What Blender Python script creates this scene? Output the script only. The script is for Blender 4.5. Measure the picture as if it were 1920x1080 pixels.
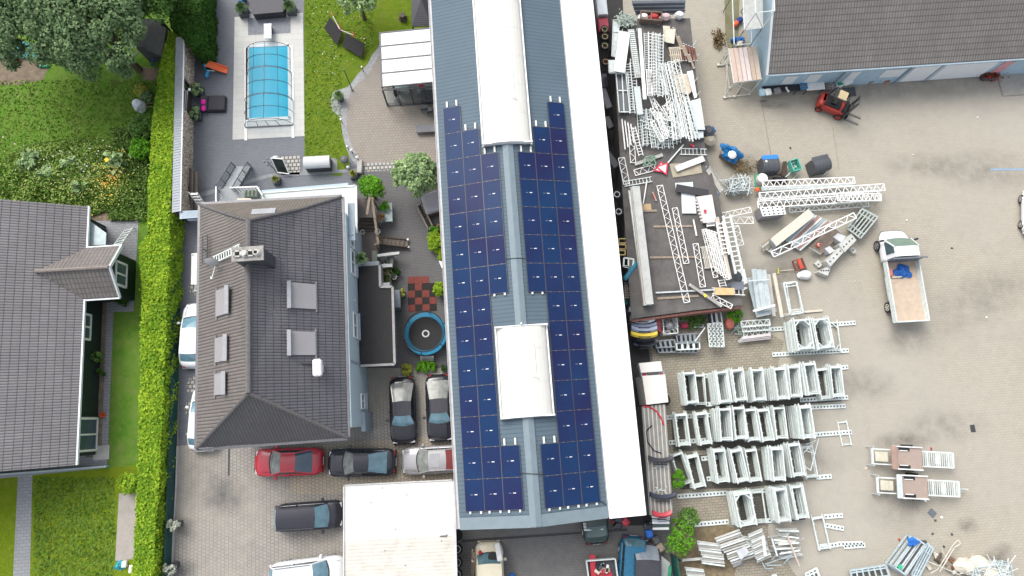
import bpy, math, random
import numpy as np
from mathutils import Vector, Matrix
random.seed(7); rng = np.random.default_rng(11)
R = math.radians
scene = bpy.context.scene
for o in list(bpy.data.objects): bpy.data.objects.remove(o, do_unlink=True)
COL = bpy.data.collections.new("Scene"); scene.collection.children.link(COL)

# ------------------------------------------------------------------ camera (drone looking almost straight down)
F, CX, CY, NAD, H = 1270.0, 960.0, 540.0, (917.0, 785.0), 46.0
_d = Vector((NAD[0]-CX, -(NAD[1]-CY), -F)).normalized()
_Z = -_d; _X = (Vector((1, 0, 0)) - Vector((1, 0, 0)).dot(_Z)*_Z).normalized(); _Y = _Z.cross(_X)
RM = Matrix((_X, _Y, _Z))
cam_d = bpy.data.cameras.new("camera"); cam = bpy.data.objects.new("camera", cam_d); scene.collection.objects.link(cam)
cam.matrix_world = Matrix.Translation((0, 0, H)) @ RM.to_4x4()
cam_d.sensor_width = 36; cam_d.lens = 36*F/1920; cam_d.clip_start = .5; cam_d.clip_end = 2000
scene.camera = cam

# ------------------------------------------------------------------ sky, sun, exposure
SUN_EL, SUN_AZ = 52.0, 128.0        # light comes from the upper left of the picture
world = bpy.data.worlds.new("World"); scene.world = world; world.use_nodes = True
nt = world.node_tree; bg = nt.nodes["Background"]
sky = nt.nodes.new("ShaderNodeTexSky"); sky.sky_type = 'NISHITA'; sky.sun_disc = False
sky.sun_elevation = R(SUN_EL); sky.sun_rotation = R(90-SUN_AZ); sky.air_density = 1.0; sky.dust_density = 4.0; sky.ozone_density = 1.0
hs = nt.nodes.new("ShaderNodeHueSaturation"); hs.inputs['Saturation'].default_value = .34
nt.links.new(sky.outputs[0], hs.inputs['Color']); nt.links.new(hs.outputs[0], bg.inputs[0])
bg.inputs[1].default_value = 0.15
sd = bpy.data.lights.new("sun", 'SUN'); sd.energy = .8; sd.angle = R(34); sd.color = (1, .95, .87)
so = bpy.data.objects.new("sun", sd); scene.collection.objects.link(so)
so.rotation_euler = Vector((math.cos(R(SUN_AZ))*math.cos(R(SUN_EL)), math.sin(R(SUN_AZ))*math.cos(R(SUN_EL)), math.sin(R(SUN_EL)))).to_track_quat('Z', 'Y').to_euler()
scene.view_settings.view_transform = 'Standard'; scene.view_settings.look = 'None'
scene.view_settings.gamma = 1; scene.view_settings.use_curve_mapping = False
scene.view_settings.exposure = .86
scene.cycles.max_bounces = 5; scene.cycles.diffuse_bounces = 3; scene.cycles.transparent_max_bounces = 6

# ------------------------------------------------------------------ pixel -> place
def W(px, py, z=0.0):
    v = RM @ Vector(((px-CX)/F, -(py-CY)/F, -1)); t = (z-H)/v.z
    return Vector((0, 0, H)) + t*v
def WP(px, py, p0, n):                      # where the line of sight meets a plane
    v = RM @ Vector(((px-CX)/F, -(py-CY)/F, -1)); o = Vector((0, 0, H))
    return o + v*((Vector(p0)-o).dot(n)/v.dot(n))
SITE = R(4.1)
E_ = Vector((math.cos(SITE), math.sin(SITE), 0)); N_ = Vector((-math.sin(SITE), math.cos(SITE), 0)); UP = Vector((0, 0, 1))
def ang(a, b): return math.atan2(b[1]-a[1], b[0]-a[0])
ORD = ['zeroth','first','second','third','fourth','fifth','sixth','seventh','eighth','ninth','tenth','eleventh','twelfth','thirteenth','fourteenth','fifteenth','sixteenth','seventeenth','eighteenth','nineteenth','twentieth']

# ------------------------------------------------------------------ materials
MATS = {}
def lk(nt, a, b): nt.links.new(a, b)
def new_mat(name, rough=.6, metal=0.0, spec=.5):
    m = bpy.data.materials.new(name); m.use_nodes = True; nt = m.node_tree
    b = nt.nodes["Principled BSDF"]; b.inputs['Roughness'].default_value = rough; b.inputs['Metallic'].default_value = metal
    b.inputs['Specular IOR Level'].default_value = spec
    return m, nt, b
def noise(nt, scale, vec=None, detail=4, rough=.6):
    n = nt.nodes.new("ShaderNodeTexNoise"); n.inputs['Scale'].default_value = scale; n.inputs['Detail'].default_value = detail
    n.inputs['Roughness'].default_value = rough
    if vec is None:
        g = nt.nodes.new("ShaderNodeNewGeometry"); vec = g.outputs['Position']
    lk(nt, vec, n.inputs['Vector']); return n.outputs['Fac']
def ramp(nt, fac, a, b):
    r = nt.nodes.new("ShaderNodeMapRange"); r.inputs[1].default_value = a; r.inputs[2].default_value = b; lk(nt, fac, r.inputs[0]); return r.outputs[0]
def mixc(nt, fac, a, b, mode='MIX'):
    m = nt.nodes.new("ShaderNodeMix"); m.data_type = 'RGBA'; m.blend_type = mode
    for s, v in ((0, fac), (6, a), (7, b)):
        if hasattr(v, 'links'): lk(nt, v, m.inputs[s])
        elif s == 0: m.inputs[0].default_value = v
        else: m.inputs[s].default_value = (*v, 1)
    return m.outputs[2]
def math_(nt, op, a, b=0.0):
    m = nt.nodes.new("ShaderNodeMath"); m.operation = op
    for i, v in enumerate((a, b)):
        if hasattr(v, 'links'): lk(nt, v, m.inputs[i])
        else: m.inputs[i].default_value = v
    return m.outputs[0]
def bump(nt, b, h, s=.3, dist=.02):
    n = nt.nodes.new("ShaderNodeBump"); n.inputs['Strength'].default_value = s; n.inputs['Distance'].default_value = dist
    lk(nt, h, n.inputs['Height']); lk(nt, n.outputs[0], b.inputs['Normal'])
def mul(c, k): return tuple(max(0, min(1, x*k)) for x in c)
def M(name, col, rough=.6, metal=0.0, var=.14, scale=2.5, col2=None, spec=.5, grime=0.0, bmp=0.0):
    if name in MATS: return MATS[name]
    m, nt, b = new_mat(name, rough, metal, spec)
    f = ramp(nt, noise(nt, scale), .3, .7)
    c = mixc(nt, f, mul(col, 1-var), col2 or mul(col, 1+var))
    f2 = ramp(nt, noise(nt, scale*9, detail=2), .35, .75); c = mixc(nt, math_(nt, 'MULTIPLY', f2, .5), c, mul(col, 1-var))
    if grime:
        g = ramp(nt, noise(nt, 1.3, detail=8, rough=.75), .5, .72); c = mixc(nt, math_(nt, 'MULTIPLY', g, grime), c, (.09, .08, .065))
    lk(nt, c, b.inputs['Base Color'])
    if bmp: bump(nt, b, noise(nt, scale*20, detail=2), bmp)
    MATS[name] = m; return m
def site_vec(nt, scale=1.0, rot=SITE):
    g = nt.nodes.new("ShaderNodeNewGeometry"); mp = nt.nodes.new("ShaderNodeMapping"); mp.vector_type = 'TEXTURE'
    mp.inputs['Rotation'].default_value = (0, 0, rot); lk(nt, g.outputs['Position'], mp.inputs['Vector']); return mp.outputs[0]
def paver(name, c1, c2, cm, bw, bh, mort=.02, stain=(.1, .095, .085), st=.5, tint=None, rot=0.0, big=.07, msmooth=.3, gloss=.75):
    if name in MATS: return MATS[name]
    m, nt, b = new_mat(name, gloss)
    v = site_vec(nt, rot=SITE+rot)
    br = nt.nodes.new("ShaderNodeTexBrick"); lk(nt, v, br.inputs['Vector'])
    br.inputs['Color1'].default_value = (*c1, 1); br.inputs['Color2'].default_value = (*c2, 1); br.inputs['Mortar'].default_value = (*cm, 1)
    br.inputs['Scale'].default_value = 1; br.inputs['Brick Width'].default_value = bw; br.inputs['Row Height'].default_value = bh
    br.inputs['Mortar Size'].default_value = mort; br.inputs['Mortar Smooth'].default_value = msmooth; br.inputs['Bias'].default_value = -.2
    c = br.outputs['Color']
    if tint: c = mixc(nt, ramp(nt, noise(nt, big, detail=3), .42, .6), c, tint, 'MIX') if False else mixc(nt, math_(nt, 'MULTIPLY', ramp(nt, noise(nt, big, detail=4), .4, .62), .75), c, tint)
    s1 = ramp(nt, noise(nt, .28, detail=8, rough=.68), .52, .8); c = mixc(nt, math_(nt, 'MULTIPLY', s1, st), c, stain)
    s2 = ramp(nt, noise(nt, 1.7, detail=6, rough=.7), .45, .8); c = mixc(nt, math_(nt, 'MULTIPLY', s2, st*.8), c, stain)
    s3 = ramp(nt, noise(nt, 14, detail=2), .3, .7); c = mixc(nt, math_(nt, 'MULTIPLY', s3, .16), c, stain)
    lk(nt, c, b.inputs['Base Color']); bump(nt, b, br.outputs['Fac'], -.25, .01)
    MATS[name] = m; return m
def tile(name, col, pu, pv, wu=.12, wv=.12, rough=.55, var=.2, dk=.55, moss=None, wave=True, metal=0.0, bs=.6):
    """roof tile or seamed sheet: courses and interlocks laid along the roof's own UV, in metres"""
    if name in MATS: return MATS[name]
    m, nt, b = new_mat(name, rough, metal)
    uv = nt.nodes.new("ShaderNodeUVMap"); sp = nt.nodes.new("ShaderNodeSeparateXYZ"); lk(nt, uv.outputs[0], sp.inputs[0])
    fu = math_(nt, 'FRACT', math_(nt, 'DIVIDE', sp.outputs[0], pu)) if pu else None
    fv = math_(nt, 'FRACT', math_(nt, 'DIVIDE', sp.outputs[1], pv)) if pv else None
    def line(f, w): return math_(nt, 'SUBTRACT', 1.0, ramp(nt, f, 0, w))
    L = None
    if fu: L = line(fu, wu)
    if fv: L = line(fv, wv) if L is None else math_(nt, 'MAXIMUM', L, line(fv, wv))
    f = ramp(nt, noise(nt, .5, detail=5), .3, .7); c = mixc(nt, f, mul(col, 1-var), mul(col, 1+var))
    if pu and pv:                                   # every tile its own tone
        fl = nt.nodes.new("ShaderNodeCombineXYZ")
        lk(nt, math_(nt, 'FLOOR', math_(nt, 'DIVIDE', sp.outputs[0], pu)), fl.inputs[0]); lk(nt, math_(nt, 'FLOOR', math_(nt, 'DIVIDE', sp.outputs[1], pv)), fl.inputs[1])
        wn = nt.nodes.new("ShaderNodeTexWhiteNoise"); lk(nt, fl.outputs[0], wn.inputs[0]); c = mixc(nt, math_(nt, 'MULTIPLY', wn.outputs[0], .35), c, mul(col, .65))
    if moss: c = mixc(nt, math_(nt, 'MULTIPLY', ramp(nt, noise(nt, 1.2, detail=8, rough=.75), .5, .75), .5), c, moss)
    c = mixc(nt, math_(nt, 'MULTIPLY', ramp(nt, noise(nt, 25, detail=2), .62, .72), .25), c, mul(col, 1.6))
    c = mixc(nt, math_(nt, 'MULTIPLY', L, dk), c, mul(col, .2)); lk(nt, c, b.inputs['Base Color'])
    h = math_(nt, 'SUBTRACT', 1.0, L)
    if wave and fu: h = math_(nt, 'ADD', h, math_(nt, 'SINE', math_(nt, 'MULTIPLY', fu, math.pi)))
    if wave and fv: h = math_(nt, 'ADD', h, math_(nt, 'SUBTRACT', 1.0, fv))
    bump(nt, b, h, bs, .03); MATS[name] = m; return m
def grass(name, cols, scale=.35, dry=(.22, .19, .09), dr=.4):
    if name in MATS: return MATS[name]
    m, nt, b = new_mat(name, .95, spec=.04)
    c = mixc(nt, ramp(nt, noise(nt, scale, detail=6), .35, .65), cols[0], cols[1])
    c = mixc(nt, ramp(nt, noise(nt, scale*6, detail=6, rough=.7), .35, .7), c, cols[2])
    c = mixc(nt, math_(nt, 'MULTIPLY', ramp(nt, noise(nt, .9, detail=7, rough=.7), .52, .75), dr), c, dry)
    c = mixc(nt, math_(nt, 'MULTIPLY', ramp(nt, noise(nt, 22, detail=3), .35, .7), .5), c, mul(cols[0], .45))
    lk(nt, c, b.inputs['Base Color']); bump(nt, b, noise(nt, 18, detail=4), .8, .06); MATS[name] = m; return m
def leafm(name, c1, c2, c3=None):
    if name in MATS: return MATS[name]
    m, nt, b = new_mat(name, .7, spec=.12); g = nt.nodes.new("ShaderNodeNewGeometry")
    c = mixc(nt, g.outputs['Random Per Island'], c1, c2)
    c = mixc(nt, math_(nt, 'MULTIPLY', ramp(nt, noise(nt, .8, detail=4), .45, .7), .6), c, c3 or mul(c1, .7))
    lk(nt, c, b.inputs['Base Color']); MATS[name] = m; return m

white = M('white_paint', (.78, .78, .76), .5, var=.06, grime=.06)
offwhite = M('cream_sheet', (.72, .70, .64), .6, var=.05, grime=.15)
galv = M('galvanised_steel', (.52, .57, .57), .5, .2, var=.2, scale=4, grime=.12)
galvw = M('worn_white_steel', (.66, .72, .70), .55, .05, var=.16, scale=5, grime=.12)
dgrey = M('dark_grey_metal', (.07, .075, .085), .45)
black = M('black_plastic', (.015, .015, .017), .5)
rubber = M('rubber', (.018, .018, .018), .85)
wood = M('weathered_wood', (.30, .24, .18), .85, var=.3, scale=6, grime=.3)
dwood = M('dark_wood', (.10, .075, .06), .8, var=.3, scale=6)
palew = M('pale_board', (.62, .55, .45), .8, var=.12, scale=4, grime=.1)
conc = M('concrete', (.42, .41, .38), .9, var=.15, grime=.3)
red = M('red_paint', (.42, .02, .025), .4, var=.1)
blue = M('blue_plastic', (.015, .14, .45), .45, var=.2)
teal = M('turquoise_sheet', (.10, .38, .36), .6, var=.2)
glassm = M('dark_glass', (.06, .10, .12), .06, var=.1, spec=.9)
carglass = M('car_glass', (.10, .19, .23), .07, var=.3, scale=2, spec=1.0)  # pale sky reflection and interior put into the base colour
paleglass = M('reflecting_glass', (.36, .46, .47), .08, var=.2, spec=1.0)
chrome = M('bright_metal', (.7, .7, .72), .2, .9, var=.05)
orange = M('orange_plastic', (.75, .13, .03), .45)
greenp = M('green_plastic', (.02, .30, .16), .5, var=.3)

# ------------------------------------------------------------------ mesh builder
class MB:
    def __init__(s): s.v = []; s.f = []
    def add(s, vs, fs):
        o = len(s.v); s.v += [tuple(v) for v in vs]; s.f += [tuple(i+o for i in f) for f in fs]; return s
    def box(s, c, d, rz=0.0, rx=0.0, ry=0.0):
        m = Matrix.Rotation(rz, 3, 'Z') @ Matrix.Rotation(ry, 3, 'Y') @ Matrix.Rotation(rx, 3, 'X'); c = Vector(c)
        vs = [c + m @ Vector((x*d[0]/2, y*d[1]/2, z*d[2]/2)) for x in (-1, 1) for y in (-1, 1) for z in (-1, 1)]
        return s.add(vs, [(0,1,3,2),(4,6,7,5),(0,4,5,1),(2,3,7,6),(0,2,6,4),(1,5,7,3)])
    def bbox(s, c, d, b=.03, rz=0.0):               # box with chamfered vertical edges and top
        x, y, z = d[0]/2, d[1]/2, d[2]/2; m = Matrix.Rotation(rz, 3, 'Z'); c = Vector(c)
        def ring(i, zz): return [c + m @ Vector(p) for p in [(-x+i+b,-y+i,zz),(x-i-b,-y+i,zz),(x-i,-y+i+b,zz),(x-i,y-i-b,zz),(x-i-b,y-i,zz),(-x+i+b,y-i,zz),(-x+i,y-i-b,zz),(-x+i,-y+i+b,zz)]]
        return s.loft([ring(0,-z), ring(0,z-b), ring(b,z)])
    def beam(s, a, b, w=.05, h=None):
        a, b = Vector(a), Vector(b); d = b-a
        if d.length < 1e-6: return s
        h = h or w; d.normalize(); u = UP if abs(d.z) < .95 else Vector((1, 0, 0)); x = d.cross(u).normalized()*w/2; y = x.cross(d).normalized()*h/2
        vs = [p+sx*x+sy*y for p in (a, b) for sx, sy in ((-1,-1),(1,-1),(1,1),(-1,1))]
        return s.add(vs, [(3,2,1,0),(4,5,6,7),(0,1,5,4),(1,2,6,5),(2,3,7,6),(3,0,4,7)])
    def tube(s, a, b, r=.03, n=6, r2=None):
        a, b = Vector(a), Vector(b); d = b-a
        if d.length < 1e-6: return s
        r2 = r if r2 is None else r2; d.normalize(); u = UP if abs(d.z) < .95 else Vector((1, 0, 0)); x = d.cross(u).normalized(); y = x.cross(d)
        r0 = [a+(x*math.cos(t)+y*math.sin(t))*r for t in [2*math.pi*i/n for i in range(n)]]
        r1 = [b+(x*math.cos(t)+y*math.sin(t))*r2 for t in [2*math.pi*i/n for i in range(n)]]
        return s.loft([r0, r1])
    def path(s, pts, r=.03, n=6):
        for a, b in zip(pts[:-1], pts[1:]): s.tube(a, b, r, n)
        return s
    def loft(s, rings, cap=True):
        n = len(rings[0]); vs = [p for r in rings for p in r]; fs = []
        for k in range(len(rings)-1):
            for i in range(n):
                j = (i+1) % n; fs.append((k*n+i, k*n+j, (k+1)*n+j, (k+1)*n+i))
        if cap: fs.append(tuple(range(n))[::-1]); fs.append(tuple((len(rings)-1)*n+i for i in range(n)))
        return s.add(vs, fs)
    def cyl(s, c, r, h, n=20, r2=None):
        c = Vector(c); r2 = r if r2 is None else r2
        return s.loft([[c+Vector((math.cos(t)*q, math.sin(t)*q, z)) for t in [2*math.pi*i/n for i in range(n)]] for q, z in ((r, 0), (r2, h))])
    def lathe(s, c, prof, n=20):
        c = Vector(c)
        return s.loft([[c+Vector((math.cos(t)*q, math.sin(t)*q, z)) for t in [2*math.pi*i/n for i in range(n)]] for q, z in prof])
    def torus(s, c, Rr, r, n=28, k=8, axis='Z', arc=1.0):
        c = Vector(c); vs = []; fs = []; A = {'Z': (Vector((1,0,0)), Vector((0,1,0)), UP), 'Y': (Vector((1,0,0)), UP, Vector((0,1,0))), 'X': (Vector((0,1,0)), UP, Vector((1,0,0)))}[axis]
        for i in range(n):
            t = 2*math.pi*i/n; d = A[0]*math.cos(t)+A[1]*math.sin(t)
            for j in range(k):
                p = 2*math.pi*j/k; vs.append(c+d*(Rr+r*math.cos(p))+A[2]*r*math.sin(p))
        for i in range(n):
            for j in range(k): fs.append((i*k+j, i*k+(j+1) % k, ((i+1) % n)*k+(j+1) % k, ((i+1) % n)*k+j))
        return s.add(vs, fs)
    def prism(s, pts, z0, z1):
        n = len(pts); vs = [(p[0], p[1], z0) for p in pts]+[(p[0], p[1], z1) for p in pts]
        ar = sum(pts[i][0]*pts[(i+1) % n][1]-pts[(i+1) % n][0]*pts[i][1] for i in range(n))
        if ar < 0: vs = [(p[0], p[1], z0) for p in pts[::-1]]+[(p[0], p[1], z1) for p in pts[::-1]]
        return s.add(vs, [tuple(range(n))[::-1], tuple(range(n, 2*n))]+[(i, (i+1) % n, n+(i+1) % n, n+i) for i in range(n)])
    def poly(s, pts):
        n = len(pts); ar = sum(pts[i][0]*pts[(i+1) % n][1]-pts[(i+1) % n][0]*pts[i][1] for i in range(n))
        return s.add(pts if ar > 0 else pts[::-1], [tuple(range(n))])
    def slab(s, pts, t):                             # sloping sheet of thickness t (downwards)
        n = len(pts); ar = sum(pts[i][0]*pts[(i+1) % n][1]-pts[(i+1) % n][0]*pts[i][1] for i in range(n))
        pts = [Vector(p) for p in (pts if ar > 0 else pts[::-1])]
        return s.add([p-UP*t for p in pts]+pts, [tuple(range(n))[::-1], tuple(range(n, 2*n))]+[(i, (i+1) % n, n+(i+1) % n, n+i) for i in range(n)])
    def build(s, name, mat, parent=None, smooth=False, uv=None, label=None):
        me = bpy.data.meshes.new(name); me.from_pydata(s.v, [], s.f); me.materials.append(mat)
        if smooth: me.polygons.foreach_set('use_smooth', [True]*len(me.polygons))
        if uv is not None:
            l = me.uv_layers.new(name='UVMap'); u = Vector(uv)
            for p in me.polygons:
                n = p.normal; uu = (u - n*u.dot(n)); uu = uu.normalized() if uu.length > .05 else n.orthogonal().normalized(); vv = n.cross(uu)
                for li in p.loop_indices:
                    co = me.vertices[me.loops[li].vertex_index].co; l.data[li].uv = (co.dot(uu), co.dot(vv))
        me.update(); o = bpy.data.objects.new(name, me); COL.objects.link(o)
        if parent: o.parent = parent
        if label: o['label'] = label
        return o
def setp(o, label=None, cat=None, group=None, kind=None):
    if label: o['label'] = label
    if cat: o['category'] = cat
    if group: o['group'] = group
    if kind: o['kind'] = kind
    return o
def thing(name, label, cat, loc=(0, 0, 0), rz=0.0, group=None):
    o = bpy.data.objects.new(name, None); COL.objects.link(o); o.location = loc; o.rotation_euler = (0, 0, rz); o.empty_display_size = .3
    return setp(o, label, cat, group)
def L(t, px, py, z=0.0):                             # pixel -> local coordinates of a thing
    p = W(px, py, z + t.location.z) - t.location
    return Matrix.Rotation(-t.rotation_euler.z, 3, 'Z') @ p
def dup(root, loc, rz, label, group=None):
    r = root.copy(); COL.objects.link(r); r.location = loc; r.rotation_euler = (0, 0, rz); r['label'] = label
    if group: r['group'] = group
    for ch in root.children:
        c = ch.copy(); COL.objects.link(c); c.parent = r
        for g in ch.children: d = g.copy(); COL.objects.link(d); d.parent = c
    return r
def single(name, mb, mat, label, cat, group=None, smooth=False, uv=None):
    o = mb.build(name, mat, smooth=smooth, uv=uv); return setp(o, label, cat, group)
def ground(name, px, z, mat, kind='structure'):
    m = MB(); m.poly([W(x, y, z) for x, y in px]); return setp(m.build(name, mat), kind=kind)

# ------------------------------------------------------------------ foliage
def crumple(name, c, rx, ry, h, mat, parent=None, seed=0, n=13):
    """a crumpled sheet: uneven outline, folds"""
    r = random.Random(seed); m = MB(); c = Vector(c); vs = [c+UP*h]; ph = [r.uniform(0, 6) for _ in range(4)]
    for k in range(1, 6):
        for i in range(n*2):
            a = math.pi*i/n; f = k/5*(1+.14*math.sin(3*a+ph[0])+.12*math.sin(5*a+ph[1])+r.uniform(-.05, .05)); z = h*(1-(k/5)**2.2)+(.16*h+.03)*math.sin(7*a+k*2+ph[2])*(k/5)+r.uniform(-.12, .12)*h
            vs.append(c+Vector((math.cos(a)*rx*f, math.sin(a)*ry*f, max(.01, z))))
    N2 = 2*n; fs = [(0, 1+i, 1+(i+1) % N2) for i in range(N2)]+[(1+k*N2+i, 1+(k+1)*N2+i, 1+(k+1)*N2+(i+1) % N2, 1+k*N2+(i+1) % N2) for k in range(4) for i in range(N2)]
    m.add(vs, fs); return m.build(name, mat, parent)
def attach(o, p):                                   # a piece already in its place becomes a part of p
    for k in ('label', 'category', 'group'):
        if k in o: del o[k]
    o.parent = p; o.matrix_parent_inverse = (Matrix.Translation(p.location) @ Matrix.Rotation(p.rotation_euler.z, 4, 'Z')).inverted(); return o
def leaves(name, C, size, mat, parent=None, flat=.5, out=None, asp=1.6):
    """many small leaf faces at centres C (n,3)"""
    C = np.asarray(C, float); n = len(C); nr = rng.normal(size=(n, 3)); nr[:, 2] = np.abs(nr[:, 2]) + flat
    if out is not None: nr += out
    nr /= np.linalg.norm(nr, axis=1)[:, None]; a = rng.normal(size=(n, 3)); a -= (a*nr).sum(1)[:, None]*nr; a /= np.linalg.norm(a, axis=1)[:, None]; b = np.cross(nr, a)
    sz = size*rng.uniform(.6, 1.3, n)[:, None]; a *= sz*asp/2; b *= sz/2
    V = np.stack([C-a, C-b*1.0, C+a, C+b], 1).reshape(-1, 3)
    me = bpy.data.meshes.new(name); me.vertices.add(4*n); me.vertices.foreach_set('co', V.astype(np.float32).ravel())
    me.loops.add(4*n); me.loops.foreach_set('vertex_index', np.arange(4*n, dtype=np.int32)); me.polygons.add(n)
    me.polygons.foreach_set('loop_start', np.arange(0, 4*n, 4, dtype=np.int32)); me.materials.append(mat); me.update(calc_edges=True); me.validate()
    o = bpy.data.objects.new(name, me); COL.objects.link(o)
    if parent: o.parent = parent
    return o
def crown_pts(rx, ry, rz, zc, clumps, per, cr, flatb=.35):
    P = []; O = []
    for _ in range(clumps):
        d = rng.normal(size=3); d /= np.linalg.norm(d)
        if d[2] < -flatb: d[2] *= -1
        r = rng.uniform(.55, 1.0)**.6*rng.uniform(.85, 1.08); c = d*r*np.array([rx, ry, rz]); q = cr*rng.uniform(.6, 1.25)
        p = rng.normal(size=(per, 3)); p /= np.linalg.norm(p, axis=1)[:, None]; p *= (rng.uniform(.3, 1, per)**.5)[:, None]*q
        P.append(c+p); O.append(p/q*1.6+d*.5)
    P = np.concatenate(P); P[:, 2] += zc; return P, np.concatenate(O)
def tree(label, px, py, zc, r, rz, mat, name='broadleaf_tree', clumps=90, per=60, leaf=.16, trunk=.14, rx=None, group=None, ry=None, cat='tree', cr=None):
    p = W(px, py, zc); t = thing(name, label, cat, (p.x, p.y, 0), random.uniform(0, .3), group)
    rx = rx or r; ry = ry or r
    m = MB(); m.tube((0, 0, 0), (.05, .03, zc*.55), trunk, 8, trunk*.7)
    for k in range(6):
        a = k*1.05+random.random()*.5; m.tube((.05, .03, zc*.5), (math.cos(a)*rx*.6, math.sin(a)*ry*.6, zc+random.uniform(-.1, .3)*rz), trunk*.45, 5, trunk*.12)
    m.build('trunk', M('bark', (.12, .09, .065), .9, var=.3), t)
    P, O = crown_pts(rx, ry, rz, zc, clumps, per, cr or r*.28); leaves('crown', P, leaf, mat, t, out=O)
    return t
def shrub(label, px, py, r, h, mat, name='shrub', n=26, per=40, leaf=.1, z0=0.0, group=None, cat='shrub', rx=None):
    p = W(px, py, z0+h*.6); t = thing(name, label, cat, (p.x, p.y, z0), 0, group)
    m = MB()
    for k in range(5): a = k*1.26; m.tube((0, 0, 0), (math.cos(a)*r*.5, math.sin(a)*r*.5, h*.7), .02, 5, .008)
    m.build('stems', M('bark', (.12, .09, .065)), t)
    P, O = crown_pts(rx or r, r, h*.45, h*.55, n, per, r*.33); leaves('foliage', P, leaf, mat, t, out=O); return t
g_dark = leafm('leaf_grey_green', (.06, .125, .045), (.21, .29, .14), (.035, .08, .025))
g_mid = leafm('leaf_mid_green', (.05, .12, .02), (.14, .25, .06))
g_hedge = leafm('leaf_hedge_lime', (.11, .25, .012), (.35, .48, .035), (.055, .16, .012))
g_ivy = leafm('leaf_deep_green', (.015, .055, .008), (.05, .12, .015))
g_lime = leafm('leaf_lime', (.12, .24, .01), (.30, .42, .03))
g_pale = leafm('leaf_pale_green', (.12, .22, .07), (.40, .52, .26))
g_bright = leafm('leaf_bright_green', (.05, .18, .01), (.14, .34, .02))
g_yel = leafm('leaf_yellow_green', (.25, .27, .04), (.42, .42, .08))
# ================================================================== ground
yard_m = paver('yard_pavers', (.405,.368,.298), (.368,.334,.27), (.295,.268,.216), .34, .17, .014, stain=(.22,.21,.19), st=.34, tint=(.385,.36,.31), big=.06)
drive_m = paver('driveway_pavers', (.34,.32,.285), (.285,.268,.243), (.15,.14,.125), .22, .24, .02, stain=(.13,.125,.12), st=.5, tint=(.36,.33,.28), rot=R(90), big=.12)
dark_m = paver('dark_pavers', (.20,.19,.17), (.165,.155,.145), (.075,.07,.065), .26, .16, .018, stain=(.07,.068,.065), st=.5, tint=(.17,.17,.17))
patio_m = paver('patio_pavers', (.155,.165,.19), (.135,.145,.165), (.085,.09,.10), .22, .11, .012, stain=(.21,.22,.24), st=.5)
court_m = paver('courtyard_pavers', (.15,.145,.145), (.12,.12,.12), (.06,.06,.06), .22, .11, .014, stain=(.09,.09,.095), st=.5)
terr_m = paver('terrace_pavers', (.32,.28,.235), (.27,.235,.20), (.18,.16,.135), .24, .20, .018, stain=(.19,.175,.16), st=.45, tint=(.25,.225,.20), big=.25)
pool_m = paver('pool_flags', (.52,.52,.49), (.47,.47,.45), (.38,.38,.36), .9, .45, .012, stain=(.40,.40,.38), st=.35)
walk_m = paver('walkway_pavers', (.28,.29,.31), (.24,.25,.27), (.17,.17,.18), .4, .2, .018, stain=(.20,.20,.20), st=.4)
cob_m = paver('cobbles', (.50,.49,.46), (.42,.41,.39), (.12,.115,.10), .28, .28, .05, st=.35)
lawn_m = grass('lawn_grass', ((.085,.175,.012), (.135,.215,.018), (.19,.235,.03)))
lawn2_m = grass('rough_grass', ((.075,.21,.022), (.145,.285,.035), (.20,.28,.06)), scale=.22, dry=(.27,.24,.12), dr=.55)
gravel_m = paver('grey_gravel_kerb', (.33,.34,.345), (.27,.28,.285), (.22,.22,.225), .3, .3, .012, st=.35)
gap_shade_m = M('gap_shade_ground', (.022,.021,.022), .7, var=.3, scale=2)  # near black: shade of the canopy and platform put into the ground colour
soil_m = M('bare_soil', (.20,.155,.11), .95, var=.35, scale=2.5, grime=.3)
g = MB(); g.poly([(-300,-300,0),(300,-300,0),(300,300,0),(-300,300,0)]); setp(g.build('ground', yard_m), kind='structure')
Z = .004
ground('lawn', [(-500,-300),(312,-300),(345,400),(330,420),(318,1250),(-500,1250)], Z, lawn2_m)
ground('front_lawn', [(-500,890),(200,878),(262,870),(255,1250),(-500,1250)], 1.5*Z, grass('front_grass', ((.12,.205,.010), (.18,.25,.014), (.22,.27,.025)), dr=.2))
ground('driveway', [(336,828),(700,690),(855,680),(864,1003),(866,1250),(318,1250)], 2*Z, drive_m)
ground('parking_court', [(856,660),(1000,640),(1262,640),(1290,960),(1330,1250),(864,1250)], 3*Z, dark_m)
ground('patio', [(372,-200),(833,-200),(856,690),(690,690),(660,800),(334,836),(338,400),(350,396)], 4*Z, patio_m)
ground('courtyard', [(668,322),(835,322),(852,690),(672,690)], 5*Z, court_m)
ground('driveway_patch', [(543,838),(862,815),(862,925),(545,927)], 6*Z, paver('tan_pavers', (.40,.345,.265), (.34,.295,.23), (.19,.165,.13), .22, .24, .02, stain=(.20,.18,.155), st=.45, rot=R(90)))
ground('garden_lawn', [(569,-200),(812,-200),(818,180),(712,80),(640,215),(656,305),(640,330),(571,322),(571,255)], 6*Z, lawn_m)
def arc(pts, n=6):                                    # Catmull-Rom through pixel points
    o = []; P = [pts[0]]+pts+[pts[-1]]
    for i in range(1, len(P)-2):
        for k in range(n):
            t = k/n; a, b, c, d = [np.array(P[j], float) for j in (i-1, i, i+1, i+2)]
            o.append(tuple(.5*((2*b)+(-a+c)*t+(2*a-5*b+4*c-d)*t*t+(-a+3*b-3*c+d)*t**3)))
    return o+[pts[-1]]
outer = arc([(716,84),(700,100),(688,121),(670,140),(655,160),(640,167),(626,172),(620,190),(624,208),(638,222),(642,250),(650,280),(662,303),(680,318)])
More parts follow.
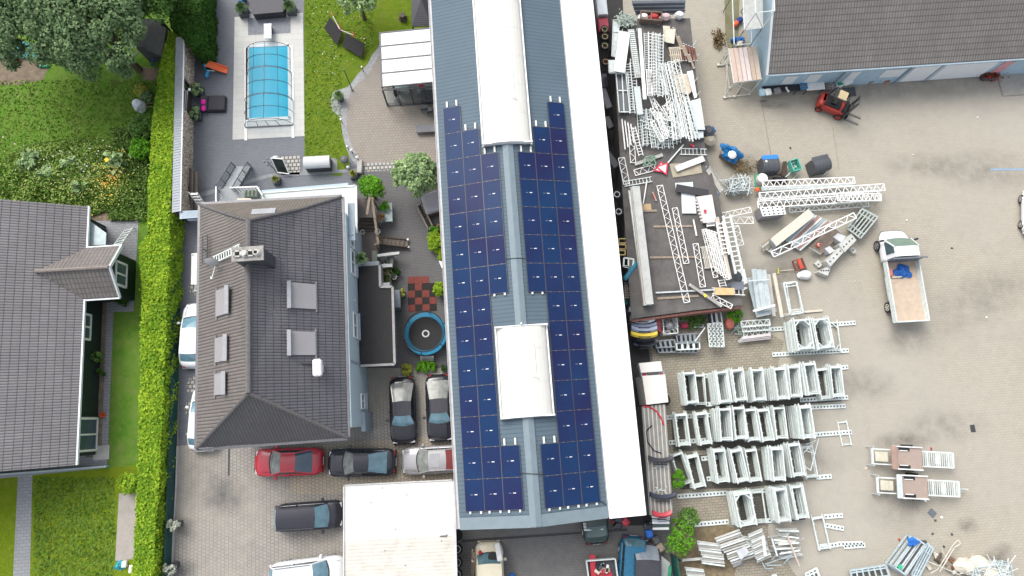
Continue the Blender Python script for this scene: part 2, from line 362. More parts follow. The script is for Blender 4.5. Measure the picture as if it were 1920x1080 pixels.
inner = arc([(716,96),(703,118),(688,142),(668,160),(656,178),(651,205),(651,240),(659,270),(676,300),(690,318)])
ground('terrace_kerb', outer+inner[::-1], 8*Z, gravel_m)
ground('round_terrace', inner[:-1]+[(680,305),(836,305),(822,100)], 7*Z, terr_m)
ground('cobble_strip', [(678,305),(745,305),(745,318),(682,322)], 9*Z, cob_m)
ground('pool_terrace', [(440,32),(568,24),(571,255),(436,262)], 7*Z, pool_m)
ground('gravel_bed', [(465,34),(545,32),(545,62),(465,66)], 8*Z, M('grey_gravel', (.22,.23,.26), .9, var=.35, scale=14))
ground('gravel_edge', [(464,26),(543,24),(543,32),(464,34)], 8*Z, M('white_gravel', (.5,.51,.53), .9, var=.35, scale=14))
ground('cobble_square', [(525,292),(563,292),(562,327),(528,328)], 9*Z, cob_m)
ground('paving_band', [(350,368),(505,326),(672,316),(672,322),(505,333),(352,377)], 9*Z, M('pale_kerb', (.24,.25,.27), .8))
for k, (x, y) in enumerate([(361,722),(358,765),(360,813),(366,538)]):
    p = W(x, y, 9*Z); m = MB(); pts = []
    for i in range(16): a = i*math.pi/8; r = (.55 if i % 2 else .78); pts.append(p+Vector((math.cos(a)*r*.6, math.sin(a)*r*.8, 0)))
    m.poly(pts); setp(m.build('cobble_inlay', cob_m), kind='structure')
ground('garden_path', [(172,412),(260,413),(250,584),(213,585),(201,877),(0,897),(-400,920),(-400,880),(146,860),(170,600)], 5*Z, walk_m)
ground('walkway', [(34,884),(61,882),(52,1250),(16,1250)], 4*Z, walk_m)
ground('concrete_slab', [(223,925),(258,922),(251,1048),(216,1052)], 5*Z, M('slab_concrete', (.36,.33,.30), .9, var=.1, grime=.2))
ground('planting_bed', [(182,565),(200,565),(190,855),(160,858),(172,640)], 7*Z, soil_m)
ground('soil_patch', [(-60,108),(60,106),(92,125),(80,150),(30,160),(-60,158)], 2*Z, soil_m)
ground('soil_patch', [(262,126),(298,128),(294,150),(268,152)], 2*Z, soil_m)
ground('soil_patch', [(170,400),(200,395),(204,414),(172,414)], 7*Z, soil_m)
ground('weedy_verge', [(1352,-200),(1392,-200),(1384,90),(1368,110),(1352,40)], 2*Z, grass('weeds', ((.16,.17,.07), (.26,.24,.15), (.30,.27,.19)), 1.2))
ground('verge_kerb', [(1340,-200),(1353,-200),(1360,60),(1374,150),(1362,150),(1348,40)], 3*Z, M('sandy_kerb', (.36,.33,.27), .9))
ground('dirt_strip', [(1318,985),(1345,975),(1395,1000),(1350,1200),(1262,1200),(1265,985)], 5*Z, M('brown_dirt', (.21,.165,.10), .95, var=.4, scale=3, grime=.5))
ground('gap_shade_strip', [(1090,-200),(1160,-200),(1180,330),(1215,640),(1255,985),(1150,985),(1100,400)], 6*Z, gap_shade_m)
worn_m = paver('worn_pavers', (.335,.30,.235), (.29,.26,.205), (.15,.135,.105), .34, .17, .016, stain=(.13,.115,.085), st=.6)
ground('worn_paving', [(1215,605),(1400,600),(1470,640),(1455,700),(1440,1000),(1520,1120),(1290,1200),(1262,1000)], 4*Z, worn_m)
row_shade_m = paver('row_shade_pavers', (.105,.098,.082), (.085,.08,.07), (.04,.038,.033), .34, .17, .016, stain=(.05,.047,.04), st=.6)  # shade between the frame rows, painted as dark paving
for q in ([(1284,704),(1560,692),(1578,752),(1400,768),(1284,770)],[(1258,784),(1500,772),(1520,830),(1400,842),(1262,846)],[(1264,856),(1480,842),(1508,902),(1400,914),(1275,918)],[(1384,930),(1500,918),(1510,974),(1390,988)],[(1488,604),(1556,600),(1560,652),(1496,660)]): ground('row_shade_paving', q, 5*Z, row_shade_m)
ground('expansion_joint', [(1427,190),(1428,190),(1452,322),(1450,322)], 2*Z, M('joint_tar', (.24,.22,.19), .9))
ground('expansion_joint', [(1561,240),(1562,240),(1574,318),(1573,318)], 2*Z, MATS['joint_tar'])
ground('drain_channel', [(428,838),(431,838),(430,892),(427,892)], 9*Z, M('iron_grate', (.06,.06,.065), .6, .3))
ground('drain_channel', [(866,1012),(1176,991),(1176,995),(866,1017)], 9*Z, MATS['iron_grate'])
ground('drain_grate', [(1818,797),(1827,796),(1830,810),(1821,811)], 3*Z, MATS['iron_grate'])
ground('painted_line', [(1857,316),(2100,315),(2100,318.5),(1857,319.5)], 3*Z, M('blue_line_paint', (.25,.36,.50), .8, var=.25, scale=9))
def stain(px, py, r, asp, a, col, seed):  # soft blotch: ground stains, also the painted shadows of the driveway pots
    m = MB(); p = W(px, py, (2.5+.02*seed)*Z); m.poly([(-r,-r*asp,0),(r,-r*asp,0),(r,r*asp,0),(-r,r*asp,0)]); n = 'stain_shadow_%g_%g_%g' % (col[0], r, asp)
    if n not in MATS:
        mt, nt, b = new_mat(n, .85); tc = nt.nodes.new("ShaderNodeTexCoord"); mp = nt.nodes.new("ShaderNodeMapping"); mp.inputs['Scale'].default_value = (1/r, 1/(r*asp), 0); lk(nt, tc.outputs['Object'], mp.inputs[0])
        ln = nt.nodes.new("ShaderNodeVectorMath"); ln.operation = 'LENGTH'; lk(nt, mp.outputs[0], ln.inputs[0]); f = ramp(nt, noise(nt, .9, detail=7, rough=.65), .3, .75)
        fall = math_(nt, 'SUBTRACT', 1.0, ramp(nt, ln.outputs['Value'], .15, .95))
        tr = nt.nodes.new("ShaderNodeBsdfTransparent"); mx = nt.nodes.new("ShaderNodeMixShader"); b.inputs['Base Color'].default_value = (*col, 1)
        lk(nt, math_(nt, 'MULTIPLY', math_(nt, 'MULTIPLY', f, fall), .62 if col[0] < .17 else .42), mx.inputs[0]); lk(nt, tr.outputs[0], mx.inputs[1]); lk(nt, b.outputs[0], mx.inputs[2]); lk(nt, mx.outputs[0], nt.nodes['Material Output'].inputs[0]); MATS[n] = mt
    o = setp(m.build('ground_stain_shadow', MATS[n]), kind='structure'); o.location = p; o.rotation_euler = (0, 0, a)
for i, s in enumerate([(1815,985,.9,.8,0,(.13,.12,.105)), (1868,1045,1.7,.5,.5,(.12,.10,.085)), (1455,198,1.4,.3,0,(.14,.135,.12)), (1700,640,2.5,.5,0,(.2,.19,.17)), (1765,800,4,.35,0,(.2,.19,.17)), (1700,940,3.5,.7,.2,(.2,.19,.17)),
                        (1560,160,6,.35,0,(.2,.19,.17)), (1760,150,7,.3,.1,(.2,.19,.17)), (1320,930,3,.6,0,(.13,.12,.105)), (1275,965,1.6,.8,0,(.12,.12,.12)), (1690,828,2.4,.35,0,(.12,.10,.085)), (1620,720,3,.5,0,(.2,.19,.17)), (1850,320,5,.4,0,(.2,.19,.17)),
                        (420,930,1.8,.9,0,(.12,.12,.12)), (370,900,2.2,.8,1,(.2,.19,.17)), (345,985,.9,.7,0,(.12,.12,.12)), (345,1065,1,.7,0,(.12,.12,.12)), (1040,1030,2,.5,0,(.07,.07,.07)), (900,1020,2.5,.4,0,(.07,.07,.07)), (1500,880,4,.4,.2,(.2,.19,.17)), (1840,560,6,.4,.4,(.2,.19,.17)), (1400,300,2,.6,0,(.2,.19,.17)), (1450,520,3,.5,0,(.14,.135,.12)), (1730,310,4,.3,0,(.2,.19,.17))]):  # the pair right of the flower pots paints their cast shadows
    stain(s[0], s[1], s[2], s[3], s[4], s[5], i)

# ================================================================== long hall with solar roof
ZE, ZR = 5.15, 6.45
seam_g = tile('grey_seamed_sheet', (.105,.145,.178), 0, .25, wv=.24, rough=.6, var=.07, dk=.6, wave=False, bs=.05)
seam_g.node_tree.nodes['Principled BSDF'].inputs['Specular IOR Level'].default_value = .12
trim_g = M('grey_trim_sheet', (.175,.225,.255), .6, var=.08)
ro = W(1004, 974, ZR); hall = thing('solar_hall', 'long hall with grey seamed sheet roof carrying solar panels and two white barrel skylights', 'building', (ro.x, ro.y, 0), SITE)
pL, pR = L(hall, 840, 560, ZE).x, L(hall, 1103, 560, ZE).x
yS, yN = L(hall, 950, 985, ZE).y, 40.0
hw = (pR-pL)/2; xc = 0.0; pL, pR = -hw, hw
SL = (ZR-ZE)/hw
def zroof(x): return ZR - abs(x)*SL
m = MB(); m.slab([(pL,yS,ZE),(0,yS,ZR),(0,yN,ZR),(pL,yN,ZE)], .12); m.slab([(0,yS,ZR),(pR,yS,ZE),(pR,yN,ZE),(0,yN,ZR)], .12)
m.build('roof', seam_g, hall, uv=(1, 0, 0))
m = MB(); m.box((0,(yS+yN)/2,(ZE-.2)/2),(2*hw-.7, yN-yS-.9, ZE-.2)); m.build('wall', M('hall_wall', (.30,.32,.33), .8), hall)
m = MB(); m.slab([(-.32,yS,ZR-.02),(-.02,yS,ZR+.09),(-.02,yN,ZR+.09),(-.32,yN,ZR-.02)], .03); m.slab([(.02,yS,ZR+.09),(.34,yS,ZR-.02),(.34,yN,ZR-.02),(.02,yN,ZR+.09)], .03); m.box((0,(yS+yN)/2,ZR+.075),(.05,yN-yS,.03))
m.build('ridge_cap', trim_g, hall)
m = MB()
for s in (-1, 1):
    a, b = (0, yS-.02, ZR+.03), (s*hw, yS-.02, ZE+.03)
    m.slab([(0,yS-.05,ZR+.035),(s*hw,yS-.05,ZE+.035),(s*hw,yS+.62,ZE+.035),(0,yS+.62,ZR+.035)][::s], .16)
m.build('verge_trim', trim_g, hall)
for s in (-1, 1):
    m = MB(); m.box((s*(hw+.10),(yS+yN)/2,ZE-.10),(.16,yN-yS,.03)); m.box((s*(hw+.19),(yS+yN)/2,ZE-.05),(.025,yN-yS,.13)); m.box((s*(hw+.013),(yS+yN)/2,ZE-.06),(.022,yN-yS,.11))
    m.build('gutter', M('pale_gutter', (.5,.5,.5), .5), hall)
for px, py in [((891,-60),(906,267)), ((932,610),(943,783))]:
    a = L(hall, 0.5*(px[0]+ (972 if px[0] == 891 else 1023)), px[1], ZR+.3).y; b = L(hall, .5*(py[0]+(995 if py[0] == 906 else 1038)), py[1]-2, ZR+.3).y
    W2 = 1.47; n = 14; rings = []; sk = MB()
    def sec(y, k=1.0): return [Vector((W2*math.cos(math.pi*(1-i/n)), y, zroof(W2)+.12+.62*k*math.sin(math.pi*i/n)**.9)) for i in range(n+1)]
    vs = sec(b)+sec(a); fs = [(i, i+1, n+2+i, n+1+i) for i in range(n)]; fs += [tuple(range(n+1))[::-1], tuple(range(n+1, 2*n+2))]
    sk.add(vs, fs); so_ = sk.build('skylight', M('cream_polycarbonate', (.62,.61,.565), .3, var=.03), hall, smooth=False)
    fr = MB()
    for s in (-1, 1): fr.box((s*(W2+.05),(a+b)/2,zroof(W2)+.12),(.10,a-b+.1,.26))
    for y in (a, b): fr.box((0,y,zroof(0)+.05),(2*W2+.2,.10,.22)); fr.path(sec(y, 1.03), .035, 5)
    k = 1.95
    fr.build('skylight_frame', M('white_frame', (.72,.73,.73), .4), so_)
    jn = MB(); yy = b+k
    while yy < a-.5: jn.path(sec(yy, 1.005), .008, 4); yy += k
    jn.build('sheet_joint', M('joint_grey', (.58,.575,.54), .6), so_)
    hy = L(hall, 945 if px[0] == 891 else 985, 153 if px[0] == 891 else 675, ZR+.6).y; hx = .05; ht = MB()
    zt = zroof(W2)+.12+.62+.02
    for x0, x1, y0, y1 in ((-.7,.7,hy-1.05,hy-1.05),(-.7,.7,hy+1.05,hy+1.05),(-.7,-.7,hy-1.05,hy+1.05),(.7,.7,hy-1.05,hy+1.05)): ht.beam((x0+hx,y0,zt-.13 if x0 != x1 or 1 else zt),(x1+hx,y1,zt-.13), .05, .06)
    for s in (-.7, .7): ht.tube((s+hx,hy-1.1,zt-.1),(s+hx,hy-1.02,zt-.02), .035, 6)
    ht.slab([(-.62+hx,hy-1.0,zt-.02),(.62+hx,hy-1.0,zt-.02),(.62+hx,hy+1.0,zt-.02),(-.62+hx,hy+1.0,zt-.02)], .06)
    ht.build('hatch', M('hatch_cream', (.70,.69,.64), .35, var=.03), so_)
m = MB(); m.path([(-.62,L(hall,958,484,ZR).y,ZR-.1),(0,L(hall,965,485,ZR).y,ZR+.13),(.6,L(hall,980,484,ZR).y,ZR-.1)], .02); m.path([(-.75,L(hall,985,886,ZR).y,ZR-.1),(0,L(hall,1000,888,ZR).y,ZR+.13),(.7,L(hall,1014,890,ZR).y,ZR-.1)], .02); m.path([(hw-.6,yS+1.1,ZE+.25),(hw-.05,yS+.7,ZE+.08)], .02); m.build('cable', black, hall)
m = MB(); m.tube((0,L(hall,978,606,ZR+.5).y,ZR),(0,L(hall,978,606,ZR+.5).y,ZR+.55), .05, 6); m.build('vent_pipe', white, hall)
# white lean-to roof along the east side
ZC = 4.95
wtop = [L(hall, 1053, -60, ZC), L(hall, 1108, -60, ZC)]; wbot = [L(hall, 1143, 966, ZC), L(hall, 1209, 966, ZC)]
x0 = .5*(wtop[0].x+wbot[0].x); x1 = .5*(wtop[1].x+wbot[1].x); yb = wbot[1].y
m = MB(); m.slab([(hw+.06,yb,ZE+.06),(x1,yb,ZC),(x1,yN,ZC),(hw+.06,yN,ZE+.06)], .06); m.build('lean_to_roof', M('bright_white_membrane', (.88,.89,.9), .5, var=.015), hall)
m = MB()
y = yb+.3
while y < 34: m.tube((x1-.15,y,0),(x1-.15,y,ZC-.06), .06, 8); y += 4.4
m.box((x1-.15,(yb+34)/2,ZC-.16),(.1,34-yb,.14)); m.build('post', dgrey, hall)
# ---- solar panels
def solar_mat():
    m_, nt, b = new_mat('solar_cells', .14, 0.0, .07); uv = nt.nodes.new("ShaderNodeUVMap"); sp = nt.nodes.new("ShaderNodeSeparateXYZ"); lk(nt, uv.outputs[0], sp.inputs[0])
    gp = math_(nt, 'FRACT', math_(nt, 'DIVIDE', sp.outputs[1], .088)); l1 = math_(nt, 'SUBTRACT', 1.0, ramp(nt, gp, 0, .22))
    gq = math_(nt, 'FRACT', math_(nt, 'DIVIDE', sp.outputs[0], .176)); l2 = math_(nt, 'SUBTRACT', 1.0, ramp(nt, gq, 0, .08))
    oi = nt.nodes.new("ShaderNodeObjectInfo")
    c = mixc(nt, ramp(nt, oi.outputs['Random'], .0, 1.0), (.010,.030,.090), (.018,.017,.064)); f = ramp(nt, noise(nt, .35, detail=3), .35, .65); c = mixc(nt, math_(nt, 'MULTIPLY', f, .5), c, (.010,.045,.12))  # sky reflection, uneven from panel to panel, put into the cell colour
    f = ramp(nt, noise(nt, 3, detail=5), .45, .8); c = mixc(nt, math_(nt, 'MULTIPLY', f, .25), c, (.03,.02,.06))
    c = mixc(nt, math_(nt, 'MULTIPLY', math_(nt, 'MAXIMUM', l1, l2), .4), c, (.05,.06,.15))
    dust = ramp(nt, noise(nt, 9, detail=6, rough=.8), .62, .8); c = mixc(nt, math_(nt, 'MULTIPLY', dust, .12), c, (.4,.4,.42))
    lk(nt, c, b.inputs['Base Color']); lk(nt, math_(nt, 'ADD', .10, math_(nt, 'MULTIPLY', dust, .3)), b.inputs['Roughness']); return m_
solm = solar_mat(); framem = M('panel_frame', (.085,.08,.09), .5, .2); labm = M('white_label', (.75,.75,.75), .5)
PW, PH = 1.15, 1.775
def proto_panel(lbl):
    t = thing('solar_panel', lbl, 'solar panel', (0,0,0), 0, 'solar panels on the hall roof')
    m = MB(); m.slab([(-PW/2+.02,-PH/2+.02,.06),(PW/2-.02,-PH/2+.02,.06),(PW/2-.02,PH/2-.02,.06),(-PW/2+.02,PH/2-.02,.06)], .03); m.build('cell_sheet', solm, t, uv=(1,0,0))
    m = MB(); a, b = PW/2-.008, PH/2-.008
    for p, q in (((-a,-b),(a,-b)),((-a,b),(a,b)),((-a,-b),(-a,b)),((a,-b),(a,b))): m.beam((*p,.045),(*q,.045), .026, .05)
    m.build('frame', framem, t)
    m = MB(); m.box((.10,.03,.066),(.17,.045,.006)); m.build('label_plate', labm, t); m = MB(); m.box((-.20,.03,.066),(.05,.03,.006)); m.box((-.12,.03,.066),(.05,.03,.006)); m.build('junction_mark', M('grey_label', (.30,.32,.36), .5), t)
    m = MB()
    for x in (-.28, .3): m.box((x,-PH/2,.075),(.04,.03,.02))
    m.build('clamp', M('clamp_metal', (.38,.36,.34), .5, .2), t)
    return t
pp = None; slope = math.atan(SL); CS = math.cos(slope)
colnames = {-1: ['outermost west', 'middle west', 'innermost west'], 1: ['outermost east', 'middle east', 'innermost east']}
yA = {-1: L(hall, 877, 960, 5.5).y, 1: L(hall, 1128, 942, 5.5).y}
ylist = {}
for s in (-1, 1):
    offs = (hw - 3*PW*CS - .42)
    for c in range(3):
        rows = {0: range(0, 14), 1: range(1, 14), 2: list(range(2, 7))+[12, 13]}[c]
        for r in rows:
            xx = s*(hw - (.43 + PW*(c+.5))*CS*1.0); yy = yA[s] + (13.5-r)*PH
            lbl = 'dark blue solar panel, %s from the south end of the %s column' % (ORD[14-r], colnames[s][c])
            if pp is None: pp = proto_panel(lbl); o = pp
            else: o = dup(pp, (0,0,0), 0, lbl)
            wv = Vector((xx*math.cos(SITE)-yy*math.sin(SITE)+ro.x, xx*math.sin(SITE)+yy*math.cos(SITE)+ro.y, zroof(xx)+.03))
            o.location = wv; o.rotation_euler = (0, s*slope, SITE) ; o.rotation_mode = 'XYZ'
            o.rotation_euler = (Matrix.Rotation(SITE, 3, 'Z') @ Matrix.Rotation(s*slope, 3, 'Y')).to_euler()
    # mounting feet showing past the panel field
    m = MB()
    for c, r0, k in ((0,0,1),(1,1,1),(2,2,1),(2,12,1),(0,13,-1),(1,13,-1),(2,13,-1),(2,6,-1)):
        xx = s*(hw - (.43 + PW*(c+.5))*CS); yy = yA[s] + (14-r0)*PH + .22 if k == 1 else yA[s] + (13-r0)*PH - .07
        for dx in (-.3, .32): m.box((xx+dx, yy, zroof(xx+dx)+.09),(.10, .38 if k == 1 else .13,.07), ry=s*slope)
    m.build('panel_rail_foot', white, hall)

# ================================================================== centre house
rt_e = tile('house_tiles_shaded_east', (.12,.117,.13), .168, .44, wu=.30, wv=.12, dk=.8, var=.12)  # same tiles all round: light and shade of each side put into the colour
rt_w = tile('house_tiles_lit_west', (.165,.148,.14), .19, .44, wu=.34, wv=.04, dk=.75, var=.12)
hc = W(505, 600, 6); house = thing('hip_roof_house', 'pale blue two-storey house with dark tiled hip roof and chimney', 'building', (hc.x, hc.y, 0), SITE)
ZH, ZT = 6.0, 9.7
cn = {k: L(house, *v, ZH) for k, v in dict(NW=(376,383), NE=(643,369), SE=(648,821), SW=(368,840)).items()}
xw = (cn['NW'].x+cn['SW'].x)/2; xe = (cn['NE'].x+cn['SE'].x)/2; yn = (cn['NW'].y+cn['NE'].y)/2; ys = (cn['SW'].y+cn['SE'].y)/2
rn = L(house, 468, 413, ZT); rs = L(house, 464, 737, ZT); xm = (rn.x+rs.x)/2
A, B, C_, D = Vector((xw,yn,ZH)), Vector((xe,yn,ZH)), Vector((xe,ys,ZH)), Vector((xw,ys,ZH)); P1, P2 = Vector((xm,rn.y,ZT)), Vector((xm,rs.y,ZT))
fl = .72                                              # bell-cast kink of the north plane
def kink(p, q, t=.5, dz=-.28): v = p.lerp(q, t); v.z += dz; return v
KA, KB = kink(A, P1), kink(B, P1)
m = MB(); m.slab([B,C_,P2,P1,KB], .1); m.build('roof', rt_e, house, uv=(0,1,0))
m = MB(); m.slab([A,KA,P1,P2,D], .1); m.build('roof', rt_w, house, uv=(0,1,0))
m = MB(); m.add([A,B,KB,KA,P1],[(0,3,2,1),(3,4,2)]); m.build('roof', tile('house_tiles_lit_north', (.16,.14,.12), .19, .44, wu=.34, wv=.05, dk=.75, var=.12), house, uv=(1,0,0))  # north plane tinted as a lit side
m = MB(); m.slab([D,P2,C_], .1); m.build('roof', tile('house_tiles_shaded_south', (.105,.103,.112), .18, .44, wu=.34, wv=.04, dk=.8, var=.12), house, uv=(1,0,0))  # south plane tinted as a shaded side
rcap = M('ridge_tiles', (.125,.118,.12), .6, var=.25, scale=6); m = MB()
m.path([P1+UP*.02,P2+UP*.02], .16, 8)
for pts in ([A,KA,P1],[B,KB,P1],[C_,P2],[D,P2]): m.path([p+UP*.0 for p in pts], .10, 8)
for a, b in ((P1,P2),(C_,P2),(D,P2),(KB,P1),(KA,P1)):
    n = int((b-a).length/.42)
    for i in range(n): q = a.lerp(b, (i+.5)/n); r0 = .175 if a is P1 else .115; m.tube(q, q+(b-a).normalized()*.05, r0, 8)
m.build('ridge_tiles', rcap, house)
m = MB()
for a, b in ((A,B),(B,C_),(C_,D),(D,A)):
    dv = (b-a).normalized(); o = Vector((-dv.y, dv.x, 0)); o = o*(-1 if o.dot((a+b)/2-Vector((xm,0,0))) < 0 else 1)*.09
    m.beam(a+o-UP*.10, b+o-UP*.10, .14, .12)
m.build('gutter', M('zinc_gutter', (.14,.14,.15), .4, .4), house)
wallm = M('pale_blue_render', (.40,.50,.55), .8, var=.05, grime=.05)
ov = .55; wx1, wx0, wy0, wy1 = L(house, 686, 600, 0).x, xw+.55, ys+.55, yn-1.0
m = MB(); m.box(((wx0+wx1)/2,(wy0+wy1)/2,2.95),(wx1-wx0,wy1-wy0,5.9)); m.build('wall', wallm, house)
m = MB(); by = L(house, 690, 790, 3).y; m.box((wx1+.12,(by+wy0-.1)/2+.2,1.4),(.25,1.2,2.8)); m.box((wx1+.02, L(house,680,683,2.9).y,2.9),(.06,.12,5.6)); m.build('downpipe', M('blue_grey_pipe', (.25,.31,.36), .5), house)
for (px, py, w, z) in ((668,450,.9,4.2),(668,492,1.5,4.2),(672,610,1.5,4.0),(690,752,.9,2.2)):
    y = L(house, px, py, z).y; f = MB(); zz = z
    for dz, dy, sx, sy in ((.55,0,.08,w),(-.55,0,.08,w),(0,w/2,.08,.07),(0,-w/2,.08,.07),(0,0,.07,.05)): f.box((wx1+.03,y+dy,zz+dz),(sx,sy+.07,.07) if abs(dz) > 0 else (sx,sy,1.1))
    fo = f.build('window', white, house); g_ = MB(); g_.box((wx1+.005,y,zz),(.03,w-.05,1.02)); g_.build('pane', glassm, fo)
    g_ = MB(); g_.box((wx1+.12,y,zz-.63),(.22,w+.2,.05)); g_.build('sill', MATS['blue_grey_pipe'], fo)
m = MB()
for px, py in ((668,415),): y = L(house, px, py, 5.3).y; m.box((wx1+.22,y,5.25),(.4,2.4,.10), rx=0)
m.tube((wx1+.35,L(house,675,438,5).y-.1,5.2),(wx1+.05,L(house,675,438,5).y-.1,5.2), .15, 8); m.build('awning_box', MATS['blue_grey_pipe'], house)
m = MB(); m.tube((wx1,L(house,658,566,4).y,4.5),(wx1+.2,L(house,658,566,4).y,4.5), .09, 10); m.build('wall_lamp', chrome, house)
# chimney
cz = 10.9; c0, c1 = L(house, 434, 477, cz), L(house, 494, 474, cz); cw = (c1-c0).length; cm_ = (c0+c1)/2; cm_.z = 0
m = MB(); m.box((cm_.x,cm_.y,9.5),(cw-.14,.62,2.7)); ch = m.build('chimney', M('slate_cladding', (.06,.065,.075), .6, var=.25), house)
m = MB(); m.box((cm_.x,cm_.y,cz-.04),(cw,.78,.10)); m.build('chimney_cap', M('sooty_concrete', (.32,.31,.29), .9, var=.3, scale=5, grime=.4), ch)
m = MB()
for i, x in enumerate((-.62,-.18,.22,.60)):
    x *= cw/2.05
    if i in (0, 2):
        for a, b in ((-.16,0),(.16,0),(0,-.14),(0,.14)): m.box((cm_.x+x+a,cm_.y+b,cz+.06),(.07 if a else .38,.07 if b else .34,.12))
    else: m.lathe((cm_.x+x,cm_.y,cz+.01), [(.20,0),(.20,.06),(.10,.07),(.10,.22),(.16,.24)], 12)
m.build('flue', M('pale_flue', (.5,.5,.47), .8, var=.3, scale=8, grime=.3), ch)
m = MB()
for i, x in enumerate((-.62,.22,.60)): m.box((cm_.x+x*cw/2.05,cm_.y,cz+.075 if i < 2 else cz+.26),(.16,.14,.02))
m.build('flue_opening', M('soot', (.01,.01,.01), .9), ch)
def onroof(x, y):                                     # height of the house roof above local x,y
    s = (ZT-ZH)/(xm-xw) if x < xm else (ZT-ZH)/(xe-xm)
    return ZT - abs(x-xm)*s
def shutter(px0, py0, px1, py1, side):
    x0_ = L(house, px0, (py0+py1)/2, 8).x; x1_ = L(house, px1, (py0+py1)/2, 8).x
    for _ in range(3): z0_, z1_ = onroof(x0_, 0), onroof(x1_, 0); x0_ = L(house, px0, (py0+py1)/2, z0_+.1).x; x1_ = L(house, px1, (py0+py1)/2, z1_+.1).x
    zz = (z0_+z1_)/2; y0_ = L(house, (px0+px1)/2, py0, zz).y; y1_ = L(house, (px0+px1)/2, py1, zz).y
    z0_, z1_ = onroof(x0_,0)+.14, onroof(x1_,0)+.14
    m = MB(); m.slab([(x0_,y1_,z0_),(x1_,y1_,z1_),(x1_,y0_,z1_),(x0_,y0_,z0_)], .12); w_ = m.build('roof_window', tile('shutter_slats', (.33,.32,.33), .055, 0, wu=.25, dk=.25, wave=False, var=.05, rough=.5), house, uv=(1,0,0))
    hx, hz, sx = (x1_, z1_, -1) if side < 0 else (x0_, z0_, 1)
    m = MB(); m.box((hx+sx*.07,(y0_+y1_)/2,hz+.08),(.22,abs(y0_-y1_)+.1,.14), ry=0); m.build('shutter_box', M('shutter_grey', (.30,.31,.33), .5), w_)
    m = MB(); lx, lz = (x0_, z0_) if side < 0 else (x1_, z1_); m.box((lx,(y0_+y1_)/2,lz-.06),(.10,abs(y0_-y1_)+.35,.05)); m.build('flashing', M('lead_flashing', (.16,.16,.17), .6), w_)
for a in ((405,542,429,591),(403,632,426,678),(402,700,423,740)): shutter(*a, -1)
for a in ((541,532,593,579),(541,622,592,666)): shutter(*a, 1)
m = MB(); q0, q1 = L(house, 476, 399, 8.2), L(house, 512, 395, 8.2); m.box(((q0.x+q1.x)/2,(q0.y+q1.y)/2,8.15),(1.35,.42,.16), rx=-.5); m.build('roof_window', MATS['shutter_grey'], house)
# white cowl + pipe, roof ladder, dish, antenna
q = L(house, 594, 689, 7.9); m = MB(); m.bbox((q.x,q.y,onroof(q.x,0)+.75),(.48,.95,.42),.09); m.box((q.x,q.y,onroof(q.x,0)+.3),(.3,.4,.7)); m.build('roof_vent', M('clean_white', (.85,.85,.85), .4, var=.03), house)
q = L(house, 566, 679, 8.3); q2 = L(house, 582, 680, 8.0); m = MB(); m.tube((q.x-.15,q.y,onroof(q.x,0)+.12),(q2.x,q2.y,onroof(q2.x,0)+.15), .10, 8, .05); m.build('vent_pipe', dgrey, house)
a0, a1 = L(house, 398, 487, 7.4), L(house, 448, 463, 9.4); m = MB(); dv = (a1-a0); dv.z = 0; dv.normalize(); pv = Vector((-dv.y,dv.x,0))
a0.z = onroof(a0.x,0)+.10; a1.z = onroof(min(a1.x,xm),0)+.12
for s in (-.19,.19): m.beam(a0+pv*s, a1+pv*s, .06, .05)
for i in range(11): c = a0.lerp(a1,(i+.5)/11); m.beam(c-pv*.19, c+pv*.19, .05, .035)
m.build('roof_ladder', galvw, house)
q = L(house, 402, 497, 7.8); zz = onroof(q.x,0); m = MB(); rings = []
for i in range(5): r_ = .42*i/4; rings.append([Vector((q.x-.0+r_*math.cos(t)*.95, q.y+.35*(r_*math.sin(t))+ .10*(i/4)**2, zz+.75+.9*r_*math.sin(t))) for t in [2*math.pi*k/18 for k in range(18)]])
m.loft(rings, cap=False); m.loft([[p+Vector((0,-.02,.02)) for p in r] for r in rings[::-1]], cap=False); m.build('satellite_dish', M('dish_grey', (.45,.46,.47), .5), house)
m = MB(); m.tube((q.x,q.y+.03,zz-.1),(q.x,q.y+.05,zz+.75), .03); m.tube((q.x+.1,q.y,zz+.5),(q.x-.05,q.y-.75,zz+.55), .025); m.box((q.x-.08,q.y-.78,zz+.56),(.10,.12,.10)); m.build('dish_arm', galvw, house)
m = MB(); ax = L(house, 378, 470, 7).x+.05; 
for x in (0,.28): m.tube((ax+x,L(house,380,442,7).y,7.0),(ax+x,L(house,380,494,7).y,7.0), .025, 5)
yy = L(house,380,494,7).y
while yy < L(house,380,442,7).y: m.tube((ax-.06,yy,7.0),(ax+.34,yy,7.04), .014, 4); m.tube((ax+.28,yy,7),(ax+.36,yy+.1,7.12), .014, 4); yy += .16
m.tube((ax+.1,L(house,380,468,7).y,6.2),(ax+.1,L(house,380,468,7).y,7.3), .03); m.build('antenna', dgrey, house)
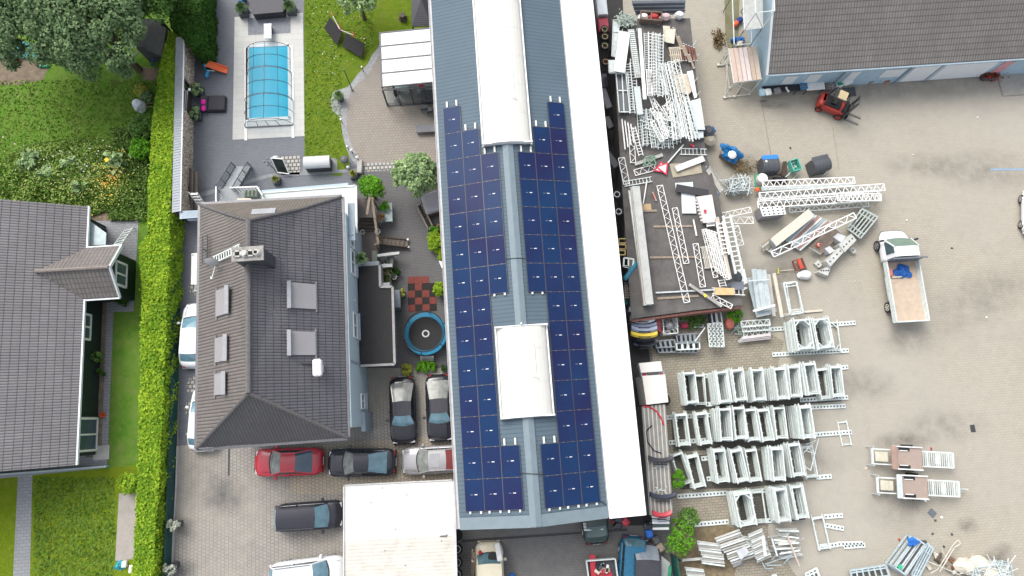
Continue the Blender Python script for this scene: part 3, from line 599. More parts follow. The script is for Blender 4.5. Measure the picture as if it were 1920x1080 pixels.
# flat terrace roof north / east, low black roof, stairs
ZF = 3.0
flatm = M('mint_roof_sheet', (.55,.61,.58), .6, var=.04, grime=.08)
m = MB(); pl = [L(house,*p,ZF) for p in ((490,364),(668,349),(669,437),(640,420),(640,395),(492,400))]; m.prism(pl, ZF-.22, ZF); m.build('terrace_roof', flatm, house)
m = MB(); m.prism([L(house,*p,0) for p in ((506,382),(668,368),(676,438),(640,420),(508,402))], 0, ZF-.22); m.build('terrace_wall', wallm, house)
m = MB(); rr = [L(house,*p,ZF+.02) for p in ((491,362),(668,348),(669,437))]
for a, b in zip(rr[:-1], rr[1:]): m.beam(a, b, .10, .08)
m.build('terrace_edging', M('pale_edging', (.62,.65,.63), .5), house)
ZB = 2.8
low = [(672,500),(711,497),(713,539),(735,538),(739,681),(676,685)]
m = MB(); m.prism([L(house,*p,ZB) for p in low], ZB-.12, ZB); m.build('flat_roof', M('black_bitumen', (.016,.015,.016), .75, var=.25, scale=3), house)
m = MB(); m.prism([L(house,*p,0) for p in ((690,508),(722,506),(724,545),(741,544),(746,680),(690,683))], 0, ZB-.12); m.build('annex_wall', M('annex_wall_grey', (.30,.33,.35), .8), house)
m = MB(); rr = [L(house,*p,ZB+.05) for p in ((712,498),(713,538),(736,538),(740,683),(676,686))]
for a, b in zip(rr[:-1], rr[1:]): m.beam(a, b, .15, .12)
m.build('roof_coping', M('pale_coping', (.33,.32,.31), .7, grime=.2), house)
# ================================================================== bungalow at the left edge
bt = tile('bungalow_tiles', (.19,.182,.188), .17, .45, wu=.30, wv=.12, dk=.72, var=.12, moss=(.20,.19,.17))
ep = W(155, 630, 2.8); bung = thing('bungalow', 'bungalow with large grey tiled roof, white trimmed gable porch and green walls coloured as shaded', 'building', (ep.x, ep.y, 0), SITE)
yn, ys = L(bung, 170, 387, 2.8).y, L(bung, 141, 872, 2.8).y; sl = .55; x_r = -9.0
def zb(x): return 2.8 - x*sl
hgt = L(bung, 217, 462, 2.8).y; lgt = L(bung, 213, 558, 2.8).y; fx = L(bung, 216, 508, 3.4).x; pm = (hgt+lgt)/2; pr = 2.8+(hgt-lgt)/2*.75; px_ = -(pr-2.8)/sl
m = MB(); m.slab([(0,ys,2.8),(0,yn,2.8),(x_r,yn,zb(x_r)),(x_r,ys,zb(x_r))], .14); m.slab([(x_r,ys,zb(x_r)),(x_r,yn,zb(x_r)),(2*x_r,yn,2.8),(2*x_r,ys,2.8)], .14); m.build('roof', bt, bung, uv=(0,1,0))
m = MB(); m.slab([(px_,pm,pr+.05),(fx,pm,pr+.05),(fx,hgt,2.83),(.0,hgt,2.83)], .12); m.slab([(px_,pm,pr+.05),(.0,lgt,2.83),(fx,lgt,2.83),(fx,pm,pr+.05)], .12)
m.build('roof', tile('porch_tiles', (.185,.168,.158), .24, .36, wu=.30, wv=.12, dk=.7, var=.14), bung, uv=(1,0,0))
m = MB(); m.path([(px_,pm,pr+.07),(fx,pm,pr+.07)], .12, 8)
m.build('ridge_tiles', M('porch_ridge', (.22,.19,.17), .7, var=.2, scale=6), bung)
wt = M('white_trim', (.66,.70,.72), .5, var=.04); m = MB()
m.beam((.03,ys,2.78),(.03,lgt,2.78), .10, .16); m.beam((.03,hgt,2.78),(.03,yn,2.78), .10, .16)
m.beam((fx+.04,hgt+.02,2.79),(fx+.04,pm,pr+.03), .09, .2); m.beam((fx+.04,lgt-.02,2.79),(fx+.04,pm,pr+.03), .09, .2)
m.beam((.05,hgt+.06,2.78),(fx+.04,hgt+.06,2.78), .09, .12); m.beam((.05,lgt-.06,2.78),(fx+.04,lgt-.06,2.78), .09, .12); m.build('fascia', wt, bung)
dgw = M('shaded_green_wall', (.012,.028,.024), .6, var=.2); m = MB()  # wall green taken nearly black: deep eave shade put into the colour
m.box((x_r-.0,(yn+ys)/2,1.3),(2*-x_r-.8,yn-ys-1.0,2.6)); m.prism([(-.5,hgt-.3),(fx-.45,hgt-.3),(fx-.45,lgt+.3),(-.5,lgt+.3)], 0, 2.62); m.add([(fx-.45,hgt-.3,2.62),(fx-.45,lgt+.3,2.62),(fx-.45,pm,pr-.35)],[(0,1,2)]); m.build('wall', dgw, bung)
def bwin(y, w, z, h, x=-.4, nm='window'):
    f = MB()
    for dz, dy, sx, sy, sz in ((h/2,0,.1,w,.09),(-h/2,0,.1,w,.09),(0,w/2,.1,.09,h),(0,-w/2,.1,.09,h),(0,0,.07,.06,h)): f.box((x+.06,y+dy,z+dz),(sx,sy+.05,sz))
    fo = f.build(nm, white, bung); q = MB(); q.box((x+.03,y,z),(.03,w-.04,h-.04)); q.build('pane', glassm, fo)
bwin(L(bung,160,610,2.4).y, 1.6, 1.9, 1.0); bwin(L(bung,158,815,1.5).y, 2.0, 1.25, 2.2, nm='terrace_door'); bwin(pm, 1.5, 2.0, 1.3, x=fx-.42)
m = MB(); m.box((-.05,L(bung,158,815,1.5).y-1.2,.05),(1.0,.9,.10)); m.build('doorstep', conc, bung)
for y in (yn-.8,ys+2.9): 
    m = MB(); m.tube((-.35,y,0),(-.35,y,2.6), .05, 8); m.build('downpipe', dgrey, bung)
m = MB(); m.slab([(-.2,hgt+2.0,2.45),(.9,hgt+1.1,2.3),(.9,hgt+.3,2.3),(-.2,hgt+.3,2.45)], .05); m.build('porch_glazing', paleglass, bung)

# ================================================================== tiled garage house, top right
gp = W(1440, 140, 2.9); gh = thing('garage_house', 'pale blue garage building with dark tiled roof and white roller doors', 'building', (gp.x, gp.y, 0), R(4.95))
gs = .655; gx = 24.0; gy = 9.0
m = MB(); m.slab([(0,0,2.9),(gx,0,2.9),(gx,gy,2.9+gy*gs),(0,gy,2.9+gy*gs)], .14); m.slab([(0,gy,2.9+gy*gs),(gx,gy,2.9+gy*gs),(gx,2*gy,2.9),(0,2*gy,2.9)], .14)
m.build('roof', tile('garage_tiles', (.21,.195,.18), .20, .40, wu=.42, wv=.18, dk=.85, var=.15, moss=(.17,.155,.14)), gh, uv=(1,0,0))
gwm = M('sky_blue_wall', (.36,.50,.60), .8, var=.07, grime=.08)
m = MB(); m.box((gx/2,gy,1.4),(gx-.9,2*gy-.4,2.8)); m.add([(.45,.4,2.8),(.45,2*gy-.4,2.8),(.45,gy,2.8+gy*gs-.4)],[(0,2,1)]); m.build('wall', gwm, gh)
m = MB(); m.beam((0,-.05,2.83),(gx,-.05,2.83), .13, .10); m.build('gutter', M('blue_gutter', (.28,.36,.42), .5), gh)
m = MB(); m.beam((-.04,0,2.85),(-.04,gy,2.85+gy*gs), .08, .2); m.build('verge_board', wt, gh)
def gel(nm, px0, px1, mat, z0, z1, dep=.05):
    x0 = L(gh, px0, 150, 1.2).x; x1 = L(gh, px1, 150, 1.2).x; q = MB(); q.box(((x0+x1)/2,.2-dep/2+.0,(z0+z1)/2),(x1-x0,dep,z1-z0)); return q.build(nm, mat, gh)
gel('garage_door', 1704, 1758, M('garage_white', (.72,.75,.78), .5, var=.04), .1, 2.35); gel('garage_door', 1762, 1860, MATS['garage_white'], .1, 2.35); gel('door', 1586, 1604, MATS['garage_white'], .05, 2.1)
for a, b in ((1464,1487),(1508,1532),(1650,1690)): w_ = gel('window', a, b, wt, 1.0, 2.1); 
gel('pink_door', 1872, 1892, M('pink_paint', (.58,.30,.33), .6), .05, 2.2)
for px in (1758,1575,1700): q = MB(); x = L(gh, px, 145, 1.5).x; q.tube((x,.12,0),(x,.12,2.8), .05, 8); q.build('downpipe', M('blue_pipe', (.26,.32,.37), .5), gh)
q = MB(); q.box((L(gh,1925,150,0).x,-.6,.045),(4.4,1.8,.09)); q.build('doorstep', M('ramp_concrete', (.35,.33,.30), .9, grime=.2), gh)
q = MB(); q.box((L(gh,1590,160,0).x,-.35,.03),(.9,.7,.05)); q.build('door_mat', dgrey, gh)

# ================================================================== white flat roof in the lower middle
fp = W(748, 990, 3.3); fr_ = thing('flat_roof_garage', 'flat roofed garage block under dirty white corrugated sheets', 'building', (fp.x, fp.y, 0), R(2.6))
c = [L(fr_, *p, 3.3) for p in ((645,915),(850,898),(850,1080),(648,1080))]; x0 = (c[0].x+c[3].x)/2; x1 = (c[1].x+c[2].x)/2; y1 = (c[0].y+c[1].y)/2; y0 = y1-11
ysp = L(fr_, 748, 1010, 3.3).y
m = MB(); m.slab([(x0,ysp,3.3),(x1,ysp,3.3),(x1,y1,3.3),(x0,y1,3.3)], .10); m.build('roof', M('white_roofing', (.66,.65,.63), .6, var=.04, grime=.12), fr_)
m = MB(); y = y0
m.slab([(x0,y0,3.28),(x1,y0,3.28),(x1,ysp-.003,3.28),(x0,ysp-.003,3.28)], .08)
while y < ysp-.1: m.box(((x0+x1)/2,y,3.285),(x1-x0-.02,.10,.035)); y += .2
m.build('corrugated_sheets', M('cream_corrugated', (.62,.585,.525), .6, var=.07, scale=1, grime=.28), fr_)
m = MB(); m.beam((x0-.05,y0,3.28),(x0-.05,y1,3.28), .08, .18); m.beam((x1+.08,y0,3.26),(x1+.08,y1,3.26), .16, .2); m.beam((x0,y1+.05,3.27),(x1,y1+.05,3.27), .06, .2); m.build('roof_edging', M('edge_white', (.58,.58,.57), .5), fr_)
m = MB(); m.box(((x0+x1)/2,(y0+y1)/2-.1,1.55),(x1-x0-.7,y1-y0-.8,3.1)); m.build('wall', M('garage_wall', (.35,.34,.32), .9), fr_)
m = MB()
for px, py in ((717,915),(763,928),(696,942),(742,992),(838,1003),(722,1032),(760,1060),(828,1014)): q = L(fr_, px, py, 3.3); m.box((q.x,q.y,3.325),(.06,.05,.03))
m.box((L(fr_,831,1005,3.3).x,L(fr_,831,1005,3.3).y,3.34),(.4,.06,.04)); m.build('roof_fixing', dgrey, fr_)

# ================================================================== veranda with white roof panels
vp = W(765, 125, 2.5); ver = thing('glazed_veranda', 'glazed garden room with white panel roof beside the hall', 'veranda', (vp.x, vp.y, 0), SITE)
zv = 2.55; c = [L(ver, *p, zv) for p in ((712,62),(812,49),(818,151),(716,163))]; x0 = (c[0].x+c[3].x)/2; x1 = c[1].x+.1; y1 = c[0].y; y0 = c[3].y
m = MB(); n = 4
for i in range(n): a = y0+(y1-y0)*i/n; m.slab([(x0+.06,a+.04,zv),(x1,a+.04,zv+.35),(x1,a+(y1-y0)/n-.04,zv+.35),(x0+.06,a+(y1-y0)/n-.04,zv)], .05)
m.build('roof_panel', M('white_roof_panel', (.70,.71,.71), .45, var=.03), ver)
m = MB()
for i in range(n+1): a = y0+(y1-y0)*i/n; m.beam((x0,a,zv-.01),(x1,a,zv+.34), .07, .10)
m.beam((x0,y0,zv-.02),(x0,y1,zv-.02), .1, .12); fy = y0-.15
for x in np.linspace(x0, x1, 5): m.beam((x,fy,0),(x,fy,zv-.1), .07, .07)
m.beam((x0,fy,zv-.12),(x1,fy,zv-.1), .1, .1); m.beam((x0,fy,.05),(x1,fy,.05), .12, .08)
for y in np.linspace(y0, y1, 4): m.beam((x0,y,0),(x0,y,zv-.1), .07, .07)
m.build('frame', dgrey, ver)
m = MB(); m.box(((x0+x1)/2,(y0+y1)/2,.03),(x1-x0,y1-y0,.06)); m.build('floor', M('veranda_floor', (.16,.17,.16), .5), ver)

# ================================================================== wood store, hedge, mesh fence, green tarp, sheds
sp_ = W(335, 235, 2.3); shed = thing('wood_store', 'long narrow wood store with corrugated grey roof and split log wall', 'shed', (sp_.x, sp_.y, 0), SITE)
q = [L(shed, *p, 2.3) for p in ((343,68),(329,397),(349,68),(337,397))]; ya, yb2 = q[1].y, q[0].y; xl = L(shed, 322, 330, 2.3).x; xr = L(shed, 339, 330, 2.3).x
m = MB(); m.slab([(xl,ya,2.15),(xr,ya,2.35),(xr,yb2,2.35),(xl,yb2,2.15)], .04); y = ya
while y < yb2: m.slab([(xl,y,2.18),(xr,y,2.38),(xr,y+.07,2.38),(xl,y+.07,2.18)], .03); y += .19
m.build('roof', M('grey_corrugated', (.34,.37,.40), .5, .2, var=.08), shed)
m = MB(); m.beam((xr+.05,ya,2.33),(xr+.05,yb2,2.33), .07, .09); m.build('gutter', white, shed)
def woodmat():
    m_, nt, b = new_mat('split_logs', .9); v = site_vec(nt); vo = nt.nodes.new("ShaderNodeTexVoronoi"); vo.inputs['Scale'].default_value = 7; lk(nt, v, vo.inputs['Vector'])
    c = mixc(nt, math_(nt, 'MULTIPLY', vo.outputs['Color'], 1.0), (.20,.14,.10), (.55,.46,.38)); c = mixc(nt, ramp(nt, vo.outputs['Distance'], .45, .75), c, (.03,.025,.02)); lk(nt, c, b.inputs['Base Color']); bump(nt, b, vo.outputs['Distance'], -1, .06); return m_
logm = woodmat(); lg = MB(); xw2 = L(shed, 363, 240, .0).x
rl = random.Random(5); y = ya+.1
yd0, yd1 = L(shed,347,218,.8).y, L(shed,349,160,.8).y
while y < yb2-.1:
    step = .14
    if not (yd0 < y < yd1):
        nz = 15
        for k in range(nz):
            z = .08+k*.145; x_ = xr+.05+(xw2-xr-.1)*(1-k/nz)*.95; r_ = rl.uniform(.06,.085)
            lg.tube((xl+.4,y+rl.uniform(-.03,.03),z),(x_+rl.uniform(-.05,.05),y+rl.uniform(-.03,.03),z+rl.uniform(-.02,.02)), r_, 5)
    y += step
o = lg.build('log_wall', M('split_log', (.64,.54,.44), .9, var=.5, scale=7, grime=.1), shed)
m = MB(); m.box(((xl+xr)/2-.15,(ya+yb2)/2,1.05),(.15,yb2-ya,2.1)); m.build('back_board', dwood, shed)
# leaning planks and tools
for k in range(7):
    a, b = W(356+k*2.6, 314+k*1.5, 1.6-.08*k), W(354+k*2.9, 396-k*.8, .3); m = MB(); m.beam(a, b, .09, .03)
    single('old_board', m, M('board_tone_%d' % (k % 3), [(.10,.08,.07),(.17,.14,.12),(.24,.21,.18)][k % 3], .85, var=.2, scale=5), 'long dark board leaning on the log wall, %s of seven from the left' % ORD[k+1], 'board', 'boards leaning on the log wall')
for k, (c_, px) in enumerate([(white,347),(galv,350),(wood,345)]):
    t = thing('garden_broom', ['white handled broom hung in the shed gap','metal handled broom hung beside the white one','wooden broom with blue head in the shed gap'][k], 'broom', W(px,186,1.5)[:], 0, 'tools hung in the wood store'); m = MB(); m.tube(L(t,px-1,206,.1),L(t,px+2,168,.5), .022, 6); m.build('handle', c_, t); m = MB(); a = L(t,px-1,207,.1) if k == 2 else L(t,px+2,168,.5); m.box(a,(.35,.16,.1)); m.build('brush', blue if k == 2 else white, t)
def ladder(label, a, b, za, zb_, w=.4, n=9, rail=.05, mat=None, rr=.03, name='ladder', cat='ladder', group=None, zig=False, tilt=0.0, rd=.04):
    """two side rails from pixel a to pixel b with rungs (or lattice bracing)"""
    A_, B_ = W(*a, za), W(*b, zb_); t = thing(name, label, cat, ((A_.x+B_.x)/2, (A_.y+B_.y)/2, min(za, zb_)), math.atan2(B_.y-A_.y, B_.x-A_.x), group)
    Ln = (B_-A_).to_2d().length; z0, z1 = za-min(za, zb_), zb_-min(za, zb_); mat = mat or galvw
    for s in (-1, 1):
        m = MB(); m.beam((-Ln/2,s*w/2,z0+tilt*s),(Ln/2,s*w/2,z1+tilt*s), rail, rail*1.2); m.build('rail' if not zig else 'chord', mat, t)
    m = MB()
    for i in range(n):
        if zig:
            x0, x1 = -Ln/2+Ln*i/n, -Ln/2+Ln*(i+1)/n; s = 1 if i % 2 else -1; m.beam((x0,-s*w/2,z0+(z1-z0)*i/n-tilt*s),(x1,s*w/2,z0+(z1-z0)*(i+1)/n+tilt*s), rd, rd)
        else: x0 = -Ln/2+Ln*(i+.5)/n; zz = z0+(z1-z0)*(i+.5)/n; m.beam((x0,-w/2,zz-tilt),(x0,w/2,zz+tilt), rd, rd*.8)
    if zig:
        for x0, zz in ((-Ln/2, z0), (Ln/2, z1)): m.beam((x0,-w/2,zz-tilt),(x0,w/2,zz+tilt), rail, rail)
    m.build('bracing' if zig else 'rungs', mat, t); return t
ladder('small white step ladder leaning at the north west corner of the hip roofed house', (362,361), (381,388), 1.9, .2, .55, 5, rail=.05, mat=white, rd=.12)
ladder('aluminium ladder leaning on the white gutter of the gable porch', (243,428), (216,465), .1, 2.7, .55, 7, mat=galvw)

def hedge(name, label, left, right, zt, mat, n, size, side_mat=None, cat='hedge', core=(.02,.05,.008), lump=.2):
    """left/right: matching pixel outlines of the top surface, at height zt"""
    Lp = [W(*p, zt) for p in left]; Rp = [W(*p, zt) for p in right]; c = (Lp[0]+Rp[-1])/2; t = thing(name, label, cat, (c.x, c.y, 0))
    Lp = [p-Vector((c.x,c.y,0)) for p in Lp]; Rp = [p-Vector((c.x,c.y,0)) for p in Rp]; m = MB(); ins = .14; rings = []
    for l, r in zip(Lp, Rp): d = (r-l).normalized(); rings.append([Vector((l.x,l.y,0))+d*ins, Vector((r.x,r.y,0))-d*ins, r-d*ins-UP*ins, l+d*ins-UP*ins])
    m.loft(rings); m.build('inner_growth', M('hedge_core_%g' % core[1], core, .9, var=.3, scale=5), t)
    P = []; O = []; k = len(Lp)-1
    for _ in range(n):
        i = rng.integers(0, k); f = rng.random(); l = Lp[i].lerp(Lp[i+1], f); r = Rp[i].lerp(Rp[i+1], f); w = rng.random()
        sgn = rng.random()
        if sgn < .5: p = l.lerp(r, w); p.z += rng.normal()*.05+lump*math.sin(p.y*2.3+p.x*1.7)*math.sin(p.y*.9+1)*.5; o = (0,0,1.2)
        elif sgn < .78: p = r.copy(); p.z = zt*w; p.x += rng.normal()*.06+lump*.6*math.sin(p.y*2.9+p.z*3)*.5; o = (1.6,0,0)
        else: p = l.copy(); p.z = zt*w; p.x += rng.normal()*.06; o = (-1.6,0,0)
        P.append(tuple(p)); O.append(o)
    for e, q in ((0,1),(k,-1)):
        for _ in range(int(n*.02)): p = Lp[e].lerp(Rp[e], rng.random()); p.z = zt*rng.random(); P.append(tuple(p)); O.append((0,q*1.5,0))
    leaves('foliage', P, size, mat, t, flat=.1, out=np.array(O)); return t
hl = [(317,60),(306,100),(297,150),(290,200),(285,250),(282,300),(279,350),(278,400),(277,440),(264,462),(263,490),(267,515),(266,560),(264,650),(262,750),(261,820),(259,900),(254,980),(250,1060),(246,1130)]
hr = [(338,60),(335,100),(333,150),(330,200),(327,250),(324,300),(321,350),(319,400),(319,440),(317,462),(317,490),(316,515),(314,560),(310,650),(306,750),(303,820),(299,900),(293,980),(288,1060),(284,1130)]
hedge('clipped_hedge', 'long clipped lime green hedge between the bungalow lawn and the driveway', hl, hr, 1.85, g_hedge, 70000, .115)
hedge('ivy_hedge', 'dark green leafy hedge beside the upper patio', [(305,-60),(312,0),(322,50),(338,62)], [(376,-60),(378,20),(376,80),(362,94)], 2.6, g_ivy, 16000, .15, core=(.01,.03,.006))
fe = thing('mesh_fence', 'dark green privacy fence along the driveway beside the hedge', 'fence', W(330, 700, 0)[:]); fpts = [(342,402),(340,480),(338,560),(335,680),(332,800),(329,900),(325,1000),(321,1110)]
m = MB(); m2 = MB()
for a, b in zip(fpts[:-1], fpts[1:]): m.slab([L(fe,*a,0)+Vector((-.02,0,1.15)),L(fe,*b,0)+Vector((-.02,0,1.15)),L(fe,*b,0)+Vector((.02,0,1.15)),L(fe,*a,0)+Vector((.02,0,1.15))], 1.15)
for a in fpts: p = L(fe,*a,0); m2.beam(p, p+UP*1.25, .06)
m.build('screen', M('green_screen', (.008,.065,.06), .7, var=.15), fe); m2.build('post', M('green_post', (.01,.05,.045), .5), fe)
t = thing('sheet_gate', 'pale blue corrugated gate roof at the north end of the alley', 'canopy', W(358,398,2.2)[:]); m = MB()
for i in range(9): m.beam(L(t,337+0,397+i*1.6,0),L(t,376,395+i*1.4,0), .07, .03)
m.slab([L(t,334,397,0)-UP*.02,L(t,376,394,0)-UP*.02,L(t,376,410,0)-UP*.3,L(t,350,412,0)-UP*.3], .03); m.build('sheet', M('pale_blue_sheet', (.34,.42,.48), .5, .2), t); m = MB(); m.box(L(t,340,398,-2.2)+UP*1.05,(.07,.07,2.1)); m.build('post', dgrey, t)

single('shed_roof', MB().slab([W(272,92,2.2),W(302,104,2.2),W(312,52,2.3),(W(283,40,2.3))], .1).box(W(291,76,1.0),(1.6,2.2,2.0)), M('shed_felt', (.09,.095,.09), .8, var=.2), 'flat grey shed roof half hidden by tree foliage', 'shed')
single('tarpaulin', MB().slab([W(-60,76,.9),W(40,76,.9),W(78,86,.8),W(86,108,.3),W(60,110,.2),(W(12,108,.2)),W(-60,108,.2)], .05), teal, 'turquoise tarpaulin stretched beneath the big tree', 'tarpaulin')
t = thing('blue_swing', 'blue and grey garden frame standing beside the shed', 'garden frame', W(292,118,.5)[:]); m = MB(); m.tube(L(t,284,124,0),L(t,288,108,.2), .05); m.build('blue_tube', blue, t); m = MB(); m.beam(L(t,288,114,.2),L(t,303,116,.2), .05); m.beam(L(t,286,108,.2),L(t,304,108,.1), .05); m.build('rail', dgrey, t)
single('toy', MB().bbox(W(30,113,.15),(.55,.22,.28),.05,-.6), orange, 'orange plastic toy lying on bare soil', 'toy'); single('toy', MB().bbox(W(82,124,.1),(.75,.2,.16),.05,.05), greenp, 'green plastic toy box at the edge of the soil', 'toy')

t = thing('garden_gate', 'pale cream gate leaf standing in the alley beside the house eave', 'gate', W(365,507,0)[:]); m = MB(); m.slab([L(t,359,475,1.6),L(t,376,474,1.6),L(t,375,533,1.6),L(t,358,534,1.6)], .06); m.build('leaf', M('gate_cream', (.60,.60,.56), .6, var=.05), t); m = MB(); [m.beam(L(t,x,y,0),L(t,x,y,1.7),.08) for x, y in ((360,477),(360,533))]; m.beam(L(t,366,533,1.0),L(t,366,545,1.0),.05); m.beam(L(t,366,545,1.0),L(t,374,545,1.0),.05); m.build('post', white, t)
# ================================================================== trees and shrubs
tree('large grey green tree at the top left corner of the garden', 60, 30, 5.5, 3.6, 2.6, g_dark, clumps=120, per=250, leaf=.135, rx=4.3, trunk=.3, cr=.72, group='trees at the top left')
tree('wide grey green tree between the corner tree and the shed', 185, 55, 5.2, 3.4, 2.4, g_dark, clumps=105, per=250, leaf=.135, rx=3.6, trunk=.28, cr=.7, group='trees at the top left')
tree('deep green tree behind the shed roof', 280, -22, 5.0, 2.0, 1.8, g_mid, clumps=90, per=120, leaf=.15, trunk=.2, cr=.7, group='trees at the top left')
tree('grey green tree overhanging the turquoise tarpaulin', 120, -15, 6, 4.2, 2.6, g_dark, clumps=115, per=230, leaf=.14, trunk=.3, cr=.9, group='trees at the top left')
tree('silvery leaved tree at the top edge of the pool lawn', 668, -14, 3.2, 1.5, 1.2, g_pale, clumps=50, per=55, leaf=.13)
tree('bushy pale green tree between the courtyard and the hall', 779, 328, 2.6, 1.55, 1.3, g_pale, clumps=130, per=60, leaf=.11, cr=.24, name='olive_willow')
tree('round bright green tree beside the wooden deck', 694, 352, 2.0, .78, .7, g_bright, clumps=45, per=55, leaf=.10, name='maple_tree', cr=.25)
shrub('yellow leaved shrub by the upper lawn', 262, 168, .42, .8, g_yel); shrub('tall green shrub against the hedge below the white parasol', 266, 238, .85, 1.5, g_mid, n=40); shrub('green shrub against the hedge beside the flower meadow', 265, 278, .8, 1.3, g_bright, n=40)
shrub('olive green shrub beside the yellow leaved one', 274, 182, .4, .7, g_dark)
shrub('small tree sapling growing at the edge of the frame yard', 1268, 898, .62, 1.9, g_bright, leaf=.10, n=22, rx=.6, per=26); shrub('wide sapling with lime leaves over the bumper pile', 1275, 1005, 1.0, 2.6, g_bright, leaf=.10, n=34, rx=.85, per=26); shrub('grey green sapling behind the lime one', 1290, 975, .7, 2.0, g_mid, leaf=.10, n=30)
shrub('weeds with red leaves at the platform edge', 1375, 590, .55, .9, g_bright, n=22); shrub('dark weeds under the platform edge', 1300, 598, .8, .5, g_mid, n=24); shrub('scrub at the left of the weed patch', 1335, 640, .3, .3, g_mid, n=8)
shrub('bush against the hedge by the concrete slab', 245, 905, .7, 1.2, g_hedge, n=30); shrub('low dark bush below the porch window', 228, 560, .5, .5, g_ivy, n=14); shrub('climbing plant in the bungalow bed', 183, 668, .35, 1.2, g_mid, n=14); shrub('creeper in the lower bungalow bed', 186, 700, .28, .8, g_ivy, n=10)
shrub('pale bush beside the hall below the big tree', 815, 445, .45, .8, g_lime, n=16); shrub('lime green conifer against the hall', 818, 458, .55, 1.0, g_lime, n=26); shrub('small lime shrub above the white trough', 826, 478, .4, .7, g_lime, n=14); shrub('compact bright shrub near the hot tub', 812, 436, .4, .7, g_bright, n=16)
shrub('round bush in a pot beside the rubber tiles', 824, 542, .48, 1.0, g_lime, n=26); shrub('bright green box hedge behind the parked cars', 797, 687, .38, .5, g_bright, n=26, rx=.72); shrub('spiky yellow green plant behind the parked cars', 762, 692, .38, .55, g_yel, n=16)
# flower meadow and sunflowers
mp = W(130, 335, 0); P = []
for _ in range(36000):
    a = rng.uniform(0, 2*math.pi); r_ = math.sqrt(rng.random()); x = mp.x+math.cos(a)*r_*4.9; y = mp.y+math.sin(a)*r_*2.9; hh = .9*(1-r_**3)+.15
    P.append((x, y, hh*rng.uniform(.35, 1)+.2*math.sin(x*2.1)*math.sin(y*2.7)))
setp(leaves('flower_meadow', P, .115, leafm('leaf_meadow', (.12,.26,.035), (.36,.44,.13), (.15,.28,.05)), flat=0, asp=2.4), 'wild flower meadow mound in the bungalow garden', 'meadow', kind='stuff')
for nm, col, n_, cx, cy, sx, sy in (('yellow', (.70,.52,.06), 170, 205, 330, 1.0, 1.7), ('orange', (.70,.30,.03), 40, 205, 337, .8, .6), ('white', (.65,.66,.62), 90, 150, 300, 3.3, 1.4), ('pale_yellow', (.42,.44,.14), 420, 150, 335, 3.6, 2.0)):
    q = W(cx, cy, .9); P = [(q.x+rng.normal()*sx*.6, q.y+rng.normal()*sy*.6, .95+rng.uniform(-.1,.25)) for _ in range(n_)]
    setp(leaves('%s_blossoms' % nm, P, .09, M('blossom_'+nm, col, .7, var=.1), flat=2, asp=1.0), '%s blossoms scattered over the flower meadow' % nm.replace('_', ' '), 'blossoms', kind='stuff')
q = W(200, 300, 1.5); t = thing('sunflower', 'single large sunflower standing above the meadow', 'sunflower', (q.x,q.y,0)); m = MB(); m.tube((0,0,0),(0,0,1.5), .025); m.build('stem', g_mid, t)
m = MB(); m.loft([[Vector((math.cos(a)*r_, math.sin(a)*r_, z)) for a in [k*math.pi/8 for k in range(16)]] for r_, z in ((.13,1.5),(.15,1.52),(.06,1.54))]); m.build('flower_head', M('sunflower_yellow', (.85,.55,.01), .6), t)
leaves('foliage', rng.normal(size=(70,3))*.32+np.array([.35,.1,1.1]), .3, g_pale, t)
for k, (x, y) in enumerate([(52,310),(85,325),(135,308),(150,350),(62,298)]): shrub(['broad leaved plant at the left of the meadow','broad leaved plant left of the meadow centre','large leaved plant in the middle of the meadow','leafy plant at the lower side of the meadow','pale plant at the upper left of the meadow'][k], x, y, .6, 1.3, g_pale, name='sunflower_plant', n=12, per=18, leaf=.26, group='broad leaved plants in the meadow', cat='plant')
m = []
for _ in range(5200): a, b = rng.uniform(210, 278), rng.uniform(240, 412); q = W(a, b, .15); m.append((q.x, q.y, rng.uniform(.02, .4)))
for _ in range(1800): a, b = rng.uniform(205, 250), rng.uniform(395, 412); q = W(a, b, .15); m.append((q.x, q.y, rng.uniform(.02, .3)))
setp(leaves('rough_weeds', m, .10, leafm('leaf_weeds', (.08,.17,.03), (.22,.32,.08)), flat=.2, asp=2.2), 'rough weeds between the meadow and the hedge', 'weeds', kind='stuff')
m = []
for _ in range(7000):
    a, b = rng.uniform(-40, 300), rng.uniform(150, 380); q = W(a, b, 0); m.append((q.x, q.y, rng.uniform(0, .06)))
for _ in range(4500): a, b = rng.uniform(572, 700), rng.uniform(0, 300); q = W(a, b, 0); (a < 640 or b < 90) and m.append((q.x, q.y, rng.uniform(0, .05)))
for _ in range(4500): a, b = rng.uniform(64, 215), rng.uniform(895, 1080); q = W(a, b, 0); m.append((q.x, q.y, rng.uniform(0, .05)))
setp(leaves('grass_tufts', m, .09, leafm('leaf_grass', (.09,.20,.02), (.20,.29,.05)), flat=.6, asp=2.6), 'taller grass tufts scattered over the lawns', 'grass', kind='stuff')
m = []
for _ in range(60): a, b = rng.uniform(580, 700), rng.uniform(10, 140); q = W(a, b, .06); m.append((q.x, q.y, .07))
setp(leaves('daisies', m, .07, M('daisy_white', (.8,.8,.72), .7), flat=4, asp=1), 'white daisies dotted over the pool lawn', 'daisies', kind='stuff')
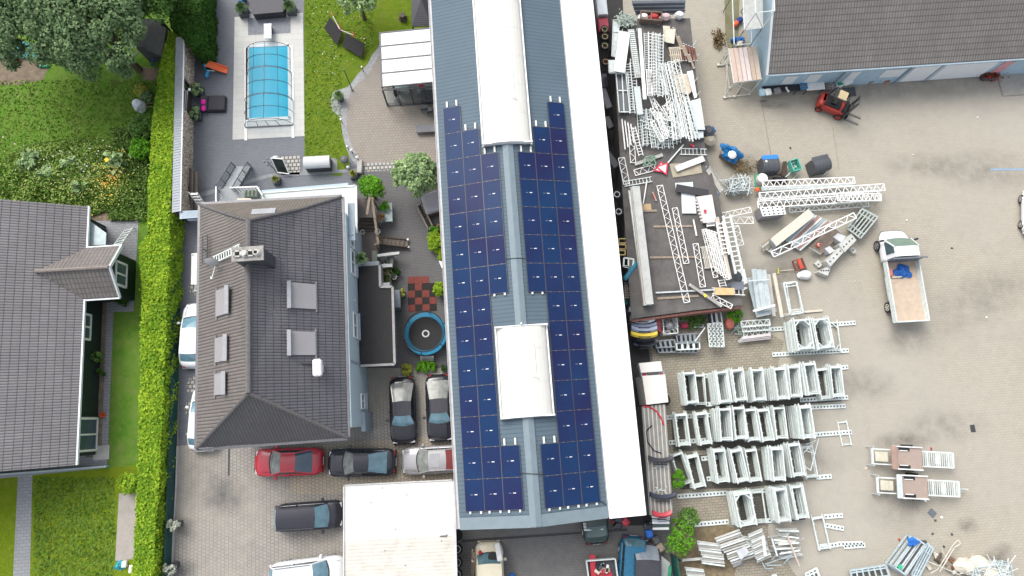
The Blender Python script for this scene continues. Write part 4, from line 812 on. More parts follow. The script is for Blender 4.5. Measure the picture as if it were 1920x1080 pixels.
# ================================================================== pool and garden furniture
t = thing('swimming_pool', 'bright blue rectangular pool sunk in the pale terrace', 'pool', W(505,160,.03)[:], SITE)
c = [L(t,*p,0) for p in ((467,86),(541,84),(545,220),(461,226))]; x0, x1 = (c[0].x+c[3].x)/2, (c[1].x+c[2].x)/2; y0, y1 = (c[2].y+c[3].y)/2, (c[0].y+c[1].y)/2
def water():
    m_, nt, b = new_mat('pool_water', .08, spec=.03); c_ = mixc(nt, ramp(nt, noise(nt, .5), .3, .7), (.0,.31,.45), (.0,.36,.50)); lk(nt, c_, b.inputs['Base Color']); bump(nt, b, noise(nt, 3), .1, .02); return m_
m = MB(); m.poly([(x0,y0,0),(x1,y0,0),(x1,y1,0),(x0,y1,0)]); m.build('water', water(), t)
m = MB()
for a, b in (((x0,y0),(x1,y0)),((x0,y1),(x1,y1)),((x0,y0),(x0,y1)),((x1,y0),(x1,y1))): m.beam((*a,.01),(*b,.01), .22, .05)
m.build('coping', M('pool_coping', (.60,.60,.57), .7), t)
en = thing('pool_enclosure', 'telescopic arched clear enclosure with dark ribs over the pool', 'pool enclosure', W(505,160,.03)[:], SITE)
def clearm():
    m_ = bpy.data.materials.new('clear_sheet'); m_.use_nodes = True; nt = m_.node_tree; b = nt.nodes['Principled BSDF']; b.inputs['Base Color'].default_value = (.75,.85,.88,1); b.inputs['Roughness'].default_value = .2; b.inputs['Specular IOR Level'].default_value = .3
    tr = nt.nodes.new("ShaderNodeBsdfTransparent"); mx = nt.nodes.new("ShaderNodeMixShader"); mx.inputs[0].default_value = .08; tr.inputs[0].default_value = (.93,.97,1,1)
    lk(nt, tr.outputs[0], mx.inputs[1]); lk(nt, b.outputs[0], mx.inputs[2]); lk(nt, mx.outputs[0], nt.nodes['Material Output'].inputs[0]); return m_
clr = clearm(); ribm = M('enclosure_rib', (.06,.07,.08), .4)
segs = [((461,130),84,124,1.60,1.05),((0,0),124,175,1.72,1.18),((0,0),175,228,1.84,1.32)]
ys_ = [L(en,505,78,1.0).y, L(en,505,124,1.1).y, L(en,505,175,1.2).y, L(en,505,233,.3).y]
for i in range(3):
    w, hh = 1.50+.09*i, 1.0+.13*i; ya, yb_ = ys_[i+1], ys_[i]; n = 16
    def sec(y, k=1.0): return [Vector((-w*math.cos(math.pi*j/n)*k, y, .05+hh*math.sin(math.pi*j/n)*k)) for j in range(n+1)]
    m = MB(); m.add(sec(ya)+sec(yb_), [(j, j+1, n+2+j, n+1+j) for j in range(n)])
    m.add(sec(ya if i == 2 else yb_), [tuple(range(n+1))]) if i in (0, 2) else None
    sg = m.build('sheet', clr, en, smooth=False); r = MB()
    for y in np.linspace(ya, yb_, 3): r.path(sec(y, 1.01), .02, 5)
    for j in (0, 5, 8, 11, 16): p0, p1 = sec(ya, 1.01)[j], sec(yb_, 1.01)[j]; r.tube(p0, p1, .015, 5)
    if i == 2:
        for x in (-.8, 0, .8): r.tube((x,ya-.02,.05),(x*.8,ya-.02,hh*.75), .02, 5)
        r.beam((-w,ya-.02,.06),(w,ya-.02,.06), .06)
    r.build('rib', ribm, en)
m = MB(); 
for s in (-1, 1): m.box((s*1.66,(ys_[0]+ys_[3])/2-.4,.02),(.2,ys_[0]-ys_[3]+1.2,.03))
m.build('floor_rail', M('rail_white', (.66,.66,.64), .5), en)
t = thing('diving_board', 'short white diving board reaching over the pool end', 'diving board', W(504,62,.3)[:], SITE); m = MB(); m.box((0,0,.25),(.55,1.2,.06)); m.build('board', M('board_grey', (.5,.52,.54), .5), t); m = MB(); m.box((0,.35,-.02),(.4,.4,.5)); m.build('stand', dgrey, t)
single('black_cover', MB().slab([W(460,-40,.75),W(531,-40,.75),W(531,22,.75),W(474,27,.75)], .7), M('dark_slate', (.045,.045,.055), .6), 'dark rectangular raised cover at the head of the pool', 'cover')
single('ball_basin', MB().lathe(W(455,2,0), [(.3,0),(.32,.5),(.2,.52),(.15,.7)]), blue, 'blue and white basin at the top of the pool terrace', 'basin')
def potted(label, px, py, r, h, mat, pot=.3, ph=.4, potm=None, square=True, spiky=True, name='potted_plant', group=None, z=0.0, cat='potted plant', n=700):
    p = W(px, py, z+ph); t = thing(name, label, cat, (p.x, p.y, z), SITE, group); m = MB(); potm = potm or dgrey
    if square: m.bbox((0,0,ph/2),(pot*2,pot*2,ph),.03)
    else: m.lathe((0,0,0), [(pot*.7,0),(pot,ph),(pot*.85,ph),(pot*.8,ph*.8)], 18)
    m.build('pot', potm, t)
    if spiky:
        V = MB()
        for _ in range(n//6):
            a = rng.uniform(0, 2*math.pi); q = rng.uniform(.35, 1)*r; d = Vector((math.cos(a), math.sin(a), 0)); s = Vector((-d.y, d.x, 0))*.02; z1 = ph+h*rng.uniform(.6, 1)
            V.add([d*.03-s+UP*ph*.9, d*.03+s+UP*ph*.9, d*q*.6+s+UP*z1, d*q*.6-s+UP*z1, d*q+UP*(z1-h*.3)], [(0,1,2,3),(3,2,4)])
        V.build('foliage', mat, t)
    else: P, O = crown_pts(r, r, h*.5, ph+h*.4, 14, max(10, n//20), r*.35); leaves('foliage', P, .09, mat, t, out=O)
    return t
potted('square planter of bushy grass left of the pool head', 455, 20, .62, .6, g_dark, .33, .5, n=1400); potted('square planter of bushy grass right of the pool head', 545, 16, .62, .6, g_dark, .33, .5, n=1400)
potted('potted shrub with white blossom above the black daybed', 372, 170, .42, .6, g_pale, .3, .4, spiky=False); potted('potted shrub with white blossom below the black daybed', 368, 216, .42, .6, g_pale, .3, .4, spiky=False)
potted('ornamental grass in a pot on the kerb beside the garden lawn', 637, 183, .5, .6, g_pale, .3, .35, n=1500, square=False); potted('yellow grass in grey square pot south of the lamp', 518, 338, .35, .5, g_yel, .25, .4, n=800); potted('yellow grass in grey square pot at the garden corner', 663, 328, .35, .5, g_yel, .25, .4, n=800)
potted('leafy plant in pot at the wall corner over the black flat roof', 679, 487, .55, .7, g_pale, .22, .35, n=900, z=2.8, square=False)
potted('flowering trough beside the grey annex wall', 752, 550, .3, .4, g_yel, .22, .4, n=500, spiky=False); potted('round pot with small green plant near the corner of the hall', 834, 690, .24, .2, g_ivy, .26, .3, square=False, spiky=False, n=200)
potted('terracotta trough of red flowers beside the hot tub', 828, 428, .35, .3, g_mid, .33, .35, potm=M('terracotta', (.42,.14,.07), .8), n=200, spiky=False)
t = thing('toddler_slide', 'orange toddler slide with blue ladder on the patio', 'slide', W(408,131,0)[:], R(-8)); m = MB(); m.slab([(-.55,-.2,.75),(.2,-.22,.25),(.75,-.22,.08),(.75,.22,.08),(.2,.22,.25),(-.55,.2,.75)], .05); m.beam((-.55,-.22,.8),(.75,-.24,.14), .05,.1); m.beam((-.55,.22,.8),(.75,.24,.14), .05,.1); m.build('chute', orange, t)
m = MB(); m.beam((-.6,-.2,.85),(-.72,-.3,0), .08); m.beam((-.6,.2,.85),(-.72,.3,0), .08); m.box((-.6,0,.78),(.16,.5,.08)); m.bbox((-.5,-.55,.3),(.2,.6,.25),.04); m.build('ladder', M('light_blue_plastic', (.04,.30,.55), .5), t); m = MB(); m.tube((-.5,-.35,.4),(0,-.3,.4), .03); m.build('brace', white, t)
t = thing('daybed', 'black rattan daybed with a long seat beside the wood store', 'daybed', W(402,197,0)[:], R(2)); rat = M('black_rattan', (.028,.028,.032), .7, var=.3, scale=12)
m = MB(); m.bbox((0,0,.14),(1.75,1.2,.28),.05); m.build('base', rat, t); m = MB(); m.bbox((.3,0,.34),(1.15,1.12,.14),.05); m.bbox((-.6,.0,.36),(.5,1.12,.18),.05); m.build('cushion', M('charcoal_cushion', (.05,.05,.058), .9), t)
for k in (0, 1): q = W(381, 191+k*12, .5); o = single('pillow', MB().bbox(q,(.3,.38,.14),.06,.1*k), M('pink_fabric', (.72,.015,.36), .8), ['upper bright pink pillow on the black daybed','lower bright pink pillow on the black daybed'][k], 'pillow', 'pink pillows')
t = thing('garden_table', 'grey slatted garden table standing against the glazed veranda', 'table', W(804,188,0)[:], SITE); m = MB()
for i in range(6): m.box((0,-.38+i*.15,.74),(1.0,.13,.03))
m.build('tabletop', M('anthracite_slats', (.085,.09,.10), .6), t)
for sx in (-.45,.45):
    for sy in (-.38,.38): m = MB(); m.box((sx,sy,.36),(.05,.05,.72)); m.build('leg', dgrey, t)
for k, (x, y) in enumerate([(797,207),(806,212)]):
    t = thing('garden_chair', ['grey garden chair pulled up to the slatted table','round backed garden chair beside the grey one'][k], 'chair', W(x,y,0)[:], .3*k); m = MB(); m.bbox((0,0,.45),(.48,.48,.05),.02); m.build('seat', M('seat_grey', (.20,.21,.21), .7), t); m = MB(); m.slab([(-.24,-.26,.85),(.24,-.26,.85),(.24,-.22,.48),(-.24,-.22,.48)], .03); m.build('backrest', dgrey, t)
    for sx in (-.2,.2):
        for sy in (-.2,.2): m = MB(); m.tube((sx,sy,0),(sx,sy,.44), .018); m.build('leg', dgrey, t)
t = thing('sun_lounger', 'grey padded sun lounger on the round terrace', 'sun lounger', W(798,245,0)[:], R(4)); m = MB(); m.bbox((0,0,.38),(1.3,.6,.08),.03); m.slab([(.55,-.3,.42),(.95,-.3,.75),(.95,.3,.75),(.55,.3,.42)], .06); m.build('mattress', M('lounger_grey', (.17,.175,.185), .8), t)
for sx in (-.55,.5):
    for sy in (-.25,.25): m = MB(); m.box((sx,sy,.17),(.05,.05,.34)); m.build('leg', dgrey, t)
t = thing('closed_parasol', 'closed dark parasol at the corner of the glazed veranda', 'parasol', W(746,192,0)[:]); m = MB(); m.tube((0,0,.05),(0,0,2.6), .025); m.build('pole', dgrey, t); m = MB(); m.lathe((0,0,1.0), [(.1,0),(.13,.4),(.05,1.55),(.01,1.65)], 10); m.build('canopy', M('grey_canopy', (.05,.05,.055), .9), t); m = MB(); m.cyl((0,0,0), .28, .1); m.build('base', dgrey, t)
for k, (x, y, c_, w_) in enumerate([(756,170,paleglass,1.0),(800,172,M('sofa_grey',(.3,.31,.3),.9),1.3)]):
    t = thing(['glass_table','garden_sofa'][k], ['glass topped table inside the veranda','grey sofa with a red cushion inside the veranda'][k], ['table','sofa'][k], W(x,y,.06)[:], SITE); m = MB(); m.bbox((0,0,.4+.2*(1-k)),(w_,.6,.08 if k == 0 else .35),.03); m.build(['tabletop','seat'][k], c_, t); m = MB()
    for sx in (-.4,.4): m.box((sx,0,.2),(.06,.4,.4))
    m.build('leg', white, t)
    if k: m = MB(); m.bbox((-.35,.1,.62),(.35,.3,.15),.05); m.build('cushion', M('red_fabric', (.55,.03,.08), .8), t)
# pair of black panels with red and white pole
for k, pts in enumerate([((619,32),(642,60),(632,84),(608,52)),((648,62),(684,82),(678,108),(642,86))]):
    t = thing('folding_panel', ['upper left black folding panel lying on the lawn','lower right black folding panel lying on the lawn'][k], 'panel', (*W(*pts[0],0).xy,0), 0, 'black panels on the lawn'); m = MB(); m.slab([L(t,*p,.55 if i < 2 else .3) for i, p in enumerate(pts)], .05); m.build('sheet', M('black_fabric', (.012,.012,.014), .8), t); m = MB()
    for p in pts: q = L(t,*p,.3); m.tube((q.x,q.y,0), q, .015)
    m.build('leg', dgrey, t)
t = thing('marking_pole', 'red and white pole resting across the black panels', 'pole', (*W(638,55,0).xy,.6)); m = MB(); m.tube(L(t,621,24,0),L(t,637,55,0), .03); m.tube(L(t,638,56,0),L(t,664,66,0), .03); m.build('pole', M('pole_white', (.7,.6,.58), .5), t); m = MB(); m.tube(L(t,634,46,.01),L(t,639,57,.01), .037); m.tube(L(t,660,59,.01),L(t,665,70,.01), .037); m.tube(L(t,621,23,.01),L(t,624,30,.01), .037); m.build('red_band', red, t)
t = thing('lawn_shower', 'tall slim post light leaning over the terrace kerb', 'post light', W(661,170,0)[:]); m = MB(); m.tube((0,0,0),L(t,645,131,2.3)*1.0, .035); m.build('post', dgrey, t); m = MB(); m.cyl((0,0,0), .1, .08); m.build('base', dgrey, t)
for k, (x, y) in enumerate([(682,135),(643,232),(655,282)]):
    t = thing('path_light', ['short bollard light beside the veranda path','bollard light halfway along the terrace kerb','bollard light near the cobble strip'][k], 'garden light', W(x,y,0)[:], 0, 'bollard lights along the kerb'); m = MB(); m.tube((0,0,0),(-.02,0,.7), .03); m.build('post', dgrey, t); m = MB(); m.cyl((-.02,0,.7), .06, .08, 10); m.build('lamp_head', white, t)
potp = W(755,31,.3); t = thing('tree_stump', 'gnarled dark tree stump on the garden lawn', 'stump', (potp.x,potp.y,0)); m = MB(); m.lathe((0,0,0), [(.35,0),(.25,.15),(.22,.5),(.18,.52)], 9); m.build('trunk', dwood, t); m = MB()
for a in range(5): m.tube((0,0,.2),(math.cos(a*1.3)*.45,math.sin(a*1.3)*.45,.35), .05, 5, .02)
m.build('root', dwood, t)
t = thing('gazebo', 'dark slatted gazebo roof tucked against the hall', 'gazebo', W(790,25,2.2)[:], SITE); t.location.z = 0; m = MB(); a, b, c_, d_ = [L(t,*p,2.2) for p in ((771,-30),(812,-30),(809,48),(772,50))]; top = (a+b+c_+d_)/4+UP*.7
for p, q in ((a,b),(b,c_),(c_,d_),(d_,a)): m.slab([p,q,top], .06) if (q-p).length else None
m.build('roof', tile('gazebo_slats', (.07,.07,.08), 0, .14, wv=.25, dk=.6, wave=False), t, uv=(1,0,0)); m = MB()
for p in (a,b,c_,d_): m.beam((p.x*.92,p.y*.92,0),(p.x*.92,p.y*.92,2.2), .1)
m.build('post', dwood, t)
# storage box, cold frame, lamp, letter box
t = thing('storage_box', 'large storage box with rounded pale grey lid on paving slab', 'storage box', W(600,312,0)[:], SITE); m = MB(); m.bbox((0,0,.4),(1.75,.85,.8),.05); m.build('body', M('box_dark', (.05,.05,.055), .6), t); n = 8
m = MB(); m.loft([[Vector((x,-.45*math.cos(math.pi*j/n),.8+.32*math.sin(math.pi*j/n))) for j in range(n+1)] for x in (-.9,.9)]); m.build('lid', M('lid_grey', (.50,.51,.52), .5, var=.05), t)
ground('paving_slab', [(567,300),(632,296),(633,322),(568,326)], 10*Z, M('slab_grey', (.24,.25,.25), .8))
t = thing('cold_frame', 'slanted black panel in a white frame standing on the cobbles', 'cold frame', W(530,318,0)[:], R(-8)); m = MB(); A4 = [(-.55,.35,1.1),(.25,.4,1.1),(.62,-.35,.3),(-.2,-.35,.3)]; m.slab(A4[::-1], .05); m.build('panel', M('panel_black', (.012,.02,.018), .3), t); m = MB()
for i in range(4): m.beam(A4[i], A4[(i+1)%4], .06)
for p in A4: m.tube((p[0],p[1],0), p, .025)
m.build('frame', white, t)
single('garden_bag', MB().lathe(W(520,303,0), [(.25,0),(.3,.4),(.15,.7)], 9), M('bag_white', (.6,.62,.62), .6), 'white bag standing behind the slanted black panel', 'bag')
t = thing('garden_lamp', 'slender garden lamp with cluster of small heads on the patio', 'lamp', W(518,322,0)[:]); m = MB(); tp = L(t,501,303,2.0); m.tube((0,0,0),tp, .03); m.build('post', dgrey, t)
for k in range(4): m = MB(); m.lathe(tp+Vector((math.cos(k*1.6)*.22,math.sin(k*1.6)*.22,-.05)), [(.02,0),(.09,.03),(.1,.09),(.03,.13)], 10); m.build('lamp_head', M('lamp_grey', (.16,.17,.18), .4), t)
t = thing('grill', 'dark kettle barbecue at the lower lawn corner', 'barbecue', W(650,307,0)[:]); m = MB(); m.lathe((0,0,.5), [(.1,0),(.28,.15),(.3,.3),(.22,.42),(.05,.5)], 14); m.build('bowl', M('grill_grey', (.12,.12,.13), .35), t)
for k in range(3): m = MB(); m.tube((0,0,.6),(math.cos(k*2.1)*.3,math.sin(k*2.1)*.3,0), .02); m.build('leg', dgrey, t)
for k, (x, y) in enumerate([(655,318),(661,287),(672,300)]):
    t = thing('globe_light', ['white globe light beside the barbecue','white globe light on the terrace kerb','globe light among the kerb stones'][k], 'garden light', W(x,y,0)[:], 0, 'globe lights'); m = MB(); m.cyl((0,0,0), .04, .4, 8); m.build('post', dgrey, t); m = MB(); m.lathe((0,0,.38), [(.03,0),(.10,.05),(.12,.12),(.09,.2),(.02,.24)], 12); m.build('globe', white, t)
single('mosaic_trough', MB().bbox(W(675,313,.2),(.35,1.0,.35),.05), conc, 'pale stone trough beside the round tree', 'trough')
# outside stair with railings and white balcony
st = thing('outdoor_stair', 'grey steel outside stair with two mesh railings north of the house', 'stair', W(437,345,0)[:]); gm = M('stair_grey', (.12,.14,.16), .5, .2)
q0, q1 = L(st,457,313,.1), L(st,428,362,2.6); d = q1-q0; sd = Vector((-d.y,d.x,0)).normalized()*.55; m = MB()
for i in range(13): p = q0.lerp(q1,(i+.5)/13); m.slab([p-sd-d*.03,p+sd-d*.03,Vector(p+sd+d*.03)*1.0,p-sd+d*.03], .03) if 0 else m.beam(p-sd, p+sd, .22, .035)
m.build('tread', M('tread_grey', (.30,.33,.35), .6), st)
for s in (-1, 1):
    a, b = q0+sd*s, q1+sd*s; m = MB(); m.beam(a+UP*.95, b+UP*.95, .05); m.beam(a+UP*.1, b+UP*.1, .05)
    for i in range(26): p = a.lerp(b,i/25); m.beam(p+UP*.1, p+UP*.95, .02 if i % 8 else .05)
    m.build('railing', gm, st)
    m = MB(); m.beam(a, b, .05, .22); m.build('stringer', gm, st)
bal = thing('balcony', 'small balcony with white railings at the north side of the house', 'balcony', W(460,372,2.8)[:]); m = MB(); m.slab([L(bal,412,356,0),L(bal,425,350,0),L(bal,486,350,0),L(bal,494,378,0),L(bal,412,388,0)], .15); m.build('deck', M('balcony_deck', (.28,.30,.31), .7), bal)
m = MB()
for a, b in (((405,350),(405,384)),((431,352),(482,350)),((482,350),(492,366)),((431,379),(486,376))):
    p, q = L(bal,*a,.95), L(bal,*b,.95); m.beam(p, q, .08, .06)
m.build('handrail', white, bal); m = MB()
for a, b in (((405,350),(405,384)),((431,352),(482,350)),((482,350),(492,366))):
    p, q = L(bal,*a,.95), L(bal,*b,.95); n = int((q-p).length/.2)
    for i in range(n+1): r = p.lerp(q, i/n); m.beam(r-UP*.9, r, .025)
m.build('baluster', gm, bal); m = MB()
for x, y in ((406,384),(488,378)): p = L(bal,x,y,0); m.beam((p.x,p.y,-2.8),(p.x,p.y,0), .1)
m.build('post', white, bal)
t = thing('balcony_crate', 'green planter crate standing on the balcony', 'crate', W(473,366,2.85)[:]); m = MB(); m.bbox((0,0,.2),(.85,.45,.4),.03); m.build('body', M('olive_crate', (.22,.27,.20), .7), t); m = MB()
for x in (-.25,0,.25): m.box((x,0,.41),(.12,.36,.02))
m.build('slot', M('slot_dark', (.08,.1,.08), .8), t)
single('balcony_table', MB().bbox(W(458,376,3.6),(.9,.3,.06),.02).box(W(458,376,3.2),(.08,.08,.75)), palew, 'narrow wooden table at the balcony edge', 'table')

# ================================================================== wooden deck and courtyard
dk = thing('timber_deck', 'weathered timber deck and steps between house and courtyard', 'deck', W(705,420,0)[:]); tm = tile('deck_boards', (.13,.105,.095), .14, 0, wu=.2, dk=.6, wave=False, var=.25)
def px_box(m, t, pts, z0, z1): m.prism([L(t,*p,z1) for p in pts], z0, z1)
m = MB(); px_box(m, dk, ((672,372),(700,370),(703,408),(672,408)), 1.5, 1.62); px_box(m, dk, ((673,434),(713,434),(712,458),(709,498),(672,500)), .45, .55); m.build('deck_board', tm, dk, uv=(0,1,0)); m = MB()
for i in range(4): px_box(m, dk, ((672,408+i*6.5),(703,408+i*6.5),(703,414+i*6.5),(672,414+i*6.5)), 1.2-i*.22, 1.3-i*.22)
m.build('step', M('step_wood', (.11,.085,.075), .8, var=.3, scale=6), dk); m = MB()
for a, b, za, zb2 in (((697,370),(707,440),2.4,1.6),((688,402),(693,370),2.3,2.5),((707,440),(709,458),1.5,1.4)): m.beam(L(dk,*a,za), L(dk,*b,zb2), .16, .06)
for p, z in (((699,372),2.4),((703,408),2.0),((708,440),1.6),((704,458),1.5)): q = L(dk,*p,z); m.beam((q.x,q.y,0), q, .12)
m.build('railing', wood, dk); m = MB(); px_box(m, dk, ((697,470),(706,470),(708,498),(698,498)), .9, .96); m.build('bench_board', M('greenish_board', (.20,.23,.19), .8), dk)
t = thing('wooden_ladder_stair', 'dark wooden open stair leading down into the courtyard', 'stair', W(735,455,0)[:]); a0, a1, b0, b1 = L(t,711,444,.7), L(t,765,450,.15), L(t,709,457,.7), L(t,766,464,.15); m = MB()
for k in range(7): p, q = a0.lerp(a1,(k+.5)/7), b0.lerp(b1,(k+.5)/7); m.beam(p, q, .24, .04)
m.build('tread', M('tread_brown', (.15,.12,.10), .8, var=.3), t); m = MB(); m.beam(a0+UP*.05, a1+UP*.05, .07, .16); m.beam(b0+UP*.1, b1+UP*.1, .09, .16); m.build('stringer', dwood, t); m = MB()
for p in (a1,b1): m.cyl(p+UP*.1, .07, .08, 10)
m.build('post_cap', white, t)
t = thing('cellar_stair', 'sunken stone steps with white walls beside the black flat roof', 'stair', W(725,490,0)[:]); m = MB()
for i in range(5): m.box(L(t,712+i*6.4,492,.0)+UP*(.1+.16*i),(.23,1.15,.2+.32*i*0))
m.build('step', M('step_grey', (.12,.12,.13), .8), t); m = MB(); m.beam(L(t,708,480,1.0),L(t,749,475,1.0), .18, .3); m.beam(L(t,712,500,1.0),L(t,736,498,1.0), .22, .3); m.build('side_wall', M('white_stone', (.52,.53,.52), .7), t)
t = thing('raised_bed', 'small planted light well with white kerb beside the black roof', 'planter', W(725,518,.6)[:]); m = MB(); m.box((0,0,.1),(.7,1.3,.2)); m.build('soil', MATS['bare_soil'], t); leaves('foliage', rng.normal(size=(160,3))*np.array([.25,.45,.1])+np.array([0,0,.3]), .1, g_ivy, t)
for k, (x, y, c_) in enumerate([(735,505,g_mid),(743,510,g_ivy)]): potted(['potted herb at the head of the cellar steps','dark leaved pot plant beside the cellar steps'][k], x, y, .3, .35, c_, .18, .3, n=260, spiky=False, square=False)
for k, (x, y, r) in enumerate([(739,520,.22),(681,437,.17),(709,436,.20),(689,495,.18),(722,500,.15)]):
    t = thing('round_pot', ['large round white rimmed pot by the light well','small white lantern below the awning','white round pot at the foot of the deck steps','white pot on the dark deck beside the house','small pot at the cellar wall'][k], 'pot', W(x,y,.5 if k else .2)[:], 0); m = MB(); m.lathe((0,0,0), [(r*.75,0),(r,.3),(r*.8,.3),(r*.75,.15)], 18); m.build('bowl', M('pot_white', (.58,.57,.53), .6), t); m = MB(); m.cyl((0,0,.14), r*.72, .02, 16); m.build('soil', M('pot_soil', (.18,.17,.15), .9), t)
t = thing('glass_table_tennis', 'pale glass topped table with pot plants near the deck', 'table', W(725,400,0)[:], R(0)); m = MB(); m.slab([L(t,711,381,.75),L(t,735,380,.75),L(t,736,415,.75),L(t,711,416,.75)], .04); m.build('tabletop', M('frosted_glass', (.30,.38,.38), .15), t)
for x, y in ((713,384),(733,384),(733,412),(713,412)): p = L(t,x,y,.7); m = MB(); m.beam((p.x,p.y,0), p, .06); m.build('leg', white, t)
potted('pot of green leaves on the pale table', 721, 388, .34, .3, g_bright, .14, .2, z=.79, n=420, spiky=False, square=False); potted('pot of pink flowers on the pale table', 715, 407, .25, .25, leafm('leaf_rose', (.3,.12,.08), (.12,.2,.05)), .16, .2, z=.79, n=300, spiky=False, square=False)
t = thing('hot_tub', 'square hot tub with pale lilac grey cover beside the hall', 'hot tub', W(812,386,0)[:], R(18)); m = MB(); m.bbox((0,0,.38),(1.35,1.6,.76),.12); m.build('cabinet', dwood, t); m = MB(); m.bbox((0,0,.82),(1.3,1.5,.12),.1); m.build('cover', M('lilac_cover', (.34,.33,.37), .7, var=.06), t)
t = thing('raised_planter', 'long weathered wooden planter running beside the hot tub', 'planter', W(797,398,0)[:]); m = MB(); 
for a, b in (((782,388),(804,432)),((790,382),(811,424)),((804,432),(811,424)),((782,388),(790,382))): m.beam(L(t,*a,.5), L(t,*b,.5), .1, .35)
m.build('side_board', M('grey_timber', (.20,.18,.17), .85, var=.25, scale=6), t); leaves('foliage', np.array([list(L(t,786+f*22+rng.uniform(-2,2),386+f*42+rng.uniform(-3,3),.5)) for f in rng.random(260)]), .10, leafm('leaf_heather', (.10,.05,.08), (.10,.16,.04)), t)
single('white_trough', MB().slab([W(822,488,.5),W(833,492,.5),W(834,504,.5),W(828,502,.5)], .45), white, 'white slanting trough against the hall wall', 'trough')
ru = [W(764,519,.03),W(806,518,.03),W(808,572,.03),W(764,576,.03)]; t = thing('rubber_tile_mat', 'chequered mat of red and black rubber tiles', 'play mat', (ru[0].x,ru[0].y,.024), R(2.5)); s_ = .49; rm_ = [M('rubber_red', (.20,.05,.04), .9, var=.2, scale=9), M('rubber_black', (.025,.022,.02), .9)]
pat = ['rrr','krkk','rkrk','krkr','rkrk']
for j, row in enumerate(pat):
    for i, ch_ in enumerate(row): m = MB(); m.box((.25+i*s_,-.25-j*s_,.015),(s_-.012,s_-.012,.03)); m.build('rubber_tile', rm_[ch_ == 'k'], t)
# trampoline
t = thing('trampoline', 'round trampoline with blue safety pad and black net', 'trampoline', W(800,628,0)[:]); R1 = 1.32; m = MB(); m.cyl((0,0,.72), R1-.1, .02, 40); m.build('jumping_mat', M('tramp_mat', (.012,.012,.013), .7), t)
m = MB(); m.lathe((0,0,.73), [(R1-.18,0),(R1-.18,.045),(R1+.1,.03),(R1+.12,-.03)], 44); pm_ = M('blue_pad', (.03,.36,.62), .5, var=.06)
m = MB(); n = 44
def ringp(r, z): return [Vector((math.cos(2*math.pi*i/n)*r, math.sin(2*math.pi*i/n)*r, z)) for i in range(n)]
m.loft([ringp(R1-.2,.75), ringp(R1-.18,.79), ringp(R1+.1,.77), ringp(R1+.13,.68)], cap=False); m.build('safety_pad', pm_, t)
m = MB(); rings = [ringp(.16,.75), ringp(.16,.752), ringp(.25,.752), ringp(.25,.75)]; m.loft(rings, cap=False); m.build('centre_ring', M('ring_white', (.6,.6,.6), .6), t)
m = MB(); m.torus((0,0,1.95), R1+.02, .035, 44, 6); m.build('top_hoop', M('hoop_black', (.02,.02,.022), .6), t)
def netm():
    m_ = bpy.data.materials.new('net'); m_.use_nodes = True; nt = m_.node_tree; b = nt.nodes['Principled BSDF']; b.inputs['Base Color'].default_value = (.012,.013,.015,1); tr = nt.nodes.new("ShaderNodeBsdfTransparent"); mx = nt.nodes.new("ShaderNodeMixShader"); mx.inputs[0].default_value = .5
    lk(nt, tr.outputs[0], mx.inputs[1]); lk(nt, b.outputs[0], mx.inputs[2]); lk(nt, mx.outputs[0], nt.nodes['Material Output'].inputs[0]); return m_
m = MB(); m.loft([ringp(R1-.2,.78), ringp(R1+.0,1.95)], cap=False); m.build('safety_net', netm(), t)
for k in range(6):
    a = k*math.pi/3+.4; m = MB(); m.tube((math.cos(a)*(R1+.15),math.sin(a)*(R1+.15),0),(math.cos(a)*(R1+.15),math.sin(a)*(R1+.15),1.5), .03); m.tube((math.cos(a)*(R1+.15),math.sin(a)*(R1+.15),1.5),(math.cos(a)*(R1+.03),math.sin(a)*(R1+.03),1.97), .03); m.build('net_pole', M('hoop_black', (.02,.02,.022)), t)
for k in range(4): a = k*math.pi/2+.2; m = MB(); m.tube((math.cos(a)*R1,math.sin(a)*R1,0),(math.cos(a)*R1,math.sin(a)*R1,.7), .03); m.build('leg', galv, t)
m = MB()
for i in range(3): m.box((.1,-R1-.2-.1*i,.5-.15*i),(.9,.12,.04))
m.build('step_ladder', M('step_grey2', (.32,.32,.32), .5), t)
t = thing('grey_locker', 'grey metal garden cabinet against the annex', 'cabinet', W(747,566,0)[:], SITE); m = MB(); m.bbox((0,0,.6),(.55,1.2,1.2),.03); m.build('body', M('locker_blue_grey', (.20,.23,.26), .5), t); m = MB(); m.box((.285,0,.6),(.02,1.0,1.0)); m.build('door', dgrey, t)
# driveway lanterns of flowers on fence posts
for k, (x, y) in enumerate([(326,985),(320,1064)]): potted(['tall pot of white flowers on the driveway wall, the upper one','tall pot of white flowers on the driveway wall, the lower one'][k], x, y, .38, .3, leafm('leaf_white_flower', (.5,.52,.45), (.25,.3,.2)), .18, .9, n=420, spiky=False, group='flower pots on the driveway edge')
m = MB(); k0 = [(333,836),(331,900),(328,960),(324,1030),(320,1120)]
for a, b in zip(k0[:-1], k0[1:]): m.beam(W(*a,.08), W(*b,.08), .07, .16)
single('kerb_edging', m, M('pale_kerb2', (.5,.5,.48), .8), 'thin pale kerb edging along the driveway fence', 'kerb')
m = MB(); m.beam(W(-200,905,.25), W(203,874,.25), .10, .5); single('edging_rail', m, M('pale_rail', (.42,.5,.5), .6), 'pale edging rail between the bungalow path and front lawn', 'edging')
for k, (x, y) in enumerate([(196,778),(245,912)]): single('orange_bucket', MB().lathe(W(x,y,0), [(.12,0),(.16,.28),(.13,.28),(.12,.1)], 14), orange, ['orange bucket in the bungalow bed','orange flower pot beside the hedge'][k], 'bucket')
